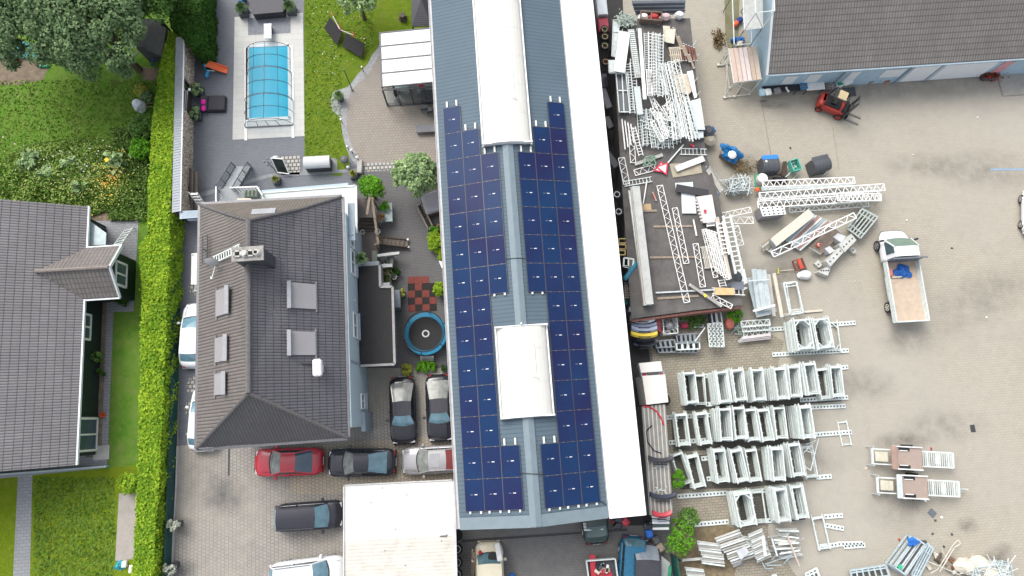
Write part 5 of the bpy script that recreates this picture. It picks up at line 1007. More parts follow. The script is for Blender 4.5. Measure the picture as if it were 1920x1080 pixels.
t = thing('hedge_trimmer_box', 'pile of turquoise and white toys on the slab edge', 'toys', W(226,1060,0)[:]); crumple('pile', (0,0,0), .38, .3, .25, M('toy_turquoise', (.05,.36,.42), .5, var=.5, scale=6), t, 9); m = MB(); m.bbox((.3,.1,.12),(.3,.4,.24),.04); m.build('box', white, t)
single('white_canister', MB().bbox(W(248,1066,.25),(.25,.5,.5),.06), white, 'white canister beside the hedge foot', 'canister')
t = thing('covered_parasol', 'white cloth draped over a folded parasol against the hedge', 'parasol', W(268,204,0)[:]); m = MB(); rr_ = random.Random(3); m.loft([[Vector((math.cos(a)*r_*rr_.uniform(.85,1.1), math.sin(a)*r_*rr_.uniform(.85,1.1), z)) for a in [k*math.pi/5 for k in range(10)]] for r_, z in ((.45,.25),(.42,.6),(.3,.95),(.08,1.15))]); m.build('cover', M('white_cloth', (.66,.70,.74), .8, var=.08), t); m = MB(); m.tube((.3,-.1,.5),(.9,.0,.4), .03); m.tube((.3,.05,.5),(.85,.3,.4), .03); m.build('pole', wood, t)
# ================================================================== vehicles
def interp(x, xs, ys): return float(np.interp(x, xs, ys))
tailm = M('tail_light', (.35,.01,.01), .25); lampm = M('head_light', (.65,.67,.68), .15, .3)
def wheel(t, x, y, r, w, rimm):
    m = MB(); m.loft([[Vector((x+math.cos(a)*q, y+yy, r+math.sin(a)*q)) for a in [2*math.pi*i/20 for i in range(20)]] for q, yy in ((r*.62,-w/2),(r*.95,-w/2),(r,-w*.3),(r,w*.3),(r*.95,w/2),(r*.62,w/2))]); wo = m.build('wheel', rubber, t)
    m = MB(); s = 1 if y > 0 else -1
    for k in range(5): a = k*2*math.pi/5; m.beam((x,y+s*w*.5,r),(x+math.cos(a)*r*.6,y+s*w*.5,r+math.sin(a)*r*.6), .05, .06)
    m.torus((x,y+s*w*.48,r), r*.6, .025, 20, 5, 'Y'); m.build('rim', rimm, wo)
def car(label, px, py, hx, hy, paint, Lc=4.35, Wc=1.78, Hc=1.38, cab=(-.36,-.17,.10,.27), deck=.92, hood=.86, belt=.92, rr=.70, cat='car', roofm=None, glass=None, rearglass=None, name='parked_car', group=None, sunroof=False, round_=.27, stripe=None, bars=False, hood_line=True, nose=None):
    p = W(px, py, .6); q = W(hx, hy, .6); t = thing(name, label, cat, (p.x, p.y, 0), ang(p, q), group); glass = glass or carglass; w2 = Wc/2
    m = MB(); rings = []; N = 23
    xr, xrr, xrf, xf = [c*Lc for c in cab]
    for i in range(N):
        u = -1+2*i/(N-1); u = math.copysign(abs(u)**.8, u); x = u*Lc/2; e = max(0, (abs(u)-(1-round_))/round_); w = w2*(1-.36*e**2.6)*(1-.05*max(0, abs(u)-.35)); low = .22+.05*e
        if x < xr: zt = interp(x, [-Lc/2, -Lc/2+.12, xr], [deck-.22, deck-.04, deck+.02])
        elif x > xf: zt = interp(x, [xf, Lc/2-.5, Lc/2-.1, Lc/2], [belt, hood-.04, hood-.20, hood-.36])
        else: zt = belt+.01
        s = .84-.12*e
        prof = [(0,low),(w*.9,low),(w*.985,.38),(w,.55),(w*.985,zt*.78),(w*.95,zt-.07),(w*s,zt-.012),(w*.45,zt+.018),(0,zt+.025)]
        rings.append([Vector((x,y,z)) for y, z in prof]+[Vector((x,-y,z)) for y, z in prof[-2:0:-1]])
    m.loft(rings); m.build('body', paint, t, smooth=True)
    wb, wt_ = w2*.87, w2*rr; zb_ = belt; zt = Hc
    base = lambda x, s: Vector((x, s*wb*(1-.06*max(0, (abs(x)-.5)/1.2)), zb_)); top = lambda x, s: Vector((x, s*wt_, zt-.035))
    # roof: cambered panel
    m = MB(); vs = []; nx, ny = 5, 7
    for i in range(nx):
        x = xrr+(xrf-xrr)*i/(nx-1); bul = 1-((i/(nx-1)-.45)*1.6)**2*.25
        for j in range(ny): v = -1+2*j/(ny-1); vs.append(Vector((x+(.05*(1-v*v)*(1 if i == nx-1 else -1 if i == 0 else 0)), v*wt_, zt-.03+.05*(1-v*v)*bul)))
    m.add(vs, [(i*ny+j,(i+1)*ny+j,(i+1)*ny+j+1,i*ny+j+1) for i in range(nx-1) for j in range(ny-1)]); rf = m.build('roof', roofm or paint, t, smooth=True)
    if sunroof: m = MB(); m.bbox(((xrr+xrf)/2+.15,0,zt+.015),(.62,.85,.02),.006); m.build('sunroof', M('sunroof_edge', (.36,.36,.38), .3), rf)
    def screen(x0, x1, nm, g, bow):
        m = MB(); vs = []
        for i in range(3):
            f = i/2
            for j in range(7):
                v = -1+2*j/6; b = base(x0, v) if 0 else Vector((x0+bow*(1-v*v), v*wb*.95, zb_+.01)); c = Vector((x1+bow*.4*(1-v*v), v*wt_*.96, zt-.04+.05*(1-v*v))); vs.append(b.lerp(c, f)+UP*.03*math.sin(f*math.pi))
        m.add(vs, [(i*7+j,(i+1)*7+j,(i+1)*7+j+1,i*7+j+1) if bow < 0 else (i*7+j,i*7+j+1,(i+1)*7+j+1,(i+1)*7+j) for i in range(2) for j in range(6)]); return m.build(nm, g, t, smooth=True)
    screen(xf, xrf, 'windscreen', glass, .14); screen(xr, xrr, 'rear_window', rearglass or glass, -.10)
    m = MB(); 
    for j in range(8): a = -1+2*j/8; b_ = -1+2*(j+1)/8; m.beam((xf+.14*(1-a*a)+.02,a*wb*.9,zb_+.02),(xf+.14*(1-b_*b_)+.02,b_*wb*.9,zb_+.02), .06, .03)
    m.beam((xf+.05,.1,zb_+.05),(xf-.08,-.5,zb_+.12), .02); m.beam((xf+.05,-.1+.5,zb_+.05),(xf-.05,-.0,zb_+.11), .02); m.build('wiper_panel', black, t)
    for s in (-1, 1):
        m = MB(); m.add([base(xr,s),base(xf,s),top(xrf,s),top(xrr,s)], [(0,1,2,3) if s < 0 else (3,2,1,0)]); m.build('side_window', M('side_glass', (.02,.028,.032), .07, spec=.9), t)
        m = MB()
        for a, b in ((base(xf,s),top(xrf,s)),(base(xr,s),top(xrr,s)),(top(xrr,s),top(xrf,s))): m.beam(a, b, .07, .06)
        xm_ = (xrr+xrf)/2-.05; m.beam(base(xm_,s), top(xm_,s), .05, .05); m.build('pillar', paint, t)
        m = MB(); m.bbox((xf-.28,s*(w2+.10),belt+.06),(.16,.20,.13),.03); m.build('wing_mirror', paint, t)
        m = MB(); m.bbox((Lc/2-.20,s*w2*.62,hood-.26),(.22,.34,.13),.04); m.build('headlight', lampm, t); m = MB(); m.bbox((-Lc/2+.06,s*w2*.55,deck-.26),(.12,.36,.12),.03); m.build('tail_light', tailm, t)
        for xx in (-.30*Lc, .305*Lc): wheel(t, xx, s*(w2-.115), .32, .2, chrome)
        m = MB(); m.box((xm_+.25,s*(w2-.005),.78),(.16,.03,.03)); m.build('door_handle', paint, t)
        if bars: m = MB(); m.tube((xrr+.1,s*(wt_-.03),zt+.05),(xrf-.1,s*(wt_-.03),zt+.05), .02); m.build('roof_rail', dgrey, t)
    m = MB(); m.box((Lc/2-.02,0,.45),(.06,1.0,.16)); m.build('grille', black, t); m = MB(); m.bbox((-Lc/2+.0,0,.42),(.10,Wc*.84,.2),.03); m.bbox((Lc/2-.02,0,.30),(.10,Wc*.80,.12),.03); m.build('bumper', paint, t)
    m = MB(); m.box((-Lc/2-.055,0,.62),(.01,.5,.11)); m.build('number_plate', white, t)
    if hood_line: m = MB(); [m.beam((xf+.2,s*w2*.70,belt+.012),(Lc/2-.28,s*w2*.62,hood-.10), .014, .012) for s in (-1,1)]; m.build('bonnet_seam', black, t)
    return t
blk = M('black_car_paint', (.018,.018,.024), .16, var=.1, spec=.8); blk2 = M('charcoal_car_paint', (.035,.036,.048), .2, .3, var=.08, spec=.8); redc = M('red_car_paint', (.48,.025,.045), .22, var=.08, spec=.8); silv = M('silver_car_paint', (.42,.41,.42), .28, .4, var=.05); whc = M('white_car_paint', (.74,.76,.78), .2, var=.03); navy = M('dark_blue_car_paint', (.02,.028,.05), .18, .2, spec=.8)
soft = M('fabric_hood', (.055,.055,.068), .8, var=.1); pg = M('cream_painted_reflection', (.24,.255,.24), .12, var=.4, spec=.35)  # cream glass: bright sky reflection put into the base colour
blg = M('blue_painted_reflection', (.16,.29,.36), .06, var=.25, spec=1)  # blue sky reflection put into the base colour
car('red coupe with a pink tinted roof parked in the row below the hip roofed house', 541, 866, 475, 868, redc, glass=pg, rearglass=M('dark_rear_glass', (.06,.10,.14), .06, spec=1), Hc=1.3, cab=(-.36,-.13,.07,.22), rr=.64)
car('black coupe parked between the red coupe and the silver car', 678, 867, 612, 868, blk2, Hc=1.32, glass=pg, rearglass=blg, cab=(-.38,-.12,.08,.23), rr=.64)
car('silver coupe with sunroof half hidden by the hall roof', 816, 862, 750, 866, silv, Lc=4.4, glass=pg, sunroof=True, rearglass=M('red_interior_glass', (.25,.05,.05), .1, spec=.9), cab=(-.42,-.16,.08,.23))
car('black convertible nose down at the left of the two parked beside the annex', 756, 770, 758, 840, blk, roofm=soft, glass=blg, rearglass=pg, Hc=1.28, cab=(-.40,-.13,.07,.20), rr=.62)
car('black convertible nose down close to the hall wall', 824, 765, 827, 836, blk, roofm=soft, glass=blg, rearglass=pg, Hc=1.28, cab=(-.40,-.13,.07,.20), rr=.62)
car('black people carrier facing the white flat roofed garage', 581, 967, 650, 962, blk2, Lc=4.3, Wc=1.76, Hc=1.62, cab=(-.475,-.42,.12,.28), hood=.98, belt=1.0, deck=1.0, rr=.74, glass=blg, bars=True)
car('white estate car cut off by the bottom edge beside the flat roofed garage', 578, 1075, 650, 1066, whc, Lc=4.7, Wc=1.8, Hc=1.5, cab=(-.47,-.40,.10,.26), belt=.98, deck=.98, hood=.95, rr=.74, glass=blg, bars=True)
car('white hatchback in the alley under the west eave of the hip roofed house', 366, 628, 371, 558, whc, Lc=4.3, Wc=1.76, cab=(-.40,-.30,.08,.24), glass=blg)
car('white car mostly hidden under the house eave at the south end of the alley', 382, 784, 387, 722, whc, Lc=4.1, Wc=1.7, cab=(-.40,-.30,.08,.24), glass=blg)
car('dark green saloon with white covers parked under the south edge of the hall', 1113, 964, 1106, 900, M('dark_green_paint', (.012,.035,.03), .2, spec=.8), Lc=3.6, Wc=1.65, glass=M('dark_rear_glass2', (.03,.07,.07), .06, spec=1))
for k in range(3): o = single('bumper_cover', MB().bbox(W(1113,981+k*5.5,1.15+.03*k),(1.35-.05*k,.16,.12),.04,.05), M('spare_white', (.66,.67,.69), .35), 'white bumper strip lying across the green saloon, %s from the top' % ORD[k+1], 'bumper', 'bumper strips on the green saloon')
car('blue estate car behind the dark grey car at the bottom edge', 1184, 1072, 1180, 1140, M('mid_blue_paint', (.02,.14,.25), .2, .2, spec=.8), Lc=4.3, Wc=1.75, cab=(-.46,-.38,.1,.25), Hc=1.35, rr=.7)
car('dark grey hatchback at the bottom edge beside the saplings', 1208, 1082, 1208, 1150, M('slate_car_paint', (.06,.06,.07), .25, .2), Lc=4.3, Wc=2.0, Hc=1.7, cab=(-.44,-.28,.1,.25), rr=.76, rearglass=M('grey_glass', (.22,.25,.29), .08, spec=1))
t = car('cream panel van at the bottom edge beside the wheel stack', 918, 1072, 915, 990, M('cream_paint', (.62,.58,.45), .35, var=.05), Lc=3.6, Wc=1.8, Hc=1.7, cab=(-.48,-.44,.18,.30), belt=1.05, deck=1.1, hood=1.0, rr=.80, name='parked_van', cat='van')
o = MB(); c = W(935,1035,1.9); o.bbox(c,(.35,1.1,.06),.05,.2); single('door_panel', o, M('spare_door_white', (.6,.6,.6), .4), 'white door panel leaning on the cream van', 'panel')
o = MB(); o.lathe(W(924,1043,1.3), [(.22,0),(.3,.05),(.3,.18),(.2,.2)], 18); single('spare_tyre', o, rubber, 'loose black tyre beside the cream van', 'tyre'); single('red_can', MB().lathe(W(900,1034,1.0), [(.1,0),(.12,.3),(.05,.34)], 12), red, 'red can in front of the cream van', 'can')
for k in range(3): a, b = W(886+k*2.5,1030+k*6,1.6), W(884+k*1.5,1075+k*4,.3); m = MB(); m.beam(a,b,.1,.04); single('leaning_board', m, wood, 'narrow wooden board left of the cream van, %s from the left' % ORD[k+1], 'board', 'boards beside the cream van')
single('blue_ball', MB().lathe(W(960,1078,.2), [(.05,0),(.15,.06),(.2,.18),(.15,.3),(.05,.36)], 14), blue, 'blue plastic container at the bottom edge beside the cream van', 'container')
# wheels stacked along the flat roofed garage
def wheel_flat(label, px, py, z, r, rimc, group=None, vertical=False, spokes=5):
    p = W(px, py, z); t = thing('car_wheel', label, 'wheel', p[:], random.random(), group); m = MB(); m.lathe((0,0,0), [(r*.62,0),(r*.95,0),(r,.06),(r,.15),(r*.94,.2),(r*.62,.19)], 22); m.build('tyre', rubber, t); m = MB(); m.torus((0,0,.17), r*.6, .028, 22, 6); m.cyl((0,0,.12), .06, .07, 10)
    for k in range(spokes): a = k*2*math.pi/spokes; m.beam((0,0,.16),(math.cos(a)*r*.6,math.sin(a)*r*.6,.17), .075 if spokes < 8 else .035, .04)
    m.build('rim', rimc, t); return t
for k, (y, c_, s) in enumerate([(1003,dgrey,5),(1029,white,9),(1054,chrome,5),(1076,galvw,10)]): wheel_flat(['bare black tyre at the top of the wheel row by the white garage','white rimmed wheel second in the row by the white garage','five spoke silver wheel third in the row by the white garage','many spoked pale wheel at the bottom of the row by the white garage'][k], 857, y, .5, .36, c_ if k else black, 'wheels beside the white garage', spokes=s)
for k, (x, y, c_, s, lb) in enumerate([(1133,57,M('yellow_rim',(.42,.32,.12),.5),6,'upper yellow rimmed wheel under the white lean-to'),(1133.5,71,MATS['yellow_rim'],6,'middle yellow rimmed wheel under the white lean-to'),(1133.5,88,MATS['yellow_rim'],6,'lowest yellow rimmed wheel under the white lean-to'),(1135,118,M('orange_rim',(.60,.24,.03),.5),9,'bright orange wheel by the lean-to edge'),(1156,366,chrome,5,'silver spoked wheel beside the dark platform, upper one'),(1159,398,chrome,5,'silver spoked wheel beside the dark platform, lower one')]): wheel_flat(lb, x, y, 2.0, .31, c_, 'wheels stacked along the dark gap', spokes=s)
# things in the dark gap
t = thing('tow_trailer', 'red and white narrow trailer at the north end of the dark gap', 'trailer', W(1129,35,1.2)[:], SITE); m = MB(); m.bbox((0,.75,.2),(.75,1.5,.5),.05); m.build('cover', M('trailer_white', (.62,.66,.70), .5), t); m = MB(); m.bbox((0,-.65,.1),(.75,1.1,.35),.05); m.build('body', M('trailer_red', (.38,.03,.06), .5), t); m = MB(); m.beam((-.3,.0,.5),(.3,0,.5), .05); m.build('bar', dgrey, t)
for s in (-1,1): m = MB(); m.cyl((s*.38,-.3,-.9),.28,.15,16); m.build('wheel', rubber, t)
for k, (x, y, c_, l) in enumerate([(1148,125,galvw,'pale panel sticking out at the platform edge'),(1133,150,blk2,'dark car part lying in the gap near the orange wheel'),(1136,185,M('dull_gap', (.10,.10,.11), .3, .4),'grey bonnet half seen in the dark gap'),(1141,230,blk,'black wing lying in the dark gap'),(1147,300,dgrey,'black door panel low in the dark gap')]):
    o = MB(); p = W(x,y,1.5 if k else 2.8); o.bbox(p,(.55,1.0+.3*(k%3),.15),.06,.15*k); single('car_panel', o, c_, l, 'car part', 'car parts in the dark gap')
for k, (x, y) in enumerate([(1167,452),(1166,463),(1165,474)]):
    p = W(x,y,2.2); o = MB(); 
    for a, b in (((-.25,-.15),(.25,-.15)),((-.25,.15),(.25,.15)),((-.25,-.15),(-.25,.15)),((.25,-.15),(.25,.15))): o.beam(p+Vector((*a,0)), p+Vector((*b,0)), .06,.12)
    single('yellow_frame', o, M('cream_yellow', (.55,.42,.16), .6), ['uppermost yellow framed lamp housing beside the long planks','middle yellow framed lamp housing beside the long planks','lowest yellow framed lamp housing beside the long planks'][k], 'frame', 'yellow frames beside the planks')
p = W(1180,493,2.3); o = MB()
for a, b in (((-.35,.35),(.3,.25)),((-.35,-.2),(.25,-.35)),((-.35,.35),(-.4,-.25)),((.3,.25),(.2,-.35)),((-.05,.3),(-.08,-.3)),((-.4,-.25),(.25,-.35))): o.beam(p+Vector((*a,0)), p+Vector((*b,.0)), .10,.08)
single('subframe', o, galvw, 'silver axle subframe beside the long planks', 'car part')
single('blue_bumper', MB().bbox(W(1183,508,2.3),(.3,1.5,.2),.08,-.65), M('petrol_blue', (.03,.20,.30), .35), 'petrol blue car bumper lying beside the long planks', 'bumper')
for k in range(2): p = W(1183,544 if k else 440,1.8); o = MB(); [o.box(p+Vector((0,-.5+.16*i,0)),(.9,.11,.05)) for i in range(7)]; [o.box(p+Vector((x,0,-.06)),(.08,1.15,.06)) for x in (-.38,0,.38)]; single('wooden_pallet', o, M('grey_pallet', (.23,.20,.18), .9, var=.25), ['upper grey pallet in the gap beside the long planks','lower grey pallet in the gap beside the long planks'][k], 'pallet', 'pallets in the gap')
single('red_lid', MB().lathe(W(1184,541,1.95), [(.05,.08),(.2,.04),(.22,0)], 14), M('rust_red', (.30,.06,.04), .7), 'rust red lid lying on the lower grey pallet', 'lid')
for k, (x, y) in enumerate([(1176,566),(1190,572),(1180,580)]): single('car_panel', MB().bbox(W(x,y,1.2),(.8,.4,.15),.06,.5*k), [M('teal_rag',(.05,.26,.24),.7),blk,M('purple_dark',(.02,.01,.06),.4)][k], ['teal cloth in the dark gap north of the bumper pile','black wing north of the bumper pile','dark purple panel just above the bumper pile'][k], 'car part', 'dark parts above the bumpers')
# pile of car bumpers
def bumper(label, px, py, z, w, c_, rz=0.0, d=.24, grille=False):
    p = W(px, py, z); t = thing('car_bumper', label, 'bumper', p[:], rz, 'removed car bumpers'); n = 10; m = MB(); rings = []
    for i in range(n+1): u = -1+2*i/n; x = u*w/2; yo = d*(-.55+.75*u*u); rings.append([Vector((x,yo-.10,0)),Vector((x,yo+.16,.06)),Vector((x,yo+.18,.34)),Vector((x,yo-.02,.40)),Vector((x,yo-.14,.3))])
    m.loft(rings); m.build('shell', c_, t, smooth=False); m = MB(); m.box((0,-.25-.10,.2),(w*.5,.05,.1)); m.box((0,-.18,.41),(w*.45,.07,.02)); m.build('grille', black, t); return t
bumper('white car bumper on top of the pile beside the platform', 1201, 583, 1.7, 1.6, whc); bumper('pale blue white car bumper in the middle of the pile', 1203, 600, 1.6, 1.62, M('ice_paint', (.5,.54,.6), .25)); bumper('dark blue grey car bumper in the pile', 1205, 611, 1.55, 1.7, M('blue_grey_paint', (.10,.13,.20), .25)); bumper('silver blue car bumper above the yellow one', 1206, 618, 1.6, 1.7, M('silver_blue', (.25,.29,.38), .25)); bumper('yellow car bumper at the bottom of the pile', 1206, 628, 1.6, 1.75, M('yellow_paint', (.62,.46,.03), .3))
bumper('navy bumper lying below the yellow one', 1208, 644, .9, 1.6, navy, .05)
bumper('black bumper across the corrugated container roof', 1237, 860, 2.6, 1.5, blk, 0.0); bumper('navy bumper with red reflectors across the corrugated container roof', 1241, 928, 2.6, 1.55, navy); bumper('red bumper at the south end of the container roof', 1239, 962, 2.5, 1.15, redc)
for k in range(5): o = MB(); o.bbox(W(1239,969+k*5.5,2.2-.05*k),(1.15-.03*k,.15,.14),.04,.08*(k%2)); single('bumper_strip', o, [whc,MATS['ice_paint'],whc,M('green_grey_paint',(.06,.10,.10),.3),whc][k], ['first','second','third','dark green fourth','lowest'][k]+' strip in the bumper stack south of the container', 'bumper', 'strips stacked south of the container')
t = thing('bent_trim', 'curved red car trim lying on the container roof', 'car part', W(1229,775,2.5)[:]); m = MB(); m.path([L(t,1205,762,0),L(t,1218,763,0),L(t,1232,772,0),L(t,1240,785,0),L(t,1245,797,0)], .06, 6); m.build('trim', redc, t)
t = thing('bent_trim', 'curved black car trim lying on the container roof', 'car part', W(1220,825,2.5)[:]); m = MB(); m.path([L(t,1222,798,0),L(t,1212,808,0),L(t,1214,828,0),L(t,1226,845,0),L(t,1240,850,0)], .045, 6); m.build('trim', blk, t)
for k, (x, y) in enumerate([(1240,876),(1240,918)]):
    t = thing('mirror_bracket', ['upper tangle of silver brackets on the container roof','lower tangle of silver brackets on the container roof'][k], 'bracket', W(x,y,2.5)[:]); m = MB(); rr_ = random.Random(k)
    for i in range(9): a = Vector((rr_.uniform(-.35,.35),rr_.uniform(-.2,.2),rr_.uniform(0,.1))); m.beam(a, a+Vector((rr_.uniform(-.3,.3),rr_.uniform(-.2,.2),.03)), .04)
    m.build('bars', galvw, t)
# corrugated container row
def container(label, px4, z, matt, ribs=True, name='container', pitch=.26):
    t = thing(name, label, 'container', W(*px4[0], 0)[:], SITE); c = [L(t,*p,z) for p in px4]; c = [Vector((p.x,p.y,z)) for p in c]; m = MB(); m.prism(c, .0, z-.06); m.build('body', M('container_side', (.12,.12,.12), .8, grime=.4), t)
    m = MB(); m.slab(c, .05); m.build('roof', matt, t); m = MB()
    n = max(2, int((c[1]-c[0]).length/pitch))
    for i in range(n+1): f = (i+.5)/(n+1); m.beam(c[0].lerp(c[1],f)+UP*.03, c[3].lerp(c[2],f)+UP*.03, .07,.06)
    m.build('roof_rib', M('rib_light', (.50,.49,.46), .6, grime=.2), t); return t
container('container roof of grey corrugated sheet strewn with car trims', [(1203,762),(1248,758),(1262,962),(1218,966)], 2.45, M('container_roof', (.24,.235,.215), .7, grime=.4))
t = thing('box_truck', 'white roofed box truck body with red tail lights beside the scaffold rows', 'truck', W(1225,716,0)[:], SITE+R(-1)); a = [L(t,*p,2.7) for p in ((1198,681),(1239,677),(1242,696),(1202,699))]; b = [L(t,*p,2.7) for p in ((1204,705),(1247,702),(1253,754),(1212,759))]
m = MB(); m.prism(a, 2.2, 2.7); m.prism(b, .7, 2.72); m.build('box_body', M('truck_cream', (.68,.66,.61), .5, var=.03), t); m = MB(); m.prism([L(t,*p,2.5) for p in ((1200,697),(1245,694),(1247,706),(1203,709))], 2.1, 2.5); m.build('bumper', M('truck_grey', (.30,.32,.36), .4), t)
m = MB(); [m.box(L(t,x,702,2.53),(.22,.14,.06)) for x in (1208,1240)]; m.build('tail_light', tailm, t); m = MB(); m.bbox(L(t,1224,699,2.6),(.75,.2,.1),.03); m.build('light_bar', dgrey, t)
m = MB(); [m.cyl(L(t,x,y,.0)+UP*.0, .38, .25, 16) for x, y in ((1205,720),(1245,750))]; m.build('wheel', rubber, t)
# junk trailer at the bottom
t = thing('car_trailer', 'open trailer with red sides full of scrap at the bottom edge', 'trailer', W(1130,1068,0)[:], R(3)); m = MB(); z = .95; c = [L(t,*p,z) for p in ((1099,1051),(1153,1047),(1160,1100),(1106,1104))]
for i in range(4): m.beam(c[i], c[(i+1)%4], .07, .35)
m.build('side_board', galvw, t); m = MB(); m.prism([(p.x*.95,p.y*.95) for p in c], .45, .55); m.build('bed', dgrey, t); m = MB(); m.box(L(t,1112,1065,.75),(.35,1.6,.1)); m.box(L(t,1130,1080,.6),(1.2,.5,.1)); m.build('lining', M('trailer_red2', (.5,.03,.05), .5), t)
for s in (-.85,.85): m = MB(); m.bbox((s,-.3,.3),(.22,.6,.6),.08); m.build('wheel', rubber, t)
for k in range(7): o = MB(); p = W(1117+rl.uniform(0,30),1054+rl.uniform(0,24),.9); o.bbox(p,(rl.uniform(.2,.7),rl.uniform(.12,.3),.12),.03,rl.uniform(0,3)); single('scrap_piece', o, [dgrey,palew,galvw,blk,redc,wood,white][k], ['dark bar','pale board','steel offcut','black block','red scrap','wood offcut','white scrap'][k]+' lying in the open trailer at the bottom edge', 'scrap', 'scrap in the open trailer')
t = thing('wheelbarrow_pile', 'white sheet and green board leaning beside the dark grey hatchback', 'boards', W(1246,1060,0)[:]); m = MB(); m.slab([L(t,1240,1042,.7),L(t,1257,1056,.7),L(t,1254,1085,.5),L(t,1240,1085,.5)], .05); m.build('white_sheet', M('milky_sheet', (.42,.46,.43), .5), t); m = MB(); m.beam(L(t,1256,1060,.6),L(t,1254,1084,.6), .15,.3); m.build('green_board', greenp, t)
t = thing('green_post_fence', 'dark green fence strip running down below the lime sapling', 'fence', W(1266,1060,0)[:]); m = MB(); m.beam(L(t,1263,1042,.9),L(t,1272,1100,.9), .06, 1.6); m.build('screen', M('fence_green', (.01,.10,.08), .6), t); m = MB(); m.beam(L(t,1263,1042,0),L(t,1263,1042,0)+UP*1.8, .09); m.build('post', MATS['green_post'], t)
for k, (x, y, c_) in enumerate([(1214,985,blk),(1217,1000,M('blue_barrel',(.02,.13,.5),.4)),(1230,1012,dgrey),(1238,1026,wood),(1172,978,redc),(1160,974,navy),(1158,985,blk)]):
    o = MB(); o.bbox(W(x,y,.8),(.45,.5,.45),.08,.2*k); single('scrap_part', o, c_, ['black','bright blue','dark grey','wooden','red','navy','small black'][k]+' scrap part on the paving south of the white lean-to', 'scrap', 'scrap south of the lean-to')
t = thing('tangled_hose', 'red cables tangled under the south edge of the lean-to', 'hose', W(1150,972,.5)[:]); m = MB(); m.path([Vector((math.cos(i*.9)*.5*(1-i*.02)+i*.03, math.sin(i*1.1)*.25, .1+.02*i)) for i in range(26)], .03, 5); m.build('hose', redc, t)

# ================================================================== flatbed truck
t = thing('flatbed_truck', 'white flatbed truck with empty timber bed and blue tarp behind the cab', 'truck', (*W(1699,537,1.2).xy, 0), 0); q0, q1 = W(1688,470,1.2), W(1711,603,1.2); t.rotation_euler = (0,0,ang(q1,q0)); w2 = 1.06
def TL(px, py, z): return L(t, px, py, z)
m = MB(); rings = []; fx = TL(1684,431,.8).x; bx = TL(1697,487,1.0).x; N = 12
for i in range(N):
    u = i/(N-1); x = bx+(fx-bx)*u; e = max(0, (u-.55)/.45); w = w2*(1-.34*e**2.2); zt = interp(u, [0,.42,.5,.9,1], [1.15,1.15,1.12,.85,.55]); prof = [(0,.35),(w*.92,.35),(w,.6),(w*.99,zt*.75),(w*.92,zt-.05),(w*.7,zt),(0,zt+.03)]
    rings.append([Vector((x,y,z)) for y, z in prof]+[Vector((x,-y,z)) for y, z in prof[-2:0:-1]])
m.loft(rings); m.build('cab', whc, t, smooth=True)
xw0 = bx+(fx-bx)*.66; xw1 = bx+(fx-bx)*.34; m = MB(); m.loft([[Vector((x,y*w2,z)) for y, z in ((-.92,1.1),(-.80,1.98),(-.5,2.08),(.5,2.08),(.80,1.98),(.92,1.1))] for x in (bx+.05, xw1)]); rings = []; m.build('roof', whc, t)
m = MB(); vs = [Vector((xw1+.01,y*w2*.80,2.03)) for y in (-1,-.33,.33,1)]+[Vector((xw0+.10*(1-y*y),y*w2*.86,1.16)) for y in (-1,-.33,.33,1)]; m.add(vs, [(i+1,i,i+4,i+5) for i in range(3)]); m.build('windscreen', M('green_tint_glass', (.14,.22,.18), .07, spec=1), t)
for s in (-1,1):
    m = MB(); m.add([(bx+.35,s*w2*.945,1.15),(xw0-.15,s*w2*.945,1.15),(xw1-.02,s*w2*.83,1.93),(bx+.35,s*w2*.83,1.93)], [(0,1,2,3)[::s]]); m.build('side_window', glassm, t); m = MB(); m.beam((xw0,s*w2*.92,1.14),(xw1,s*w2*.81,2.0), .08,.06); m.build('pillar', whc, t)
    m = MB(); m.bbox((xw0-.1,s*(w2+.16),1.3),(.12,.24,.28),.04); m.build('wing_mirror', dgrey, t); m = MB(); m.bbox((fx-.38,s*w2*.66,.72),(.3,.3,.16),.05); m.build('headlight', lampm, t)
bw = 1.14; bx0 = TL(1714,603,.95).x; bx1 = bx-.12; m = MB(); m.box(((bx0+bx1)/2,0,.86),(bx1-bx0,2*bw-.06,.08)); m.build('bed', M('timber_bed', (.50,.40,.31), .85, var=.12, scale=3, grime=.12), t)
for nm, a, b in (('side_board',(bx0,bw),(bx1,bw)),('side_board',(bx0,-bw),(bx1,-bw)),('tailgate',(bx0,-bw-.03),(bx0,bw+.03))): m = MB(); m.beam((*a,1.10),(*b,1.10), .05,.42); m.beam((*a,1.33),(*b,1.33), .075,.04); m.build(nm, galvw, t)
m = MB(); m.box((bx1+.03,0,1.55),(.05,2*bw+.02,1.25)); m.box((bx1+.0,0,2.18),(.09,2*bw+.12,.06)); m.build('headboard', M('mesh_grey', (.16,.18,.21), .5, .2), t)
for s in (-1,1):
    wheel(t, fx-1.0, s*(w2-.06), .38, .24, M('grey_rim', (.3,.3,.3), .4, .3)); wheel(t, bx0+1.15, s*(w2-.12), .38, .26, M('cream_rim', (.5,.47,.4), .5)); m = MB(); m.box((0,s*(w2-.1),.55),(1.6,.05,.1)); m.build('side_rail', galvw, t)
m = MB(); m.box((-.2,0,.55),(4.2,.7,.2)); m.build('chassis', dgrey, t)
tp = TL(1688,508,1.0); t2 = thing('blue_tarp', 'crumpled blue tarpaulin on the truck bed behind the cab', 'tarpaulin', W(1692,509,.95)[:]); crumple('cloth', (0,0,0), .62, .5, .22, M('tarp_blue', (.01,.11,.40), .5, var=.35), t2, 5)
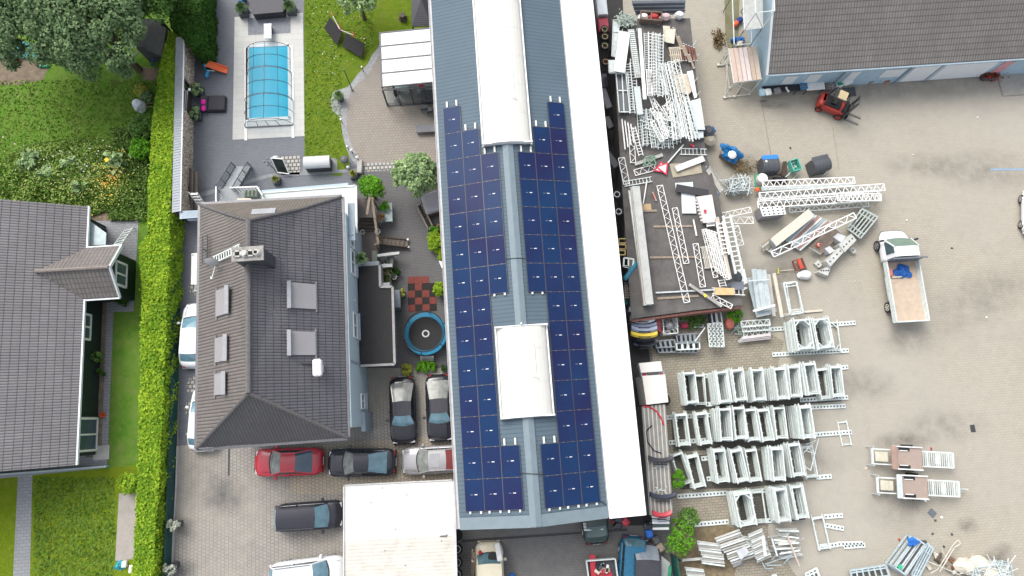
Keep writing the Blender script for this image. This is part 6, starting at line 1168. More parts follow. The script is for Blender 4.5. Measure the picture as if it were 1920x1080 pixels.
m = MB(); m.bbox(W(1669,512,1.05),(.3,.45,.25),.05); single('red_box', m, M('coral', (.6,.18,.13), .6), 'coral red bag in the left corner of the truck bed', 'bag'); single('pale_batten', MB().beam(W(1672,520,1.0),W(1690,519,1.0),.08), palew, 'pale batten lying beside the blue tarpaulin on the truck', 'batten')
# ================================================================== forklift
t = thing('forklift', 'red and black forklift truck parked below the blue wall', 'forklift', (*W(1556,205,0).xy,0), 0); q0, q1 = W(1520,196,.5), W(1590,215,.5); t.rotation_euler = (0,0,R(-24)); rd = M('forklift_red', (.40,.04,.028), .4)
m = MB(); m.bbox((-.15,0,.62),(1.9,1.05,.55),.08); m.bbox((-.95,0,.75),(.55,1.05,.8),.18); m.build('body', rd, t); m = MB(); m.bbox((-.25,0,.98),(1.2,.8,.18),.05); m.bbox((.75,0,.8),(.25,.95,.6),.03); m.build('deck', black, t); m = MB(); m.bbox((-.25,0,1.25),(.5,.5,.15),.05); m.slab([(-.55,-.24,1.65),(-.55,.24,1.65),(-.46,.24,1.25),(-.46,-.24,1.25)], .08); m.build('seat', M('seat_black', (.03,.03,.03), .7), t)
m = MB(); 
for x in (-.75,.55):
    for s in (-1,1): m.beam((x,s*.46,.9),(x*.8-.05,s*.42,2.1), .06)
for s in (-1,1): m.beam((-.65,s*.42,2.1),(.40,s*.42,2.1), .06)
for x in (-.65,.4): m.beam((x,-.42,2.1),(x,.42,2.1), .06)
m.build('overhead_guard', black, t); m = MB(); m.box((-.1,0,2.14),(.62,.66,.03)); m.build('guard_roof', M('tan_board', (.45,.37,.22), .7), t)
m = MB()
for s in (-1,1): m.box((1.0,s*.32,1.25),(.12,.09,2.4)); m.box((1.1,s*.22,1.15),(.08,.07,2.2))
for z in (.35,1.2,2.4): m.box((1.0,0,z),(.1,.72,.08))
m.build('mast', M('mast_grey', (.10,.10,.105), .4, .4), t); m = MB(); m.tube((1.05,0,.2),(1.05,0,2.1), .05); m.build('lift_cylinder', chrome, t); m = MB(); m.box((1.2,0,.35),(.06,.85,.4)); m.build('carriage', black, t)
for s in (-1,1):
    m = MB(); m.box((1.75,s*.27,.07),(1.1,.11,.04)); m.box((1.24,s*.27,.3),(.05,.11,.45)); m.build('fork', M('fork_steel', (.22,.21,.20), .5, .3), t)
    for x, r in ((-.85,.24),(.65,.30)): wheel(t, x, s*.52, r, .18, M('wheel_red', (.4,.05,.04), .5))
# trailer mounted hoists
def hoist(label, px, py, lid, ext):
    t = thing('hoist_trailer', label, 'trailer', W(px,py,0)[:], R(-3), 'two parked ladder hoist trailers'); m = MB()
    for s in (-1,1): m.beam((-2.6,s*.48,.75),(2.75,s*.48,.75), .08,.12)
    m.build('chassis_rail', galvw, t); m = MB()
    for i in range(17): 
        x = .35+i*.142; w_ = .04 if i % 5 else .10; m.box((x,0,.78),(w_,.92,.04))
    for x in (.65,1.2,1.75,2.2): m.box((x,0,.72),(.3,.6,.05)) if int(x*10) % 2 else None
    m.build('ladder_rungs', galvw, t); m = MB(); m.bbox((-.45,0,1.0),(2.0,1.52,.08),.02); m.build('platform', M('brown_ply', (.34,.265,.225), .7, var=.08), t)
    m = MB()
    for y in (.72,-.72): m.bbox((-.45,y,1.08),(2.0,.08,.16),.02)
    m.build('platform_rim', white, t); m = MB(); m.bbox((-1.38,0,1.16),(.36,1.5,.10),.03); m.build('end_flap', lid, t)
    m = MB(); [m.box((-.65,s*.56,1.055),(.72,.22,.04)) for s in (-1,1)]; m.build('hatch_opening', black, t); m = MB(); [m.box((-.72,s*.47,1.09),(.55,.05,.04)) for s in (-1,1)]; m.build('hatch_rail', white, t)
    m = MB(); m.bbox((-2.05,0,.85),(.85,.62,.10),.03); [m.box((-2.2+.22*k,0,.92),(.05,.62,.05)) for k in range(3)]; m.build('control_box', M('cream_box', (.55,.52,.42), .6), t); m = MB(); m.beam((-2.65,-.5,.8),(-2.65,.5,.8), .12); m.beam((2.75,-.5,.8),(2.75,.5,.8), .12); m.build('cross_beam', galvw, t)
    for s in (-1,1): m = MB(); m.bbox((.0,s*.78,.32),(.6,.16,.6),.1); m.build('wheel', rubber, t); m = MB(); m.bbox((.35,s*.62,.78),(.5,.2,.12),.04); m.build('mudguard', dgrey, t); m = MB(); m.tube((-2.6,s*.6,0),(-2.6,s*.6,.9), .05); m.build('stabiliser', galv, t)
    if ext: m = MB(); m.beam((2.75,0,.7),(3.45,0,.55), .08); m.tube((3.0,0,.72),(3.3,0,.66), .06); m.build('drawbar', galv, t); m = MB(); m.cyl((3.5,0,.5), .05, .12, 10); m.build('coupling', palew, t)
    else: m = MB(); m.tube((1.35,.6,.8),(1.25,.75,.95), .06); m.build('red_handle', redc, t); m = MB(); m.bbox((2.8,.0,.75),(.1,.2,.2),.03); m.build('coupling', galv, t)
    return t
hoist('ladder hoist trailer with a brown end flap, the upper one', 1696, 858, M('flap_brown', (.33,.22,.18), .7), False); hoist('ladder hoist trailer with a pale blue end flap and a drawbar, the lower one', 1706, 911, M('flap_blue', (.50,.56,.58), .6), True)
car('white car just showing at the right edge of the yard', 1940, 398, 1940, 340, whc, Lc=3.2, Wc=1.6)
# ================================================================== dark platform and the things on it
ZP = 2.3
pf = thing('loading_platform', 'dark bitumen covered platform carrying ladders and lattice girders', 'platform', W(1250,330,0)[:]); pp_ = [(1147,36),(1294,34),(1306,150),(1324,288),(1338,336),(1392,556),(1392,572),(1300,582),(1184,598),(1163,300)]
m = MB(); m.prism([L(pf,*p,ZP) for p in pp_], ZP-.12, ZP); m.build('deck', M('platform_bitumen', (.11,.104,.10), .85, var=.3, scale=1.1, grime=.3), pf)
m = MB(); c_ = L(pf,1250,330,ZP); m.prism([(L(pf,*p,ZP)-c_)*.985+c_ for p in pp_], 0, ZP-.12); m.build('wall', M('platform_side', (.07,.065,.065), .9, var=.3), pf)
m = MB(); m.prism([L(pf,*p,ZP-.2) for p in ((1184,600),(1300,584),(1392,574),(1392,577),(1300,588),(1184,604))], ZP-1.4, ZP-.16); m.build('brick_edge', M('brick_red', (.22,.10,.08), .9, var=.4, scale=12), pf)
m = MB()
for a, b in (((1225,425),(1298,424)),((1218,483),(1310,482)),((1232,395),(1205,396)),((1232,560),(1310,555))): m.beam(L(pf,*a,ZP+.03), L(pf,*b,ZP+.03), .14, .08)
m.build('support_beam', wood, pf)
G1 = 'lattice girders in the scaffold yard'; G2 = 'ladders in the scaffold yard'
def gird(label, a, b, w=.45, n=14, z=ZP+.06, group=G1, mat=None, z2=None, r=.045, rd=.032): return ladder(label, a, b, z, z if z2 is None else z2, w, n, rail=r, mat=mat or white, name='lattice_girder', cat='girder', group=group, zig=True, rd=rd)
def lad(label, a, b, w=.4, n=12, z=ZP+.06, group=G2, mat=None, z2=None, r=.045, rd=.035): return ladder(label, a, b, z, z if z2 is None else z2, w, n, rail=r, mat=mat or galvw, group=group, rd=rd)
def plank(label, a, b, w=.3, z=ZP+.05, mat=None, th=.05, z2=None, name='scaffold_plank', group=None, cat='plank', ribs=0):
    A_, B_ = W(*a, z), W(*b, z if z2 is None else z2); d = B_-A_; t = thing(name, label, cat, ((A_+B_)/2)[:], math.atan2(d.y, d.x), group); Ln = d.to_2d().length; dz = (B_.z-A_.z)/2; mat = mat or white
    m = MB(); m.beam((-Ln/2,0,-dz),(Ln/2,0,dz), w, th); m.build('board', mat, t)
    m = MB()
    for s in (-1,1): m.beam((s*Ln/2,-w/2,s*dz+.01),(s*Ln/2,w/2,s*dz+.01), .05, th*1.1)
    m.build('end_cap', galv, t)
    if ribs:
        m = MB()
        for i in range(ribs): y = -w/2+w*(i+.5)/ribs; m.beam((-Ln/2+.05,y,-dz+th/2),(Ln/2-.05,y,dz+th/2), w/ribs*.35, .02)
        m.build('ribs', galv, t)
    return t
gird('longest lattice girder lying down the middle of the dark platform', (1237,348),(1288,567), .40, 26); gird('lattice girder to the right of the longest one', (1265,390),(1287,494), .36, 13); gird('short lattice girder left of the pallet on the platform', (1304,457),(1318,538), .36, 10); gird('lattice girder leaning against the pallet edge', (1320,430),(1342,520), .30, 12, ZP+.2)
gird('lattice girder below the road sign', (1190,324),(1228,314), .42, 5); gird('upright lattice girder at the left platform edge', (1165,296),(1175,345), .42, 6); gird('lattice girder beside the upright one at the platform edge', (1183,240),(1187,305), .36, 7, ZP+.1)
plank('long pale plank stack along the left side of the platform, the topmost', (1192,350),(1218,570), .52, ZP+.75, M('ribbed_aluminium', (.46,.45,.42), .5, .2, var=.1, grime=.2), ribs=6, group='long ribbed planks')
for k in range(3): plank('long ribbed plank under the topmost one, %s layer down' % ORD[k+1], (1189-k*1.0,352),(1214-k*1.0,572), .52, ZP+.55-.2*k, MATS['ribbed_aluminium'], .14, group='long ribbed planks')
plank('narrow pale beam left of the long ribbed planks', (1180,358),(1207,560), .16, ZP+.3, galvw, .15)
# big tangle in the upper half
z0 = ZP
for k in range(3): o = MB(); [o.beam(W(*a,z0+.1+.15*k),W(*b,z0+.1+.15*k),.06) for a, b in (((1150,38),(1147,105)),((1162,37),(1155,108)),((1150,38),(1162,37)),((1147,105),(1155,108)),((1149,60),(1160,60)))]; o.slab([W(1151,40,z0+.08+.15*k),W(1161,40,z0+.08+.15*k),W(1154,106,z0+.08+.15*k),W(1148,104,z0+.08+.15*k)], .02); single('steel_grate', o, galv, ['lowest','middle','topmost'][k]+' grey steel grating panel at the upper left platform corner', 'grating', 'gratings at the upper corner')
o = MB(); [o.beam(W(*a,z0+.5),W(*b,z0+.5),.07) for a, b in (((1155,138),(1177,138)),((1155,138),(1161,210)),((1177,138),(1182,210)),((1161,210),(1182,210)),((1166,138),(1170,210)),((1157,170),(1179,170)))]; single('steel_frame', o, galvw, 'pale steel frame holding grey mesh at the left platform edge', 'frame'); single('mesh_panel', MB().slab([W(1156,140,z0+.4),W(1176,140,z0+.4),W(1181,208,z0+.4),W(1162,208,z0+.4)], .03), M('mesh_grey2', (.13,.14,.15), .6, var=.3, scale=20), 'dark grey mesh inside the pale steel frame', 'mesh panel')
plank('wide white panel lying at the upper left of the tangle', (1171,60),(1161,135), .78, z0+.9, white, .06, name='white_panel', cat='panel')
plank('long white plank running down the middle of the tangle', (1199,54),(1209,186), .24, z0+1.0, white, .06)
plank('pale blue plank stack at the lower left of the tangle', (1194,163),(1200,214), .42, z0+.8, M('ice_plank', (.55,.61,.64), .4, .1), .06, ribs=4)
wk = plank('grey slatted walkway beside the wide white panel', (1183,56),(1196,145), .46, z0+.7, M('slat_walk', (.34,.33,.30), .6, var=.2), .05, ribs=3)
o = MB()
for k in range(22): a = 59+k*3.8; o.beam(W(1180.5+k*.58,a,z0+.76),W(1189.5+k*.58,a+.5,z0+.76),.07,.03)
attach(o.build('slats', galvw), wk)
rl = random.Random(21)
spec = [((1175,125),(1184,212),'lad'),((1184,140),(1193,165),'gird'),((1187,106),(1193,140),'gird'),((1200,170),(1198,150),'lad')]
lad('ladder on the left of the tangle next to the mesh panel', (1176,118),(1186,213), .36, 19, z0+.7); lad('second ladder left of the long white plank', (1186,110),(1192,205), .34, 17, z0+.55)
cols = [(1212,62,1214,132),(1220,60,1221,178),(1227,62,1226,175),(1233,62,1232,180),(1239,64,1238,182),(1216,130,1219,180)]
for k, (a, b, c, d) in enumerate(cols): lad('ladder in the bundle right of the long white plank, %s from the left' % ORD[k+1], (a,b),(c,d), .34, 20, z0+.5+.13*(k%3)+.2, mat=white if k % 2 else galvw)
for k in range(7): x = 1230+k*4.2; plank('thin pale pole amid the tangle, %s from the left' % ORD[k+1], (x,118),(x+9+k*1.1,178), .07, z0+.6+.03*k, [galv,galvw,white][k%3], .06, name='scaffold_pole', cat='pole', group='poles in the tangle')
# the fan of white lattice and tubes leaning to the lower right
for k in range(6): x = 1238+k*6.0; gird('white lattice girder in the fan sloping to the lower right, %s from the left' % ORD[k+1], (x,122-k*1.5+rl.uniform(-4,4)),(1268+k*7.4+rl.uniform(-3,3),255+rl.uniform(-6,8)), .30, 18, z0+.6+.1*k, rd=.03, r=.04, mat=galvw if k%2 else white)
for k in range(9): x = 1256+k*4.0; plank('white tube in the fan above the pale blue sheet, %s from the left' % ORD[k+1], (x,182+rl.uniform(-8,12)),(1263+k*6.0,262+rl.uniform(-6,4)), .075, z0+.7+.05*k, [white,galvw,galv][k%3], .07, name='scaffold_tube', cat='tube', group='white tubes in the fan')
for k in range(9): a = rl.uniform(1212,1250); b = rl.uniform(176,215); gird('crossed white lattice piece in the lower tangle, %s from the top' % ORD[k+1], (a+k*1.2,180+k*6),(a+rl.uniform(14,34),225+k*5), .26, 10, z0+.5+.06*k)
for k in range(14): x = 1196+k*5.2; lad('short grey ladder in the heap below the tangle, %s from the left' % ORD[k+1], (x+rl.uniform(-2,2),206+rl.uniform(-4,6)),(x+6+rl.uniform(-3,5),276+rl.uniform(-8,4)), .30, 12, z0+.2+.07*(k%5), mat=galv if k%2 else galvw, rd=.03)
for k in range(7): x = 1200+k*9; lad('cross lying ladder in the heap, %s from the left' % ORD[k+1], (x,222+k%3*14),(x+26,230+k%3*14), .28, 6, z0+.45+.05*k, mat=galvw)
for k in range(4): x = 1166+k*5.5; plank('slim white pole at the lower left of the heap, %s from the left' % ORD[k+1], (x,224+k*3),(x+6,280-k*4), .08, z0+.25, white, .07, name='scaffold_pole', cat='pole', group='slim poles at the left of the heap')
lad('long ladder half buried at the left of the heap', (1187,238),(1202,292), .3, 10, z0+.4, mat=white); lad('horizontal ladder below the white tube fan', (1274,284),(1325,285), .42, 7, z0+.1, mat=galvw); lad('horizontal ladder at the left end of the girders', (1170,345),(1222,336), .34, 8, z0+.1, mat=galvw)
lad('wide pale ladder leaning right of the fan', (1269,133),(1288,195), .5, 7, z0+1.1, mat=M('cream_ladder', (.62,.58,.50), .6)); plank('pale steel bar pointing at the road sign', (1281,272),(1247,311), .09, z0+.15, galvw, .07, name='sign_pole', cat='pole')
# sheets and timber to the right
def sheet(label, pts, z, mat, th=.05, name='sheet', cat='sheet', group=None, dz=0.0): return single(name, MB().slab([W(*p, z+(dz if i in (1,2) else 0)) for i, p in enumerate(pts)], th), mat, label, cat, group)
ice = M('ice_blue_sheet', (.58,.65,.67), .5, var=.05)
sheet('pale blue sheet lying at the right edge of the platform', ((1291,190),(1313,184),(1322,243),(1303,243)), z0+.5, ice); sheet('second pale blue sheet under the tube ends', ((1300,246),(1319,246),(1319,258),(1296,260)), z0+.3, ice); sheet('white board standing at the right edge above the pale blue sheet', ((1288,134),(1299,132),(1307,182),(1302,184)), z0+.6, white)
sheet('cream board under the wide pale ladder', ((1263,140),(1291,138),(1300,168),(1290,178),(1268,170)), z0+.35, palew); sheet('upper cream hardboard piece by the pallet', ((1243,48),(1256,49),(1258,80),(1246,78)), z0+.4, M('hardboard', (.56,.53,.44), .8)); sheet('lower cream hardboard piece by the pallet', ((1246,54),(1267,54),(1264,82),(1249,79)), z0+.46, MATS['hardboard'])
def pallet(label, px4, z, mat, n=6, group=None, name='wooden_pallet'):
    t = thing(name, label, 'pallet', W(*px4[0], z)[:], 0, group); c = [L(t,*p,0) for p in px4]; m = MB()
    for i in range(n): f = (i+.5)/n; m.beam(c[0].lerp(c[1],f)+UP*.1, c[3].lerp(c[2],f)+UP*.1, (c[1]-c[0]).length/n*.6, .03)
    m.build('slat', mat, t); m = MB()
    for f in (.03,.5,.97): m.beam(c[0].lerp(c[3],f), c[1].lerp(c[2],f), .1, .12)
    m.build('bearer', mat, t); return t
pallet('pale wooden pallet on the right of the ladder bundle', ((1253,90),(1275,89),(1279,116),(1257,118)), z0+.4, M('pallet_wood', (.48,.42,.33), .85, var=.2)); pallet('white slatted pallet under the lattice stack', ((1313,463),(1332,461),(1338,503),(1321,504)), z0+.1, M('pallet_pale', (.50,.47,.42), .8, var=.15), 6)
for k in range(6): x = 1276+k*5; plank('rust brown steel beam right of the pale pallet, %s from the left' % ORD[k+1], (x,80+k*2),(x+5,114), .12, z0+.2+.06*(k%2), M('rusty_beam', (.17,.075,.055), .8, var=.3), .09, name='rusty_beam', cat='beam', group='rusty beams')
for k in range(4): plank('grey timber batten beside the rusty beams, %s from the top' % ORD[k+1], (1262+k*10,52+k*17),(1277+k*8,92+k*12), .14, z0+.3, wood, .07, name='timber_batten', cat='batten', group='timber battens')
for k, (a, b) in enumerate([((1299,86),(1305,76)),((1301,110),(1310,101)),((1303,152),(1308,145)),((1306,180),(1313,171))]): plank(['top','second','third','lowest'][k]+' thin steel arm sticking out over the right platform edge', a, b, .04, z0+.2, galv, .04, name='steel_arm', cat='arm', group='steel arms at the platform edge')
t = thing('timber_crate', 'brown timber crate with white and red bags at the top of the platform', 'crate', W(1218,38,z0)[:], R(-3)); m = MB()
for a, b in (((-.75,-.32),(.75,-.32)),((-.75,.32),(.75,.32)),((-.75,-.32),(-.75,.32)),((.75,-.32),(.75,.32)),((0,-.32),(0,.32))): m.beam((*a,.35),(*b,.35),.07,.5)
m.build('frame', M('crate_brown', (.20,.145,.11), .85, var=.25), t)
for k, (x, y, c_) in enumerate([(1206,32,white),(1225,32,M('red_bag',(.5,.05,.05),.7)),(1247,32,M('red_white',(.55,.30,.30),.7,col2=(.7,.7,.7),scale=8)),(1273,29,white)]): o = MB(); rr_ = random.Random(k+4); p = W(x,y,z0+.25); o.loft([[p+Vector((math.cos(a)*r_*rr_.uniform(.8,1.2),math.sin(a)*r_*.7*rr_.uniform(.8,1.2),z)) for a in [i*math.pi/5 for i in range(10)]] for r_, z in ((.3,-.2),(.38,.05),(.25,.25),(.05,.3))]); single('plastic_bag', o, c_, ['white bag inside the timber crate','red bag inside the timber crate','red and white bag right of the timber crate','large white bag at the top right platform corner'][k], 'bag')
t = thing('net_bundle', 'bundle of green and white netting at the upper left of the tangle', 'net', W(1172,42,z0+.2)[:]); leaves('strands', rng.normal(size=(520,3))*np.array([.26,.24,.08])+np.array([0,0,.25]), .07, M('net_strand', (.62,.64,.58), .8, var=.2, scale=14, col2=(.35,.5,.42)), t, asp=4)
for k in range(7): x0_, y0_ = 1185, 1+k*3.6; o = MB(); o.slab([W(x0_+k*1.2,y0_,3.0-.22*k),W(1286,y0_-1,3.0-.22*k),W(1284-k*.6,y0_+3.8,2.9-.22*k),W(x0_+k*1.2,y0_+5.5,2.9-.22*k)], .06); single('steel_panel', o, [M('steel_blue', (.22,.25,.28), .4, .4), M('steel_dark', (.07,.085,.10), .5, .3)][k % 2], 'grey steel shuttering panel at the top edge, %s from the top' % ORD[k+1], 'panel', 'steel panels at the top edge')
# give-way sign
t = thing('road_sign', 'two overlapping triangular give way road signs lying on the platform', 'road sign', W(1240,316,z0+.12)[:], 0)
for k, (dx, rz) in enumerate(((-.05,.5),(.12,0))):
    tri = lambda s, z: [Vector((dx+math.cos(a+rz+.9)*s, math.sin(a+rz+.9)*s, z+.05*k)) for a in (0, 2.094, 4.189)]; m = MB(); m.slab(tri(.55,.04), .02); rim = m.build('sign_board', M('sign_red', (.60,.03,.07), .4), t); m = MB(); m.slab(tri(.36,.046), .004); m.build('sign_face', M('sign_white', (.72,.70,.70), .4), rim)
sheet('tan chipboard sheet beside the road sign', ((1255,307),(1313,304),(1317,324),(1262,333)), z0+.05, M('chipboard', (.36,.32,.24), .85)); plank('white panel with orange smears lying on the chipboard', (1267,317),(1319,297), .42, z0+.2, M('smeared_white', (.70,.69,.66), .6, col2=(.74,.73,.70)), .08, name='white_panel', cat='panel')
for k, (a, b) in enumerate([((1276,314),(1279,319)),((1306,300),(1311,304))]): pass
plank('grey concrete post left of the road sign', (1191,308),(1241,291), .22, z0+.1, conc, .12, name='concrete_post', cat='post')
t = thing('green_cable', 'pale green cable tangle beside the concrete post', 'cable', W(1217,303,z0+.2)[:]); m = MB(); m.path([Vector((math.cos(i*.7)*.4+.1*math.sin(i*2.1), math.sin(i*.9)*.35, .05+.01*i)) for i in range(22)], .035, 5); m.build('cable', M('green_cable', (.22,.36,.27), .6), t)
sheet('black rubber sheet across the pale blue board', ((1269,345),(1329,356),(1328,369),(1266,359)), z0+.3, M('black_sheet', (.035,.035,.04), .7)); sheet('pale blue board under the black sheet', ((1277,350),(1302,352),(1306,400),(1279,400)), z0+.15, ice); sheet('short pale blue strip above the black sheet', ((1266,343),(1299,341),(1300,350),(1267,355)), z0+.12, ice); sheet('tan cardboard left of the long girder', ((1200,382),(1220,382),(1222,393),(1202,395)), z0+.05, M('cardboard', (.42,.31,.17), .9))
plank('white batten lying alone right of the girders', (1300,412),(1306,442), .1, z0+.1, white, .06, name='batten', cat='batten'); plank('thin white pipe at the left of the longest girder', (1213,338),(1206,382), .07, z0+.15, white, .06, name='pipe', cat='pipe'); plank('red white bracket near the longest girder', (1224,361),(1230,376), .09, z0+.1, M('pinkish', (.5,.22,.17), .7), .08, name='bracket', cat='bracket')
plank('grey pipe crossing the lower end of the platform', (1230,549),(1400,540), .10, z0+.15, galv, .08, name='pipe', cat='pipe'); plank('diagonal aluminium beam with a yellow tag at the platform corner', (1293,534),(1352,574), .18, z0+.3, M('alu_beam', (.38,.36,.33), .5, .3), .12, name='aluminium_beam', cat='beam'); attach(MB().box(W(1322,554,z0+.42),(.18,.2,.02),.6).build('yellow_tag', M('tag_yellow', (.75,.6,.03), .6)), bpy.data.objects['aluminium_beam'])
sheet('tan plywood offcut on the ladders at the platform corner', ((1341,539),(1377,540),(1377,553),(1341,553)), z0+.35, M('ply_tan', (.58,.42,.22), .8)); lad('short ladder under the tan offcut', (1335,545),(1397,548), .38, 8, z0+.2, mat=white); gird('lattice piece hanging over the lower platform corner', (1335,556),(1372,575), .3, 6, z0+.15); lad('small ladder above the tan offcut', (1352,523),(1356,538), .42, 3, z0+.4, mat=white)
for k, (x, y) in enumerate([(1262,262),(1300,275),(1311,280),(1296,272)]): single('rubbish', MB().bbox(W(x,y,z0+.1),(.2,.15,.12),.03,k), [white,M('pink_rag',(.5,.08,.15),.8),dgrey,redc][k], ['white','pink','dark','red'][k]+' scrap of rubbish below the white tube ends', 'rubbish')
single('jerrycan', MB().bbox(W(1336,244,.4),(.35,.45,.3),.06,.5), blue, 'blue plastic bucket at the right side of the platform', 'bucket'); single('rag_heap', MB().lathe(W(1326,249,.5), [(.4,0),(.45,.3),(.2,.5)], 9), dgrey, 'dark grey heap beside the blue bucket', 'heap'); single('straw_bag', MB().lathe(W(1328,266,.3), [(.4,0),(.45,.35),(.2,.55)], 9), M('beige_bag', (.42,.37,.30), .8), 'beige sack with blue red stripe beside the platform', 'bag')
# white shelves and ladders at the right of the platform
for k in range(4): sheet(['white perforated plastic barrier panel, lowest layer','white perforated plastic barrier panel, second layer','white perforated plastic barrier panel, third layer','white perforated plastic barrier panel on top with a red label'][k], ((1304+k,369),(1332+k,365),(1341+k,416),(1316+k,418)), z0+.1+.12*k, M('barrier_white', (.66,.60,.58), .6, var=.1), .07, 'barrier_panel', 'barrier', 'barrier panels')
bp_ = bpy.data.objects['barrier_panel.003']
for k in range(7): attach(MB().box(W(1304+k*1.9,376+k*6.2,z0+.5),(.14,.09,.1)).build('tooth', MATS['barrier_white']), bp_)
attach(MB().box(W(1322,396,z0+.56),(.18,.22,.01)).build('red_label', redc), bp_); lad('short slatted rack under the barrier panels', (1330,408),(1333,425), .5, 4, z0+.3, mat=white, rd=.1)
for k in range(5): gird('white girder in the stack beside the barrier panels, %s from the left' % ORD[k+1], (1322+k*5,430+k*1.5),(1345+k*5,508+k*4), .24, 12, z0+.5+.06*k)
plank('tan plank between the lattice stack and the white ladder', (1344,408),(1368,522), .26, z0+.7, M('tan_plank', (.50,.44,.37), .8), .08)
lad('white rung ladder lying over the lattice stack', (1349,416),(1361,478), .42, 8, 2.0+ z0*.5, mat=white, rd=.07, r=.1); lad('grey rung ladder at the right of the white one', (1362,404),(1386,512), .48, 12, z0+.9, mat=galvw, rd=.06, r=.12)
gird('lattice girder lying above the ladders, upper one', (1350,405),(1408,393), .38, 8, 1.2, group=G1); gird('lattice girder lying above the ladders, lower one', (1372,413),(1412,413), .46, 5, 1.0); gird('twisted lattice piece right of the grey ladder', (1378,424),(1388,460), .5, 5, 1.2); sheet('folded white plastic strip below the grey ladder', ((1384,505),(1396,504),(1402,530),(1390,536)), 1.8, white); single('scrap_heap', MB().lathe(W(1376,522,1.9), [(.5,0),(.5,.25),(.3,.4)], 9), M('heap_grey', (.06,.07,.08), .6), 'dark plastic heap at the end of the grey ladder', 'heap')
for k in range(3): sheet(['long grey tray at the right platform corner','second grey tray beside the long one','short grey tray at the corner'][k], ((1365+k*7,530+k*3),(1395,528+k*4),(1394,534+k*4),(1363+k*7,538+k*3)), z0+.1+.08*k, M('tray_grey', (.15,.17,.20), .5), .05, group='grey trays')
plank('white shelf unit standing at the right of the platform', (1327,318),(1352,358), .35, 2.4, M('cream_shelf', (.58,.55,.47), .7), .1, z2=1.6, name='shelf', cat='shelf'); o = MB(); [o.beam(W(*a,za),W(*b,zb2),.04) for a, b, za, zb2 in (((1324,312),(1326,340),2.6,.8),((1330,312),(1356,345),2.6,1.4),((1356,345),(1340,360),1.4,.6),((1326,340),(1340,364),.8,.2),((1348,338),(1368,337),1.2,1.1),((1348,338),(1333,360),1.2,.4),((1368,335),(1352,352),1.2,.4))]; single('pole_frame', o, galvw, 'tangle of thin pale poles right of the shelf', 'poles')
single('cloth_heap', MB().lathe(W(1341,365,.4), [(.3,0),(.3,.3),(.1,.5)], 9), M('grey_cloth', (.35,.38,.42), .8), 'grey cloth heap between the barriers and the wire crate', 'cloth')

# ================================================================== scaffold frames in stacks
def make_frame(label, w=.73, Ln=2.1, braced=False):
    t = thing('scaffold_frame', label, 'scaffold frame', (0,0,0), 0, 'scaffold frames stacked in the yard'); fm = galvw
    for s in (-1, 1): m = MB(); m.beam((s*w/2,-Ln/2,0),(s*w/2,Ln/2,0), .075, .07); m.tube((s*w/2,Ln/2,0),(s*w/2,Ln/2+.12,0), .022, 5); m.build('upright', fm, t)
    m = MB(); m.beam((-w/2,Ln/2-.10,0),(w/2,Ln/2-.10,0), .11, .06); m.build('top_transom', fm, t)
    m = MB(); m.beam((-w/2,-Ln/2+.10,0),(w/2,-Ln/2+.10,0), .07, .05); m.beam((-w/2,-Ln/2+.2,0),(w/2,-Ln/2+.2,0), .03, .03); m.build('bottom_transom', fm, t)
    if braced:
        m = MB()
        for sx in (-1,1):
            for sy in (-1,1): m.beam((sx*w/2,sy*(Ln/2-.52),0),(sx*(w/2-.38),sy*(Ln/2-.1),0), .06, .05)
        m.build('corner_brace', fm, t)
    m = MB(); [m.box((-w/2+.07,y,.02),(.06,.05,.05)) for y in (-.45,.1,.6)]; m.build('wedge_lug', galv, t); return t
ST = [ # row, tl, tr, br, top height, layers, braced
 (1,(1283,695),(1302,694),(1310,760),1.7,16,0),(1,(1306,700),(1312,699),(1317,760),.5,3,0),(1,(1343,696),(1362,694),(1371,757),1.8,17,0),(1,(1371,691),(1392,689),(1402,754),1.8,15,0),(1,(1411,692),(1429,690),(1436,753),1.7,14,0),(1,(1451,686),(1470,683),(1480,751),1.9,18,0),(1,(1479,684),(1497,682),(1503,747),1.6,13,0),(1,(1509,678),(1527,675),(1538,741),2.0,19,0),(1,(1534,688),(1547,687),(1558,751),.8,6,0),(1,(1557,684),(1575,682),(1583,746),1.2,10,0),
 (0,(1490,599),(1517,594),(1527,656),1.9,16,1),(0,(1524,598),(1551,592),(1564,654),1.7,14,1),(0,(1544,601),(1568,598),(1576,661),.3,2,1),
 (2,(1266,773),(1286,771),(1295,838),1.2,9,0),(2,(1304,770),(1323,767),(1335,835),1.2,9,0),(2,(1349,763),(1369,760),(1375,830),1.9,18,0),(2,(1375,760),(1394,758),(1401,827),1.6,12,0),(2,(1397,764),(1414,763),(1425,829),1.3,9,0),(2,(1420,765),(1439,763),(1451,829),1.3,9,0),(2,(1451,762),(1469,761),(1477,824),1.2,10,0),(2,(1500,760),(1519,758),(1528,822),2.0,19,0),
 (3,(1259,847),(1275,844),(1299,912),.8,6,0),(3,(1288,852),(1306,849),(1322,915),1.0,8,0),(3,(1338,840),(1358,838),(1368,907),1.5,12,0),(3,(1369,842),(1389,838),(1405,905),1.5,12,0),(3,(1398,840),(1416,838),(1428,905),1.0,8,0),(3,(1447,837),(1467,834),(1474,904),1.8,16,0),(3,(1480,830),(1498,828),(1510,897),1.5,12,0),(3,(1505,835),(1520,833),(1531,898),.4,3,0),
 (4,(1378,923),(1404,920),(1418,987),1.7,14,1),(4,(1410,920),(1428,917),(1437,982),.35,2,0),(4,(1453,913),(1471,912),(1483,982),1.7,15,0),(4,(1484,909),(1502,907),(1517,977),1.3,12,0),
 (5,(1524,968),(1541,966),(1555,1030),.35,2,0),(5,(1570,791),(1589,789),(1599,835),.12,1,0)]
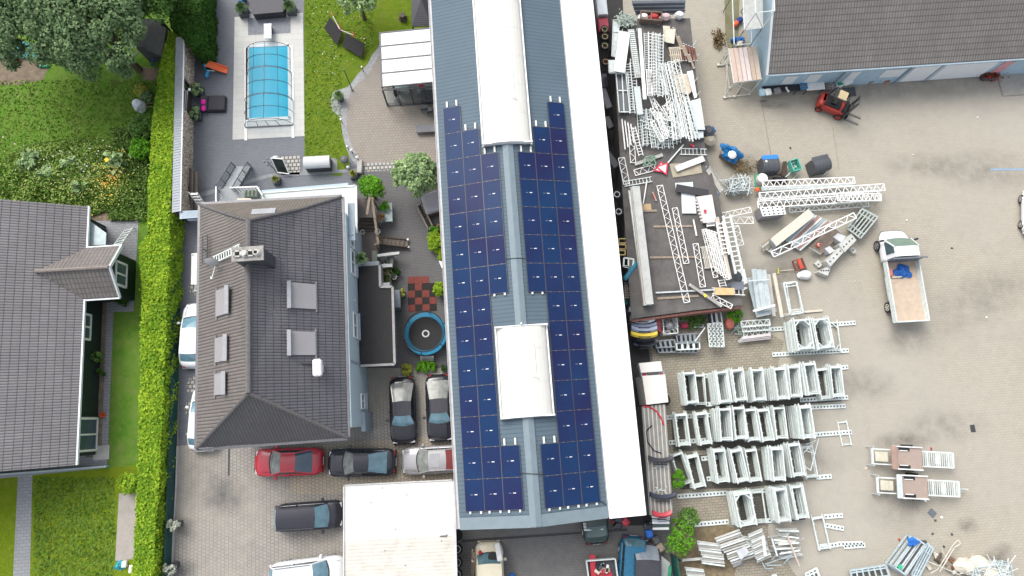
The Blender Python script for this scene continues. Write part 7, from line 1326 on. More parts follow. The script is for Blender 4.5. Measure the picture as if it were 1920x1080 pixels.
rown = {0:'wide braced group',1:'first long row',2:'second long row',3:'third long row',4:'fourth long row',5:''}
protos = {}; cnt = {}; rest = MB(); KTOP = 7; nf = 0
for row, tl, tr, br, h, n, brc in ST:
    cnt[row] = cnt.get(row, 0)+1; ci = cnt[row]; TLw, TRw, BRw = W(*tl,h), W(*tr,h), W(*br,h); ax = (TRw-BRw).normalized(); a = math.atan2(ax.y, ax.x)-math.pi/2
    cen = (TLw+BRw)/2; pitch = min(.11, h/n*1.0); wdt = 1.05 if brc else .73; rs_ = random.Random(row*20+ci)
    for k in range(n):
        zz = h-.04-k*pitch; 
        if zz < .06: break
        jx, jy, jr = rs_.uniform(-.035,.035), rs_.uniform(-.05,.05), rs_.uniform(-.014,.014)
        if k == 0 or k < KTOP:
            where = 'scaffold frame, %s stack from the left, %s' % (ORD[ci], rown[row]) if row != 5 else ['frame beside the loose rails below the fourth row','small scaffold frame lying alone beyond the second row'][ci-1]
            lb = ('top ' if k == 0 else '%s layer down ' % ORD[k+1]) + where
            if brc not in protos: protos[brc] = make_frame(lb, wdt, 2.1, bool(brc)); o = protos[brc]; o.location = (cen.x+jx,cen.y+jy,zz); o.rotation_euler = (0,0,a+jr)
            else: o = dup(protos[brc], (cen.x+jx,cen.y+jy,zz), a+jr, lb)
            if row == 5 and ci == 2: o.scale = (.85,.78,1)
            nf += 1
        else:
            rm2 = Matrix.Rotation(a+jr, 3, 'Z'); P_ = lambda x, y: Vector((cen.x+jx,cen.y+jy,zz))+rm2@Vector((x,y,0)); w_ = wdt/2
            for s in (-1,1): rest.beam(P_(s*w_,-1.05),P_(s*w_,1.05),.075,.07)
            rest.beam(P_(-w_,.95),P_(w_,.95),.11,.06); rest.beam(P_(-w_,-.95),P_(w_,-.95),.07,.05)
o = rest.build('stacked_frames', galvw); setp(o, 'lower layers of the scaffold frame stacks in the yard', 'scaffold frames', kind='stuff')
# perforated timber bearers below the stacks
def bearer(label, a, b, z=.08, n=None):
    A_, B_ = W(*a,z), W(*b,z); Ln = (B_-A_).length; t = thing('perforated_rail', label, 'rail', ((A_+B_)/2)[:], ang(A_,B_), 'perforated rails under the frame stacks'); m = MB(); m.box((0,0,0),(Ln,.30,.05)); m.build('rail', galvw, t); m = MB(); n = n or max(2, int(Ln/.22))
    for i in range(n): m.cyl((-Ln/2+Ln*(i+.5)/n,0,.022), .06, .006, 8)
    m.build('hole', M('hole_dark', (.04,.04,.045), .8), t)
for lb, a, b in [('upper rail under the pair of wide stacks',(1440,618),(1604,605)),('lower rail under the pair of wide stacks',(1448,665),(1591,657)),('upper rail of the first stack row, right part',(1560,691),(1590,688)),('lower rail of the first stack row, right part',(1500,750),(1590,745)),('short rail left of the second stack of the first row, upper',(1319,705),(1345,704)),('short rail left of the second stack of the first row, lower',(1323,758),(1345,757)),('rail between the first and second rows at the right',(1518,764),(1585,761)),('lower rail of the second row reaching the lone frame',(1525,815),(1597,810)),('upper rail of the second row at the left',(1246,783),(1352,777)),('lower rail of the second row at the left',(1254,830),(1340,824)),('rail in the third row left of the third stack, upper',(1315,860),(1345,857)),('rail in the third row left of the third stack, lower',(1325,898),(1352,896)),('right end of the third row lower rail',(1530,895),(1559,893)),('long rail left of the wide fourth row stack, upper',(1270,931),(1362,924)),('long rail left of the wide fourth row stack, lower',(1298,984),(1366,978)),('rail between stacks of the fourth row, upper',(1405,922),(1460,917)),('rail between stacks of the fourth row, lower',(1412,978),(1460,975)),('rail right of the lone low frame, upper',(1545,969),(1580,966)),('rail right of the lone low frame, middle',(1548,985),(1582,991)),('rail below the lone low frame',(1537,1025),(1570,1021)),('loose rail at the lower right',(1570,1020),(1618,1019)),('loose rail overlapping at the lower right',(1582,1025),(1622,1022))]: bearer(lb, a, b)
rl = random.Random(9)
o = MB()
for a, b in (((1512,833),(1530,826)),((1512,845),(1525,850)),((1535,822),(1520,882)),((1506,872),(1520,882)),((1525,830),(1508,848)),((1510,836),(1526,848))): o.tube(W(*a,.7),W(*b,.8),.03)
single('pole_tangle', o, galvw, 'loose thin poles lying over the last stack of the third row', 'poles')

# ================================================================== north yard: trusses, crates, bins
def truss(label, a, b, z, w=.5, n=20, hgt=.0, mat=None): return gird(label, a, b, w, n, z, mat=mat or white, r=.07, rd=.045)
truss('upper white box truss below the bins', (1430,345),(1602,338), 1.0, .45, 26); plank('white flange under the upper box truss', (1428,354),(1601,346), .3, .6, galvw, .1, name='truss_flange', cat='flange'); truss('second long truss reaching the blue bucket', (1424,368),(1658,351), .9, .5, 32); truss('third truss of the long bundle', (1422,377),(1648,362), .6, .42, 28); truss('fourth truss of the long bundle', (1421,384),(1650,369), .95, .5, 34); truss('dense short truss on the right end of the bundle', (1570,370),(1652,370), 1.2, .5, 20)
truss('low grey truss at the south side of the bundle', (1480,394),(1628,383), .3, .35, 18, mat=galv); truss('dark toned truss under the bundle', (1424,373),(1645,358), .3, .5, 22, mat=galv)
t = thing('perforated_block', 'block of perforated white grid trays on a pallet below the trusses', 'trays', W(1449,402,0)[:], SITE); m = MB(); c = [L(t,*p,1.2) for p in ((1424,389),(1470,386),(1473,402),(1430,406))]; m.prism(c, .15, 1.2); m.build('tray_stack', M('tray_side', (.30,.29,.32), .7, var=.2, scale=10), t); m = MB(); m.slab([p+UP*.05 for p in c], .05); top_ = m.build('top_tray', white, t); m = MB()
for i in range(5):
    for j in range(3): f, g_ = (i+.5)/5, (j+.5)/3; q = c[0].lerp(c[1],f).lerp(c[3].lerp(c[2],f),g_); m.box((q.x,q.y,1.255),(.12,.10,.01), .2)
m.build('slot', M('slot_dark2', (.06,.06,.07), .8), top_)
def bin_(label, px, py, w, d, h, rz, c_, lid=None):
    t = thing('waste_container', label, 'waste container', W(px,py,0)[:], rz, 'wheeled bins below the forklift'); n = 10; m = MB(); m.loft([[Vector((x,-d/2*1.0,.1)),Vector((x,-d/2,.75*h))]+[Vector((x,-d/2*math.cos(math.pi*j/n),.75*h+.3*h*math.sin(math.pi*j/n))) for j in range(1,n)]+[Vector((x,d/2,.75*h)),Vector((x,d/2,.1))] for x in (-w/2,w/2)]); m.build('body', c_, t)
    m = MB()
    for i in range(5): x = -w/2+w*(i+.5)/5; m.path([Vector((x,-d/2*math.cos(math.pi*j/8)*1.01,.75*h+.31*h*math.sin(math.pi*j/8))) for j in range(9)], .02, 4)
    m.build('lid_rib', c_, t); m = MB(); m.bbox((0,d/2-.04,.95*h),(w*.98,.35,.10),.04) ; m.build('lid_edge', lid or c_, t)
    for sx in (-1,1):
        for sy in (-1,1): m = MB(); m.loft([[Vector((sx*w*.42+math.cos(a)*0,sy*d*.4+math.cos(a)*.09,.09+math.sin(a)*.09))+Vector((xx,0,0)) for a in [i*math.pi/5 for i in range(10)]] for xx in (-.03,.03)]); m.build('wheel', rubber, t)
bg_ = M('bin_grey', (.075,.08,.092), .5); bin_('grey wheeled bin with a bright blue rear lid', 1434,318,1.2,1.05,1.2,SITE,bg_, M('lid_blue', (.03,.22,.62), .4)); m = MB(); m.cyl(W(1436,303,1.15),.08,.1,12); attach(m.build('knob', white), bpy.data.objects['waste_container']); bin_('dark grey wheeled bin standing slightly turned', 1527,318,1.25,.95,1.25,R(14),bg_)
t = thing('blue_sack_cart', 'cart heaped with bright blue sheeting and a white bag', 'cart', W(1365,294,0)[:], R(-35)); m = MB(); m.bbox((0,0,.4),(1.2,.9,.6),.05); m.build('box', wood, t); crumple('sheeting', (0,0,.6), .85, .62, .5, M('sheet_blue', (.008,.15,.38), .5, var=.4), t, 2)
single('white_sack', MB().lathe(W(1372,291,1.05), [(.2,0),(.32,.1),(.2,.2)], 9), white, 'white sack on the blue sheeting cart', 'sack')
t = thing('brush_heap', 'heap of dry brown branches between the cart and the blue lidded bin', 'branches', W(1392,314,0)[:]); m = MB()
for k in range(70): a = rl.uniform(0,6.28); p = Vector((rl.uniform(-.7,.7),rl.uniform(-.4,.4),rl.uniform(.05,.5))); m.tube(p, p+Vector((math.cos(a)*.5,math.sin(a)*.35,rl.uniform(-.1,.2))), .018, 4, .008)
m.build('twigs', M('twig_brown', (.26,.18,.09), .9, var=.3), t); leaves('dry_leaves', rng.normal(size=(200,3))*np.array([.5,.3,.12])+np.array([0,0,.25]), .09, M('dry_leaf', (.20,.15,.07), .9, var=.4), t)
t = thing('green_crate', 'turquoise green crate tilted on an old pallet between the bins', 'crate', W(1481,318,0)[:], R(18)); m = MB()
for a, b in (((-.3,-.4),(.3,-.4)),((-.3,.4),(.3,.4)),((-.3,-.4),(-.3,.4)),((.3,-.4),(.3,.4))): m.beam((*a,.75),(*b,.75),.06,.5)
m.box((0,0,.52),(.6,.8,.04)); m.build('box', M('crate_green', (.10,.42,.33), .6), t); m = MB(); [m.bbox((rl.uniform(-.2,.2),rl.uniform(-.3,.3),.65),(.25,.12,.15),.03,k) for k in range(4)]; m.build('contents', M('crate_white', (.5,.5,.48), .7), t)
single('brown_boards', MB().slab([W(1468,303,.7),W(1475,302,.7),W(1477,330,.3),W(1465,330,.3)], .06), dwood, 'dark boards leaning left of the green crate', 'boards'); pallet('old pallet behind the green crate', ((1453,306),(1466,305),(1467,326),(1455,327)), .1, wood, 5); single('small_frame', MB().beam(W(1468,337,.3),W(1484,321,.5),.05).beam(W(1484,338,.3),W(1497,325,.4),.04), galvw, 'two thin pale poles below the green crate', 'poles'); single('low_black_box', MB().bbox(W(1462,338,.2),(1.0,.4,.4),.05), black, 'black low box between the bins', 'box')  # the last item is a plain low black box
single('prop_pole', MB().tube(W(1541,331,.2),W(1556,315,.9),.03), galvw, 'thin pole leaning at the dark grey bin', 'pole')
t = thing('round_drum', 'round white lidded drum in a green frame left of the trusses', 'drum', W(1421,342,0)[:]); m = MB(); m.lathe((0,0,0), [(.3,0),(.36,.9),(.33,.95),(.05,.97)], 20); m.build('drum', white, t); m = MB(); 
for a, b in (((-.4,-.55),(.35,-.55)),((-.4,.4),(.35,.4)),((-.4,-.55),(-.4,.4))): m.beam((*a,.5),(*b,.5),.07)
m.build('frame', greenp, t); single('orange_rag', MB().bbox(W(1420,355,.6),(.3,.3,.15),.06,.4), orange, 'orange rag below the white drum', 'rag')
def stillage(label, px4, z, mat, fill=60, fm=None, r=.03, ln=.9, nm='wire_crate', col=None, seed=1):
    rr_ = random.Random(seed); t = thing(nm, label, 'crate', W(*px4[0],0)[:], 0); c = [L(t,*p,z) for p in px4]; m = MB()
    for i in range(4): a, b = c[i], c[(i+1)%4]; m.beam(a,b,.06); m.beam(a-UP*(z-.12),b-UP*(z-.12),.06); m.beam(a-UP*z,a,.06); [m.beam(a.lerp(b,f)-UP*(z-.12),a.lerp(b,f),.02) for f in (.17,.33,.5,.67,.83)]; m.beam(a-UP*z*.5,b-UP*z*.5,.03)
    m.build('cage', mat, t); m = MB()
    for k in range(fill):
        f, g_ = rr_.random(), rr_.random(); q = c[0].lerp(c[1],f).lerp(c[3].lerp(c[2],f),g_); q.z = rr_.uniform(z*.5,z+.08); a = rr_.uniform(0,3.14); d = Vector((math.cos(a),math.sin(a),rr_.uniform(-.1,.1)))*ln/2; e = 1
        for cc in (q+d,q-d): pass
        m.tube(q-d,q+d,r,5)
    m.build('tubes', fm or galv, t); return t
stillage('wire crate heaped with short galvanised tubes left of the drum', ((1367,336),(1405,333),(1406,356),(1370,359)), .9, galv, 70, seed=3); stillage('red and white stillage full of couplers beside the platform', ((1241,579),(1268,578),(1271,624),(1245,627)), 1.1, white, 70, galv, .035, .3, 'coupler_stillage', seed=4)
single('red_side', MB().slab([W(1230,584,.9),W(1239,583,.9),W(1241,625,.8),(W(1231,618,.8))], .3), redc, 'red rusty crate left of the coupler stillage', 'crate'); single('coupler_sack', MB().lathe(W(1254,610,1.1), [(.2,0),(.28,.15),(.12,.35)], 9), M('grey_sack', (.3,.31,.33), .8), 'grey bundle inside the coupler stillage', 'bundle')
# metal box rows west of the bricks
def tray(label, px4, z, n, mat, holes=True, th=.12, seed=0):
    t = thing('steel_tray', label, 'tray', W(*px4[0],0)[:], 0, 'grey steel trays beside the platform'); c = [L(t,*p,z) for p in px4]; m = MB()
    for i in range(4): m.beam(c[i],c[(i+1)%4],.08,.12)
    for i in range(1,n): f = i/n; m.beam(c[0].lerp(c[1],f),c[3].lerp(c[2],f),.16,.06)
    m.build('frame', mat, t); m = MB(); m.prism([(p.x,p.y) for p in c], z*.2, z*.35); m.build('base', M('tray_base', (.06,.065,.07), .7), t); return t
sg = M('steel_grey', (.26,.29,.31), .45, .35, var=.2)
tray('long blue grey tray below the bumper pile', ((1228,640),(1264,637),(1267,650),(1231,652)), .8, 4, sg); tray('lower blue grey tray left', ((1232,652),(1266,650),(1267,660),(1235,661)), .5, 4, sg); tray('upper middle steel tray', ((1268,628),(1310,625),(1311,640),(1270,642)), .9, 5, sg); tray('middle white edged steel tray', ((1268,644),(1311,642),(1312,654),(1269,656)), .8, 4, galvw); tray('lower middle steel tray', ((1268,656),(1308,655),(1307,661),(1269,661)), .4, 5, sg); tray('grey steel rack beside the weeds', ((1333,583),(1350,582),(1354,605),(1336,606)), .9, 2, galv)
single('navy_tray', MB().bbox(W(1206,640,.8),(1.5,.3,.3),.08,.05), M('navy_plastic', (.05,.07,.12), .4), 'navy blue plastic channel at the left of the grey trays', 'tray'); single('crossed_bar', MB().beam(W(1303,640,1.0),W(1322,614,1.0),.07).beam(W(1289,640,1.0),W(1288,655,.8),.06), galvw, 'white bar crossing the middle trays', 'bar')
for k in range(4): x = 1330+k*7; gird(['first','second','third','fourth'][k]+' upright coupler rack column from the left beside the red parasol', (x,607),(x+3.5,650), .24, 9, 1.0, mat=galvw, rd=.07, r=.06)
t = thing('red_jack', 'red steel jack lying between the weeds and the coupler racks', 'jack', W(1285,611,.3)[:]); m = MB(); m.bbox((-.1,0,.1),(.5,.35,.2),.05); m.build('body', M('jack_red', (.45,.03,.08), .5), t); m = MB(); m.beam((.1,0,.12),(.6,.02,.12),.05); m.build('lever', M('jack_red2', (.40,.03,.08), .5), t); m = MB(); [m.beam((.55+.0,s*.1,.1),(1.2,s*.1,.1),.06) for s in (-1,1)]; m.beam((1.2,-.1,.1),(1.2,.1,.1),.06); m.build('rack', galv, t)
t = thing('red_parasol', 'faded red shell shaped seat lying in the weeds', 'seat', W(1368,606,.6)[:]); m = MB(); m.loft([[Vector((math.cos(a)*r_*.75,math.sin(a)*r_,z)) for a in [k*math.pi/7 for k in range(14)]] for r_, z in ((.45,0),(.38,.14),(.12,.22))]); m.build('shell', M('faded_red', (.42,.12,.09), .7, var=.2), t)
o = MB(); [o.tube(W(1376+rl.uniform(-6,8),612+rl.uniform(-10,18),.2),W(1384+rl.uniform(-6,8),612+rl.uniform(-10,18),.5),.03) for _ in range(12)]; single('green_poles', o, M('pale_green_steel', (.3,.4,.36), .6), 'pale green steel bits beside the faded red seat', 'poles')
for k in range(3): truss(['upper','middle','lower'][k]+' short grey truss right of the red seat', (1390+k*2,608+k*9),(1443,604+k*9), .5+.2*(2-k), .4, 9, mat=galvw)
for k in range(3): plank(['front','middle','rear'][k]+' white plank below the short grey trusses', (1385+k*3,640-k*3),(1444,633-k*3), .18, .4+.1*k, M('pinkish_white', (.60,.56,.55), .6), .08, group='white planks below the short trusses')
# plank stacks beside the platform's lower right
for k in range(3): plank(['left','middle','right'][k]+' pale blue plank on the stack beside the platform', (1413+k*9,505+k*1),(1424+k*9,583-k), .36, 1.5+.1*(k%2), M('ice_plank2', (.46,.53,.55), .45, .1, grime=.15), .08, ribs=2, group='pale blue planks')
for k in range(6): plank('pale blue plank in the stack beside the platform, %s layer under the top' % ORD[k+1], (1411+k*1.5,520),(1430+k*3,592-k), .9, 1.25-.2*k, MATS['ice_plank2'], .06, group='pale blue plank layers')
plank('upper cross bar over the pale blue planks', (1400,527),(1442,524), .06, 1.8, galvw, .05, name='cross_bar', cat='bar'); plank('lower white cross bar over the pale blue planks', (1412,583),(1453,572), .14, 1.8, white, .06, name='cross_bar', cat='bar'); plank('white board right of the pale blue planks', (1441,515),(1451,592), .24, .9, M('off_board', (.5,.47,.43), .7), .06); plank('cream board right of the white one', (1451,513),(1466,594), .24, .9, palew, .08)
t = thing('steel_cradle', 'tall galvanised steel cradle standing on the paving', 'cradle', W(1487,560,0)[:]); m = MB(); 
for z, pts in ((1.0,((1469,531),(1493,528),(1506,586),(1481,590))),(.3,((1474,532),(1493,530),(1503,583),(1483,586)))):
    c = [L(t,*p,z) for p in pts]
    for i in range(4): m.beam(c[i],c[(i+1)%4],.09)
    for i in range(4): m.beam(c[i]-UP*z,c[i],.07)
m.beam(L(t,1471,538,1.0),L(t,1495,535,1.0),.06); m.beam(L(t,1480,582,1.0),L(t,1505,579,1.0),.06); m.build('frame', galvw, t)
plank('timber batten right of the steel cradle', (1508,585),(1541,582), .14, .08, palew, .1, name='timber_batten', cat='batten'); plank('timber batten left of the steel cradle', (1470,590),(1483,588), .14, .08, palew, .1, name='timber_batten', cat='batten')
# plank bundles in the middle
for k in range(9): plank('cream board bundle above the broom, layer %s' % ['one','two','three','four','five','six','seven','eight','nine'][k], (1450-k*.6,455+k),(1521,399+k*.4), .66-.02*k, 1.3-.13*k, M('cream_plank', (.56,.54,.45), .6, var=.08) if k == 0 else galv, .07, group='layers of the cream board bundle')
for k in range(8): plank('loose grey blue board right of the cream bundle, %s from the left' % ORD[k+1], (1475+k*3.4,452+k*2.5),(1525+k*5,402+k*2.2), .13, .6-.04*k, [M('bluegrey_board',(.34,.40,.44),.5),galv,M('pink_board',(.42,.22,.19),.7),galvw][k%4], .08, group='loose grey blue boards')
truss('diagonal white lattice girder over the board bundles', (1448,477),(1603,404), 1.4, .42, 15)
for k in range(10): a = rl.uniform(-3,3); plank('weathered post end below the cream bundle, %s from the left' % ORD[k+1], (1425+k*3.2,463+k*1.8+a),(1450+k*2,444+k*2.4), .10, .5-.03*k, [wood,galv][k%2], .1, name='post_end', cat='post', group='post ends under the bundle')
for k in range(6): plank('brown post in the bundle with the red white cone, %s from the left' % ORD[k+1], (1519+k*3.5,466+k*2),(1560+k*3,424+k*2.4), .15, .7-.05*k, M('brown_post',(.24,.19,.15),.85,var=.3), .14, name='brown_post', cat='post', group='brown posts')
m = MB(); m.lathe(W(1534,460,.8), [(.16,0),(.14,.05),(.03,.4)], 14); cone_ = single('traffic_cone', m, M('cone_red', (.65,.07,.04), .5), 'red traffic cone with white bands on the brown posts', 'cone')
q = W(1534,460,.8); attach(MB().lathe(q+UP*.14, [(.118,0),(.09,.09)], 14).build('reflective_band', white), cone_)
def box_truss(label, px4, z, mat, n=6, nm='steel_frame_stack'):
    t = thing(nm, label, 'frame stack', W(*px4[0],0)[:], 0); m = MB()
    for k in range(4):
        c = [L(t,*p,z-k*.2)+Vector((.02*k,.015*k,0)) for p in px4]
        for i in range(4): m.beam(c[i],c[(i+1)%4],.09,.08)
    m.build('side_rail', mat, t); m = MB()
    for k in range(3):
        c = [L(t,*p,z-k*.2) for p in px4]
        for i in range(1,n): f = i/n; m.beam(c[0].lerp(c[1],f),c[3].lerp(c[2],f),.09,.05)
        m.beam(c[0].lerp(c[3],.2),c[1].lerp(c[2],.2),.08,.06); m.beam(c[0].lerp(c[3],.8),c[1].lerp(c[2],.8),.08,.06)
    m.build('cross_rail', mat, t); return t
grg = M('green_grey_steel', (.42,.47,.44), .5, .15, var=.15, grime=.2)
box_truss('green grey frame stack lying at the upper right of the board bundles', ((1616,392),(1645,408),(1613,447),(1588,428)), .9, grg, 5)
for k, (px4, z, lb) in enumerate([(((1548,489),(1576,462),(1583,471),(1557,500)),.9,'pale grey box girder in the concrete heap, left one'),(((1540,505),(1560,497),(1552,517),(1534,510)),.6,'short pale box at the lower end of the concrete heap'),(((1573,459),(1596,438),(1606,450),(1584,473)),1.0,'pale grey box girder in the concrete heap, right one'),(((1527,494),(1534,487),(1542,497),(1536,502)),.3,'square base plate at the left of the concrete heap'),(((1592,466),(1600,463),(1607,472),(1600,476)),.3,'square base plate at the right of the concrete heap'),(((1562,444),(1572,437),(1586,443),(1578,455)),.7,'crumpled white sack beside the concrete heap'),(((1546,466),(1556,461),(1565,470),(1556,476)),.6,'grey white sack left of the crumpled one')]):
    o = MB(); o.prism([W(*p,z) for p in px4], .02, z); o = single(['box_girder','base_plate','sack'][0 if k < 3 else 1 if k < 5 else 2], o, [M('pale_concrete',(.50,.51,.48),.7,grime=.25),M('sack_white',(.58,.60,.62),.8)][k > 4], lb, ['girder','plate','sack'][0 if k < 3 else 1 if k < 5 else 2], 'pieces of the concrete heap')
    if k in (0,1,2): mm = MB(); [mm.box(W(*px4[0],z).lerp(W(*px4[1],z),f)*.5+W(*px4[3],z).lerp(W(*px4[2],z),f)*.5+UP*.005,(.12,.10,.01),.7) for f in (.15,.38,.62,.85)]; q = mm.build('opening', M('slot_dark3', (.07,.075,.08), .8), o)
    if k in (3,4): mm = MB(); mm.cyl((W(*px4[0],z)+W(*px4[2],z))/2,.06,.008,8); mm.build('hole', MATS['hole_dark'], o)
t = thing('red_cart', 'red tool cart with bucket beside the white sack', 'cart', W(1494,498,.0)[:], R(18)); m = MB(); 
for a, b in (((-.4,-.35),(.3,-.35)),((-.4,.35),(.3,.35)),((-.4,-.35),(-.4,.35)),((.3,-.35),(.3,.35))): m.beam((*a,.45),(*b,.45),.06,.2)
m.build('frame', M('rust_cart', (.25,.09,.06), .7), t); m = MB(); m.loft([[Vector((math.cos(a)*.13+.0,y,.5+math.sin(a)*.13)) for a in [i*math.pi/5 for i in range(10)]] for y in (-.35,.35)]); m.build('canister', M('red_canister', (.60,.07,.04), .5), t)
m = MB(); rr_ = random.Random(8); p = W(1505,517,0); m.loft([[p+Vector((math.cos(a)*r_*1.25*rr_.uniform(.85,1.15),math.sin(a)*r_*.8*rr_.uniform(.85,1.15),z)) for a in [i*math.pi/5 for i in range(10)]] for r_, z in ((.38,0),(.45,.3),(.3,.5),(.06,.55))]); single('sack', m, M('clean_sack', (.68,.69,.70), .8), 'clean white sack lying below the red cart', 'sack'); single('grey_cloth', MB().bbox(W(1506,503,.3),(.5,.4,.2),.08,.4), M('dull_cloth', (.17,.17,.16), .9), 'grey cloth between the red cart and the white sack', 'cloth')
t = thing('push_broom', 'yellow headed broom lying left of the red cart', 'broom', W(1475,507,.05)[:]); m = MB(); m.beam(L(t,1462,508,.05),L(t,1492,505,.2),.04); m.build('handle', palew, t); m = MB(); m.box(L(t,1459,508,.04),(.09,.42,.08)); m.build('head', M('yellow_bristle', (.60,.52,.10), .8), t)
# ================================================================== scaffold tower and boards beside the blue house
t = thing('scaffold_tower', 'white scaffold tower standing against the pale blue gable', 'scaffold', W(1412,90,0)[:]); m = MB(); 
for z in (2.0,4.0,6.0):
    c = [L(t,*p,4.0) for p in ((1392,-40),(1428,-40),(1430,52),(1396,56))]; c = [Vector((p.x,p.y,z)) for p in c]
    for i in range(4): m.tube(c[i],c[(i+1)%4],.04,6)
    for p in c: m.tube((p.x,p.y,0),(p.x,p.y,z),.04,6)
m.tube(c[0],(c[1].x,c[1].y,4),.035); m.tube(c[3],(c[2].x,c[2].y,4.0),.035); m.tube((c[3].x,c[3].y,2),(c[2].x,c[2].y,0.1),.03); m.build('tubes', galvw, t); m = MB(); m.slab([Vector((p.x*.96+c[0].x*.02,p.y*.98,4.05)) for p in c], .06); m.build('deck', M('tower_deck', (.45,.46,.44), .6, grime=.2), t)
t = thing('scaffold_trestle', 'low scaffold bay carrying six pinkish boards in front of the blue gable', 'scaffold', W(1397,125,0)[:]); z = 2.0; c = [L(t,*p,z) for p in ((1367,91),(1418,87),(1428,148),(1377,155))]; m = MB()
for i in range(4): m.tube(c[i]-UP*.08,c[(i+1)%4]-UP*.08,.04); m.tube((c[i].x,c[i].y,0),c[i],.04)
m.tube((c[0].x,c[0].y,1.9),(c[3].x,c[3].y,.1),.03); m.tube((c[3].x,c[3].y,1.9),(c[2].x,c[2].y,.1),.03); m.build('tubes', galvw, t)
bc = [(.52,.40,.33),(.55,.44,.38),(.60,.50,.47),(.62,.54,.51),(.48,.38,.30),(.54,.43,.34)]
for k in range(6): f0, f1 = k/6+.01, (k+1)/6-.015; single('trestle_board', MB().slab([W(*np.array((1367,91))*(1-f)+np.array((1418,87))*f, 2.02) for f in (f0,f1)]+[W(*np.array((1377,155))*(1-f)+np.array((1428,148))*f, 2.02) for f in (f1,f0)], .05), M('pink_plank_%d' % k, bc[k], .8, var=.08, grime=.1), 'pinkish board on the trestle, %s from the left' % ORD[k+1], 'board', 'boards on the trestle')
t = thing('base_frame', 'white base tubes with feet on the paving below the trestle', 'scaffold base', W(1370,150,.1)[:]); m = MB(); 
for a, b in (((1345,122),(1368,120)),((1360,110),(1368,165)),((1358,183),(1404,177)),((1367,120),(1350,123)),((1377,182),(1392,157))): m.tube(L(t,*a,0),L(t,*b,0),.045)
for p in ((1346,122),(1368,165),(1358,183),(1376,181),(1404,177)): m.cyl(L(t,*p,-.05),.11,.1,10)
m.build('tubes', M('cream_tube', (.55,.53,.46), .6), t)
for k, (x, y, c_, l, s) in enumerate([(1388,75,blue,'blue sheet under the scaffold tower',.45),(1376,74,M('royal_blue',(.01,.09,.34),.6),'royal blue bucket left of the blue sheet',.3),(1386,38,M('navy_bag',(.02,.04,.2),.7),'navy bag above the orange net',.4),(1380,44,orange,'orange net beside the navy bag',.35),(1388,80,palew,'tan board under the scaffold tower',.4)]): o = MB(); o.bbox(W(x,y,.25),(s*1.4,s,.3),.08,.3*k); single('building_material', o, c_, l, 'material', 'materials under the scaffold tower')
t = thing('dead_weed', 'dry brown weed clump growing on the kerb left of the trestle', 'weed', W(1346,75,.0)[:]); leaves('stalks', rng.normal(size=(160,3))*np.array([.22,.4,.1])+np.array([0,0,.15]), .12, M('weed_brown', (.16,.11,.05), .9, var=.4), t, asp=3)
# tables in front of the blue wall
t = thing('black_table', 'long black table with pale blue cloth and bags against the blue wall', 'table', W(1457,172,0)[:], R(4)); m = MB(); m.bbox((0,0,.72),(2.8,.75,.08),.03); m.build('tabletop', M('table_black', (.02,.02,.026), .5), t)
for x in (-1.2,1.2): m = MB(); m.beam((x,-.3,0),(x,-.3,.7),.05); m.beam((x,.3,0),(x,.3,.7),.05); m.beam((x-.25,-.75,.15),(x+.25,-.75,.15),.05) if x < 0 else None; m.build('leg', dgrey, t)
for k, (x, y, w_, d_, c_, l) in enumerate([(1429,173,.45,.55,M('aqua_cloth',(.20,.48,.60),.8,col2=(.6,.68,.7),scale=5),'aqua cloth on the black table'),(1441,172,.45,.5,white,'white paper bag on the black table'),(1458,170,.5,.45,M('speckled_bag',(.25,.18,.22),.8,var=.7,scale=14,col2=(.55,.5,.5)),'speckled bag in the middle of the black table'),(1476,168,.07,.45,white,'narrow white strip on the black table')]): single('table_item', MB().bbox(W(x,y,.85),(w_,d_,.14),.06,.15*k), c_, l, 'item', 'things on the black table')
t = thing('white_table', 'white table with a blue tray right of the black table', 'table', W(1519,168,0)[:], R(5)); m = MB(); m.bbox((0,0,.78),(1.4,.85,.05),.03); m.build('tabletop', white, t)
for x in (-.6,.6): m = MB(); m.beam((x,-.35,0),(x,-.35,.75),.05); m.beam((x,.35,0),(x,.35,.75),.05); m.build('leg', dgrey, t)
t = thing('blue_tray', 'bright blue tray with small parts on the white table', 'tray', W(1507,161,.82)[:], R(5)); m = MB(); [m.beam((a[0],a[1],.05),(b[0],b[1],.05),.04,.1) for a, b in (((-.22,-.25),(.22,-.25)),((-.22,.25),(.22,.25)),((-.22,-.25),(-.22,.25)),((.22,-.25),(.22,.25)))]; m.box((0,0,.01),(.44,.5,.02)); m.build('tray', M('tray_blue', (.03,.25,.55), .5), t); m = MB(); [m.bbox((rl.uniform(-.12,.12),rl.uniform(-.15,.15),.06),(.12,.1,.06),.02,k) for k in range(5)]; m.build('parts', wood, t)
single('junk_heap', MB().lathe(W(1550,162,0), [(.5,0),(.5,.4),(.25,.7)], 9), M('mixed_junk', (.12,.12,.13), .7, var=.9, scale=9, col2=(.5,.5,.5)), 'grey and black junk heap between the white table and the green crate', 'heap')
t = thing('green_lined_crate', 'open crate with green lining and white lid behind the forklift', 'crate', W(1572,160,0)[:], R(15)); m = MB(); m.bbox((-.25,0,.3),(.5,.65,.6),.04); m.build('body', galvw, t); m = MB(); m.box((-.25,0,.61),(.38,.5,.02)); m.build('lining', greenp, t); m = MB(); m.slab([(.05,-.4,.65),(.7,-.3,.75),(.6,.45,.75),(.05,.4,.65)], .05); m.build('lid', white, t)
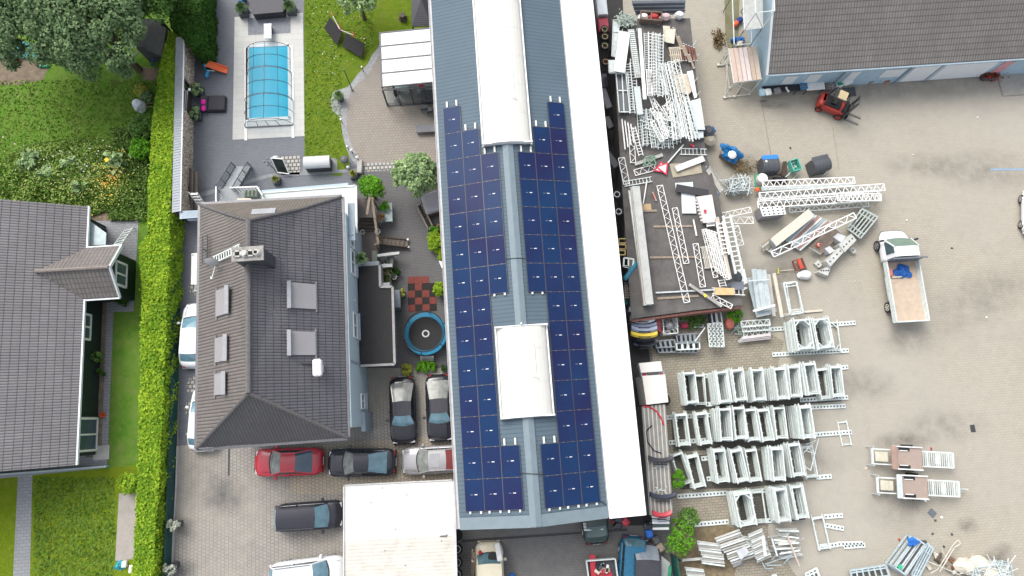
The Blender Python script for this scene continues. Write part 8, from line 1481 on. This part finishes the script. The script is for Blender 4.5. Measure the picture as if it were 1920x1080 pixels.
for k, (x, y, c_, l) in enumerate([(1629,155,M('stone_pot',(.30,.28,.25),.9),'stone plant pot left of the dark tub'),(1659,154,M('clay_pot',(.45,.20,.13),.85),'orange clay pot right of the dark tub'),(1644,149,dgrey,'low dark tub between the two pots')]):
    t = thing('plant_pot', l, 'pot', W(x,y,0)[:], 0); m = MB(); r_ = .34 if k == 2 else .22; m.lathe((0,0,0), [(r_*.7,0),(r_,.4),(r_*.8,.4),(r_*.7,.25)], 18); m.build('bowl', c_, t); m = MB(); m.cyl((0,0,.25), r_*.68, .02, 14); m.build('soil', MATS['bare_soil'], t)
t = thing('red_flower_tub', 'planter of dark leaves and red flowers at the garage wall', 'planter', W(1850,146,0)[:]); m = MB(); m.bbox((0,0,.2),(1.1,.5,.4),.05); m.build('trough', dgrey, t); leaves('foliage', rng.normal(size=(260,3))*np.array([.42,.2,.1])+np.array([0,0,.5]), .12, leafm('leaf_tub', (.03,.06,.02), (.35,.03,.03)), t); single('black_flower_pot', MB().lathe(W(1573,143,0), [(.15,0),(.2,.35),(.15,.35)], 12), dgrey, 'small dark pot by the white house door', 'pot')
# ================================================================== heaps at the bottom of the yard
def slats(tag_, x0, y0, x1, y1, n, dx, dy, z, w=.12, mat=None, group=None, jit=2.0):
    for k in range(n): j = rl.uniform(-jit,jit); plank('%s, %s from the top' % (tag_, ORD[k+1] if k+1 < len(ORD) else 'last'), (x0+dx*k+j,y0+dy*k),(x1+dx*k+j*.6,y1+dy*k+rl.uniform(-1,1)), w, z-.03*k, mat[k % len(mat)] if isinstance(mat, list) else mat, .1, group=group, name='aluminium_board', cat='board')
M('pinkish_pale', (.55,.42,.38), .7); gw = [M('dirty_white', (.52,.52,.49), .6, grime=.25), galvw, M('dirty_grey', (.32,.32,.30), .7, grime=.3)]
slats('dirty board of the heap right of the lime sapling', 1308,1015,1349,1020, 11, 1.0, 4.0, .9, .10, gw, 'left heap of boards'); slats('dirty board of the sloping heap below the wide stack', 1340,1010,1385,994, 12, 3.0, 4.2, 1.1, .10, gw, 'sloping heap of boards'); slats('dirty board of the narrow middle heap', 1384,1004,1410,1008, 8, .5, 3.6, .9, .085, gw, 'narrow heap of boards'); slats('dirty board of the neat right heap', 1403,1003,1428,992, 15, 1.2, 3.6, 1.2, .085, gw, 'neat heap of boards', .8); slats('dirty board in the bottom left heap', 1284,1064,1318,1068, 8, 1.0, 3.8, .6, .10, gw, 'bottom heap of boards')
for k in range(20): a = rl.uniform(-.35,.25); x, y = 1440+rl.uniform(0,28), 992+k*2.9; plank('twisted aluminium board in the loose right hand heap, %s from the top' % ORD[k+1], (x,y),(x+38,y+38*a*.6), .10, .3+rl.uniform(0,.7), gw[k%3], .07, name='aluminium_board', cat='board', group='loose right hand heap')
for k, (a, b) in enumerate([((1429,1006),(1434,1043)),((1432,1006),(1436,1042)),((1447,1010),(1457,1042)),((1476,1003),(1498,1060))]): plank(['first','second','third','fourth'][k]+' steep bar crossing the loose board heap', a, b, .09, 1.2, [white,white,ice,MATS['pinkish_pale']][k], .08, name='crossing_bar', cat='bar', group='bars crossing the heap')
o = MB(); [o.tube(W(*a,.6),W(*b,.9),.035) for a, b in (((1435,1058),(1486,1040)),((1428,1052),(1435,1066)),((1435,1067),(1450,1066)),((1438,1060),(1466,1060)),((1447,1050),(1455,1040)),((1470,1056),(1484,1042)))]; single('bent_frame', o, MATS['bluegrey_board'], 'bent pale blue tube frame below the loose heap', 'frame')
sheet('grey white box lid lying on the sloping heap', ((1381,1035),(1397,1023),(1405,1036),(1389,1050)), 1.1, M('lid_pale', (.50,.52,.54), .6)); sheet('grey board under the box lid', ((1371,1052),(1387,1046),(1392,1056),(1376,1064)), .4, M('lid_pale2', (.42,.44,.44), .6)); plank('dirty board above the bottom left heap', (1280,1050),(1320,1047), .16, .5, gw[0], .1, name='aluminium_board', cat='board'); plank('second dirty board above the bottom left heap', (1316,1053),(1352,1051), .2, .5, gw[1], .1, name='aluminium_board', cat='board')
box_truss('white frame stack cut by the bottom edge below the heaps', ((1510,1076),(1530,1066),(1540,1095),(1518,1100)), .7, galvw, 3); box_truss('pale blue frame stack at the bottom edge', ((1594,1070),(1660,1060),(1668,1084),(1598,1092)), .7, M('ice_steel', (.42,.50,.53), .5), 6)
sheet('upper pale plate with corner at the bottom edge', ((1447,1078),(1456,1076),(1458,1085),(1449,1088)), .4, ice)
t = thing('crate_of_frames', 'tilted pale blue crate of long frames with a green label', 'crate', W(1712,1044,0)[:]); m = MB(); px4 = ((1716,1008),(1735,1022),(1698,1078),(1676,1062))
for z in (1.0,.55,.1):
    c = [L(t,*p,1.0) for p in px4]; c = [Vector((p.x,p.y,z)) for p in c]
    for i in range(4): m.beam(c[i],c[(i+1)%4],.10,.09)
for p in c: m.beam((p.x,p.y,0),(p.x,p.y,1.0),.08)
m.build('cage', M('ice_steel', (.42,.50,.53), .5), t)
for k in range(6): f = (k+.7)/6.5; m = MB(); a, b = L(t,*px4[0],.9).lerp(L(t,*px4[1],.9),f), L(t,*px4[3],.9).lerp(L(t,*px4[2],.9),f); m.beam(a,b,.07,.1); m.build('long_frame', [galvw,dgrey,ice,galv,dgrey,galvw][k], t)
m = MB(); m.box(L(t,1688,1063,1.08),(.25,.25,.02),.6); m.build('green_label', M('label_green', (.02,.42,.20), .6), t)
box_truss('second pale blue frame leaning right of the tilted crate', ((1738,1020),(1749,1030),(1722,1082),(1708,1078)), .6, MATS['ice_steel'], 3)
setp(crumple('plastic_wrap', W(1711,1016,1.05), .38, .28, .2, M('wrap_blue', (.02,.16,.55), .5, var=.4), None, 7), 'bright blue plastic wrap on the tilted crate', 'plastic wrap')
t = thing('tube_frame', 'long pale tube frame lying over the brown debris', 'frame', W(1770,1050,.4)[:]); m = MB(); pts = [(1745,1075),(1758,1068),(1788,1020),(1797,1012),(1801,1020),(1790,1026),(1762,1072)]
for a, b in zip(pts[:-1],pts[1:]): m.tube(L(t,*a,.1),L(t,*b,.2),.035)
m.tube(L(t,1738,1052,.2),L(t,1800,1078,.1),.04); m.tube(L(t,1765,1028,.2),L(t,1775,1050,.1),.03); m.build('tubes', M('cream_tube', (.55,.53,.46), .6), t)
for k in range(16): x, y = rl.uniform(1740,1810), rl.uniform(1040,1085); o = MB(); o.bbox(W(x,y,.15),(rl.uniform(.2,.6),rl.uniform(.12,.3),rl.uniform(.08,.25)),.03,rl.uniform(0,3)); single('debris', o, [wood,M('rust_debris',(.25,.10,.05),.8),dwood,palew,galvw,MATS['brown_post']][k%6], ['weathered','rusty','dark','pale','silver','brown'][k%6]+' piece of debris under the tube frame, %s of its heap' % ORD[k+1], 'debris', 'brown debris heap')
for k, (x, y, c_) in enumerate([(1732,1020,dgrey),(1770,1025,dgrey),(1748,962,M('slate_piece',(.12,.14,.16),.7)),(1766,970,white),(1754,976,dwood),(1749,1001,dgrey),(1686,1012,M('red_scrap',(.3,.05,.04),.7)),(1624,878,palew),(1779,1003,M('beige_scrap',(.4,.36,.3),.8)),(1785,1002,dgrey),(1735,939,white),(1757,1040,white)]):
    s = .42 if k in (0,2) else .14; o = MB(); o.bbox(W(x,y,.03),(s,s*1.1,.05),.02,.4*k); single('litter', o, c_, ['grey sheet scrap beside the tilted crate','dark scrap above the tube frame','slate grey square scrap south of the hoist trailers','white litter right of the slate grey scrap','brown litter below the slate grey scrap','dark litter above the tilted crate','red scrap left of the tilted crate','tan wedge left of the upper hoist trailer','beige litter above the tube frame','dark litter next to the beige one','white litter speck under the lower hoist trailer','white litter beside the debris heap'][k], 'litter', 'litter on the yard')
m = MB(); rr_ = random.Random(2)
for cx, cy, w_ in ((1805,1058,1.3),(1830,1055,1.2),(1845,1070,1.1)): p = W(cx,cy,.0); m.loft([[p+Vector((math.cos(a)*r_*w_*rr_.uniform(.8,1.2),math.sin(a)*r_*rr_.uniform(.8,1.2)*.8,z)) for a in [i*math.pi/6 for i in range(12)]] for r_, z in ((.55,0),(.62,.4),(.4,.8),(.1,.9))])
single('cream_sacks', m, M('cream_sack', (.60,.56,.47), .8, var=.1), 'heap of cream coloured sheeting at the bottom right', 'sheeting')
stillage('wire crate of pale blue rods at the bottom right corner', ((1828,1065),(1895,1056),(1900,1085),(1832,1090)), .9, MATS['ice_steel'], 60, galvw, .025, 1.5, seed=6)
for k, (x, y) in enumerate([(1700,413),(1712,290),(1482,277),(1833,220),(1588,606),(1640,870),(1614,440),(1394,371),(1850,595),(1785,465)]): single('litter', MB().bbox(W(x,y,.04),(.14,.1,.06),.02,k), [white,palew,black,white,white,palew,white,palew,white,dgrey][k], ['white speck above the flatbed truck','pale speck far above the flatbed truck','black speck above the green crate','white speck below the garage doors','white lump beside the upper stack rail','tan speck left of the upper hoist trailer','white speck beside the green grey frame stack','cream lump beside the wire crate','white speck right of the flatbed truck bed','dark speck right of the truck cab'][k], 'litter', 'small litter on the yard')
P = []; 
for _ in range(500): x, y = rl.uniform(1600,1618), rl.uniform(526,536); q = W(x,y,.01); P.append((q.x,q.y,.02))
setp(leaves('spilled_chips', P[:60], .06, M('chips', (.5,.48,.42), .8), flat=3, asp=1), 'pale chips spilled on the paving left of the truck', 'chips', kind='stuff')
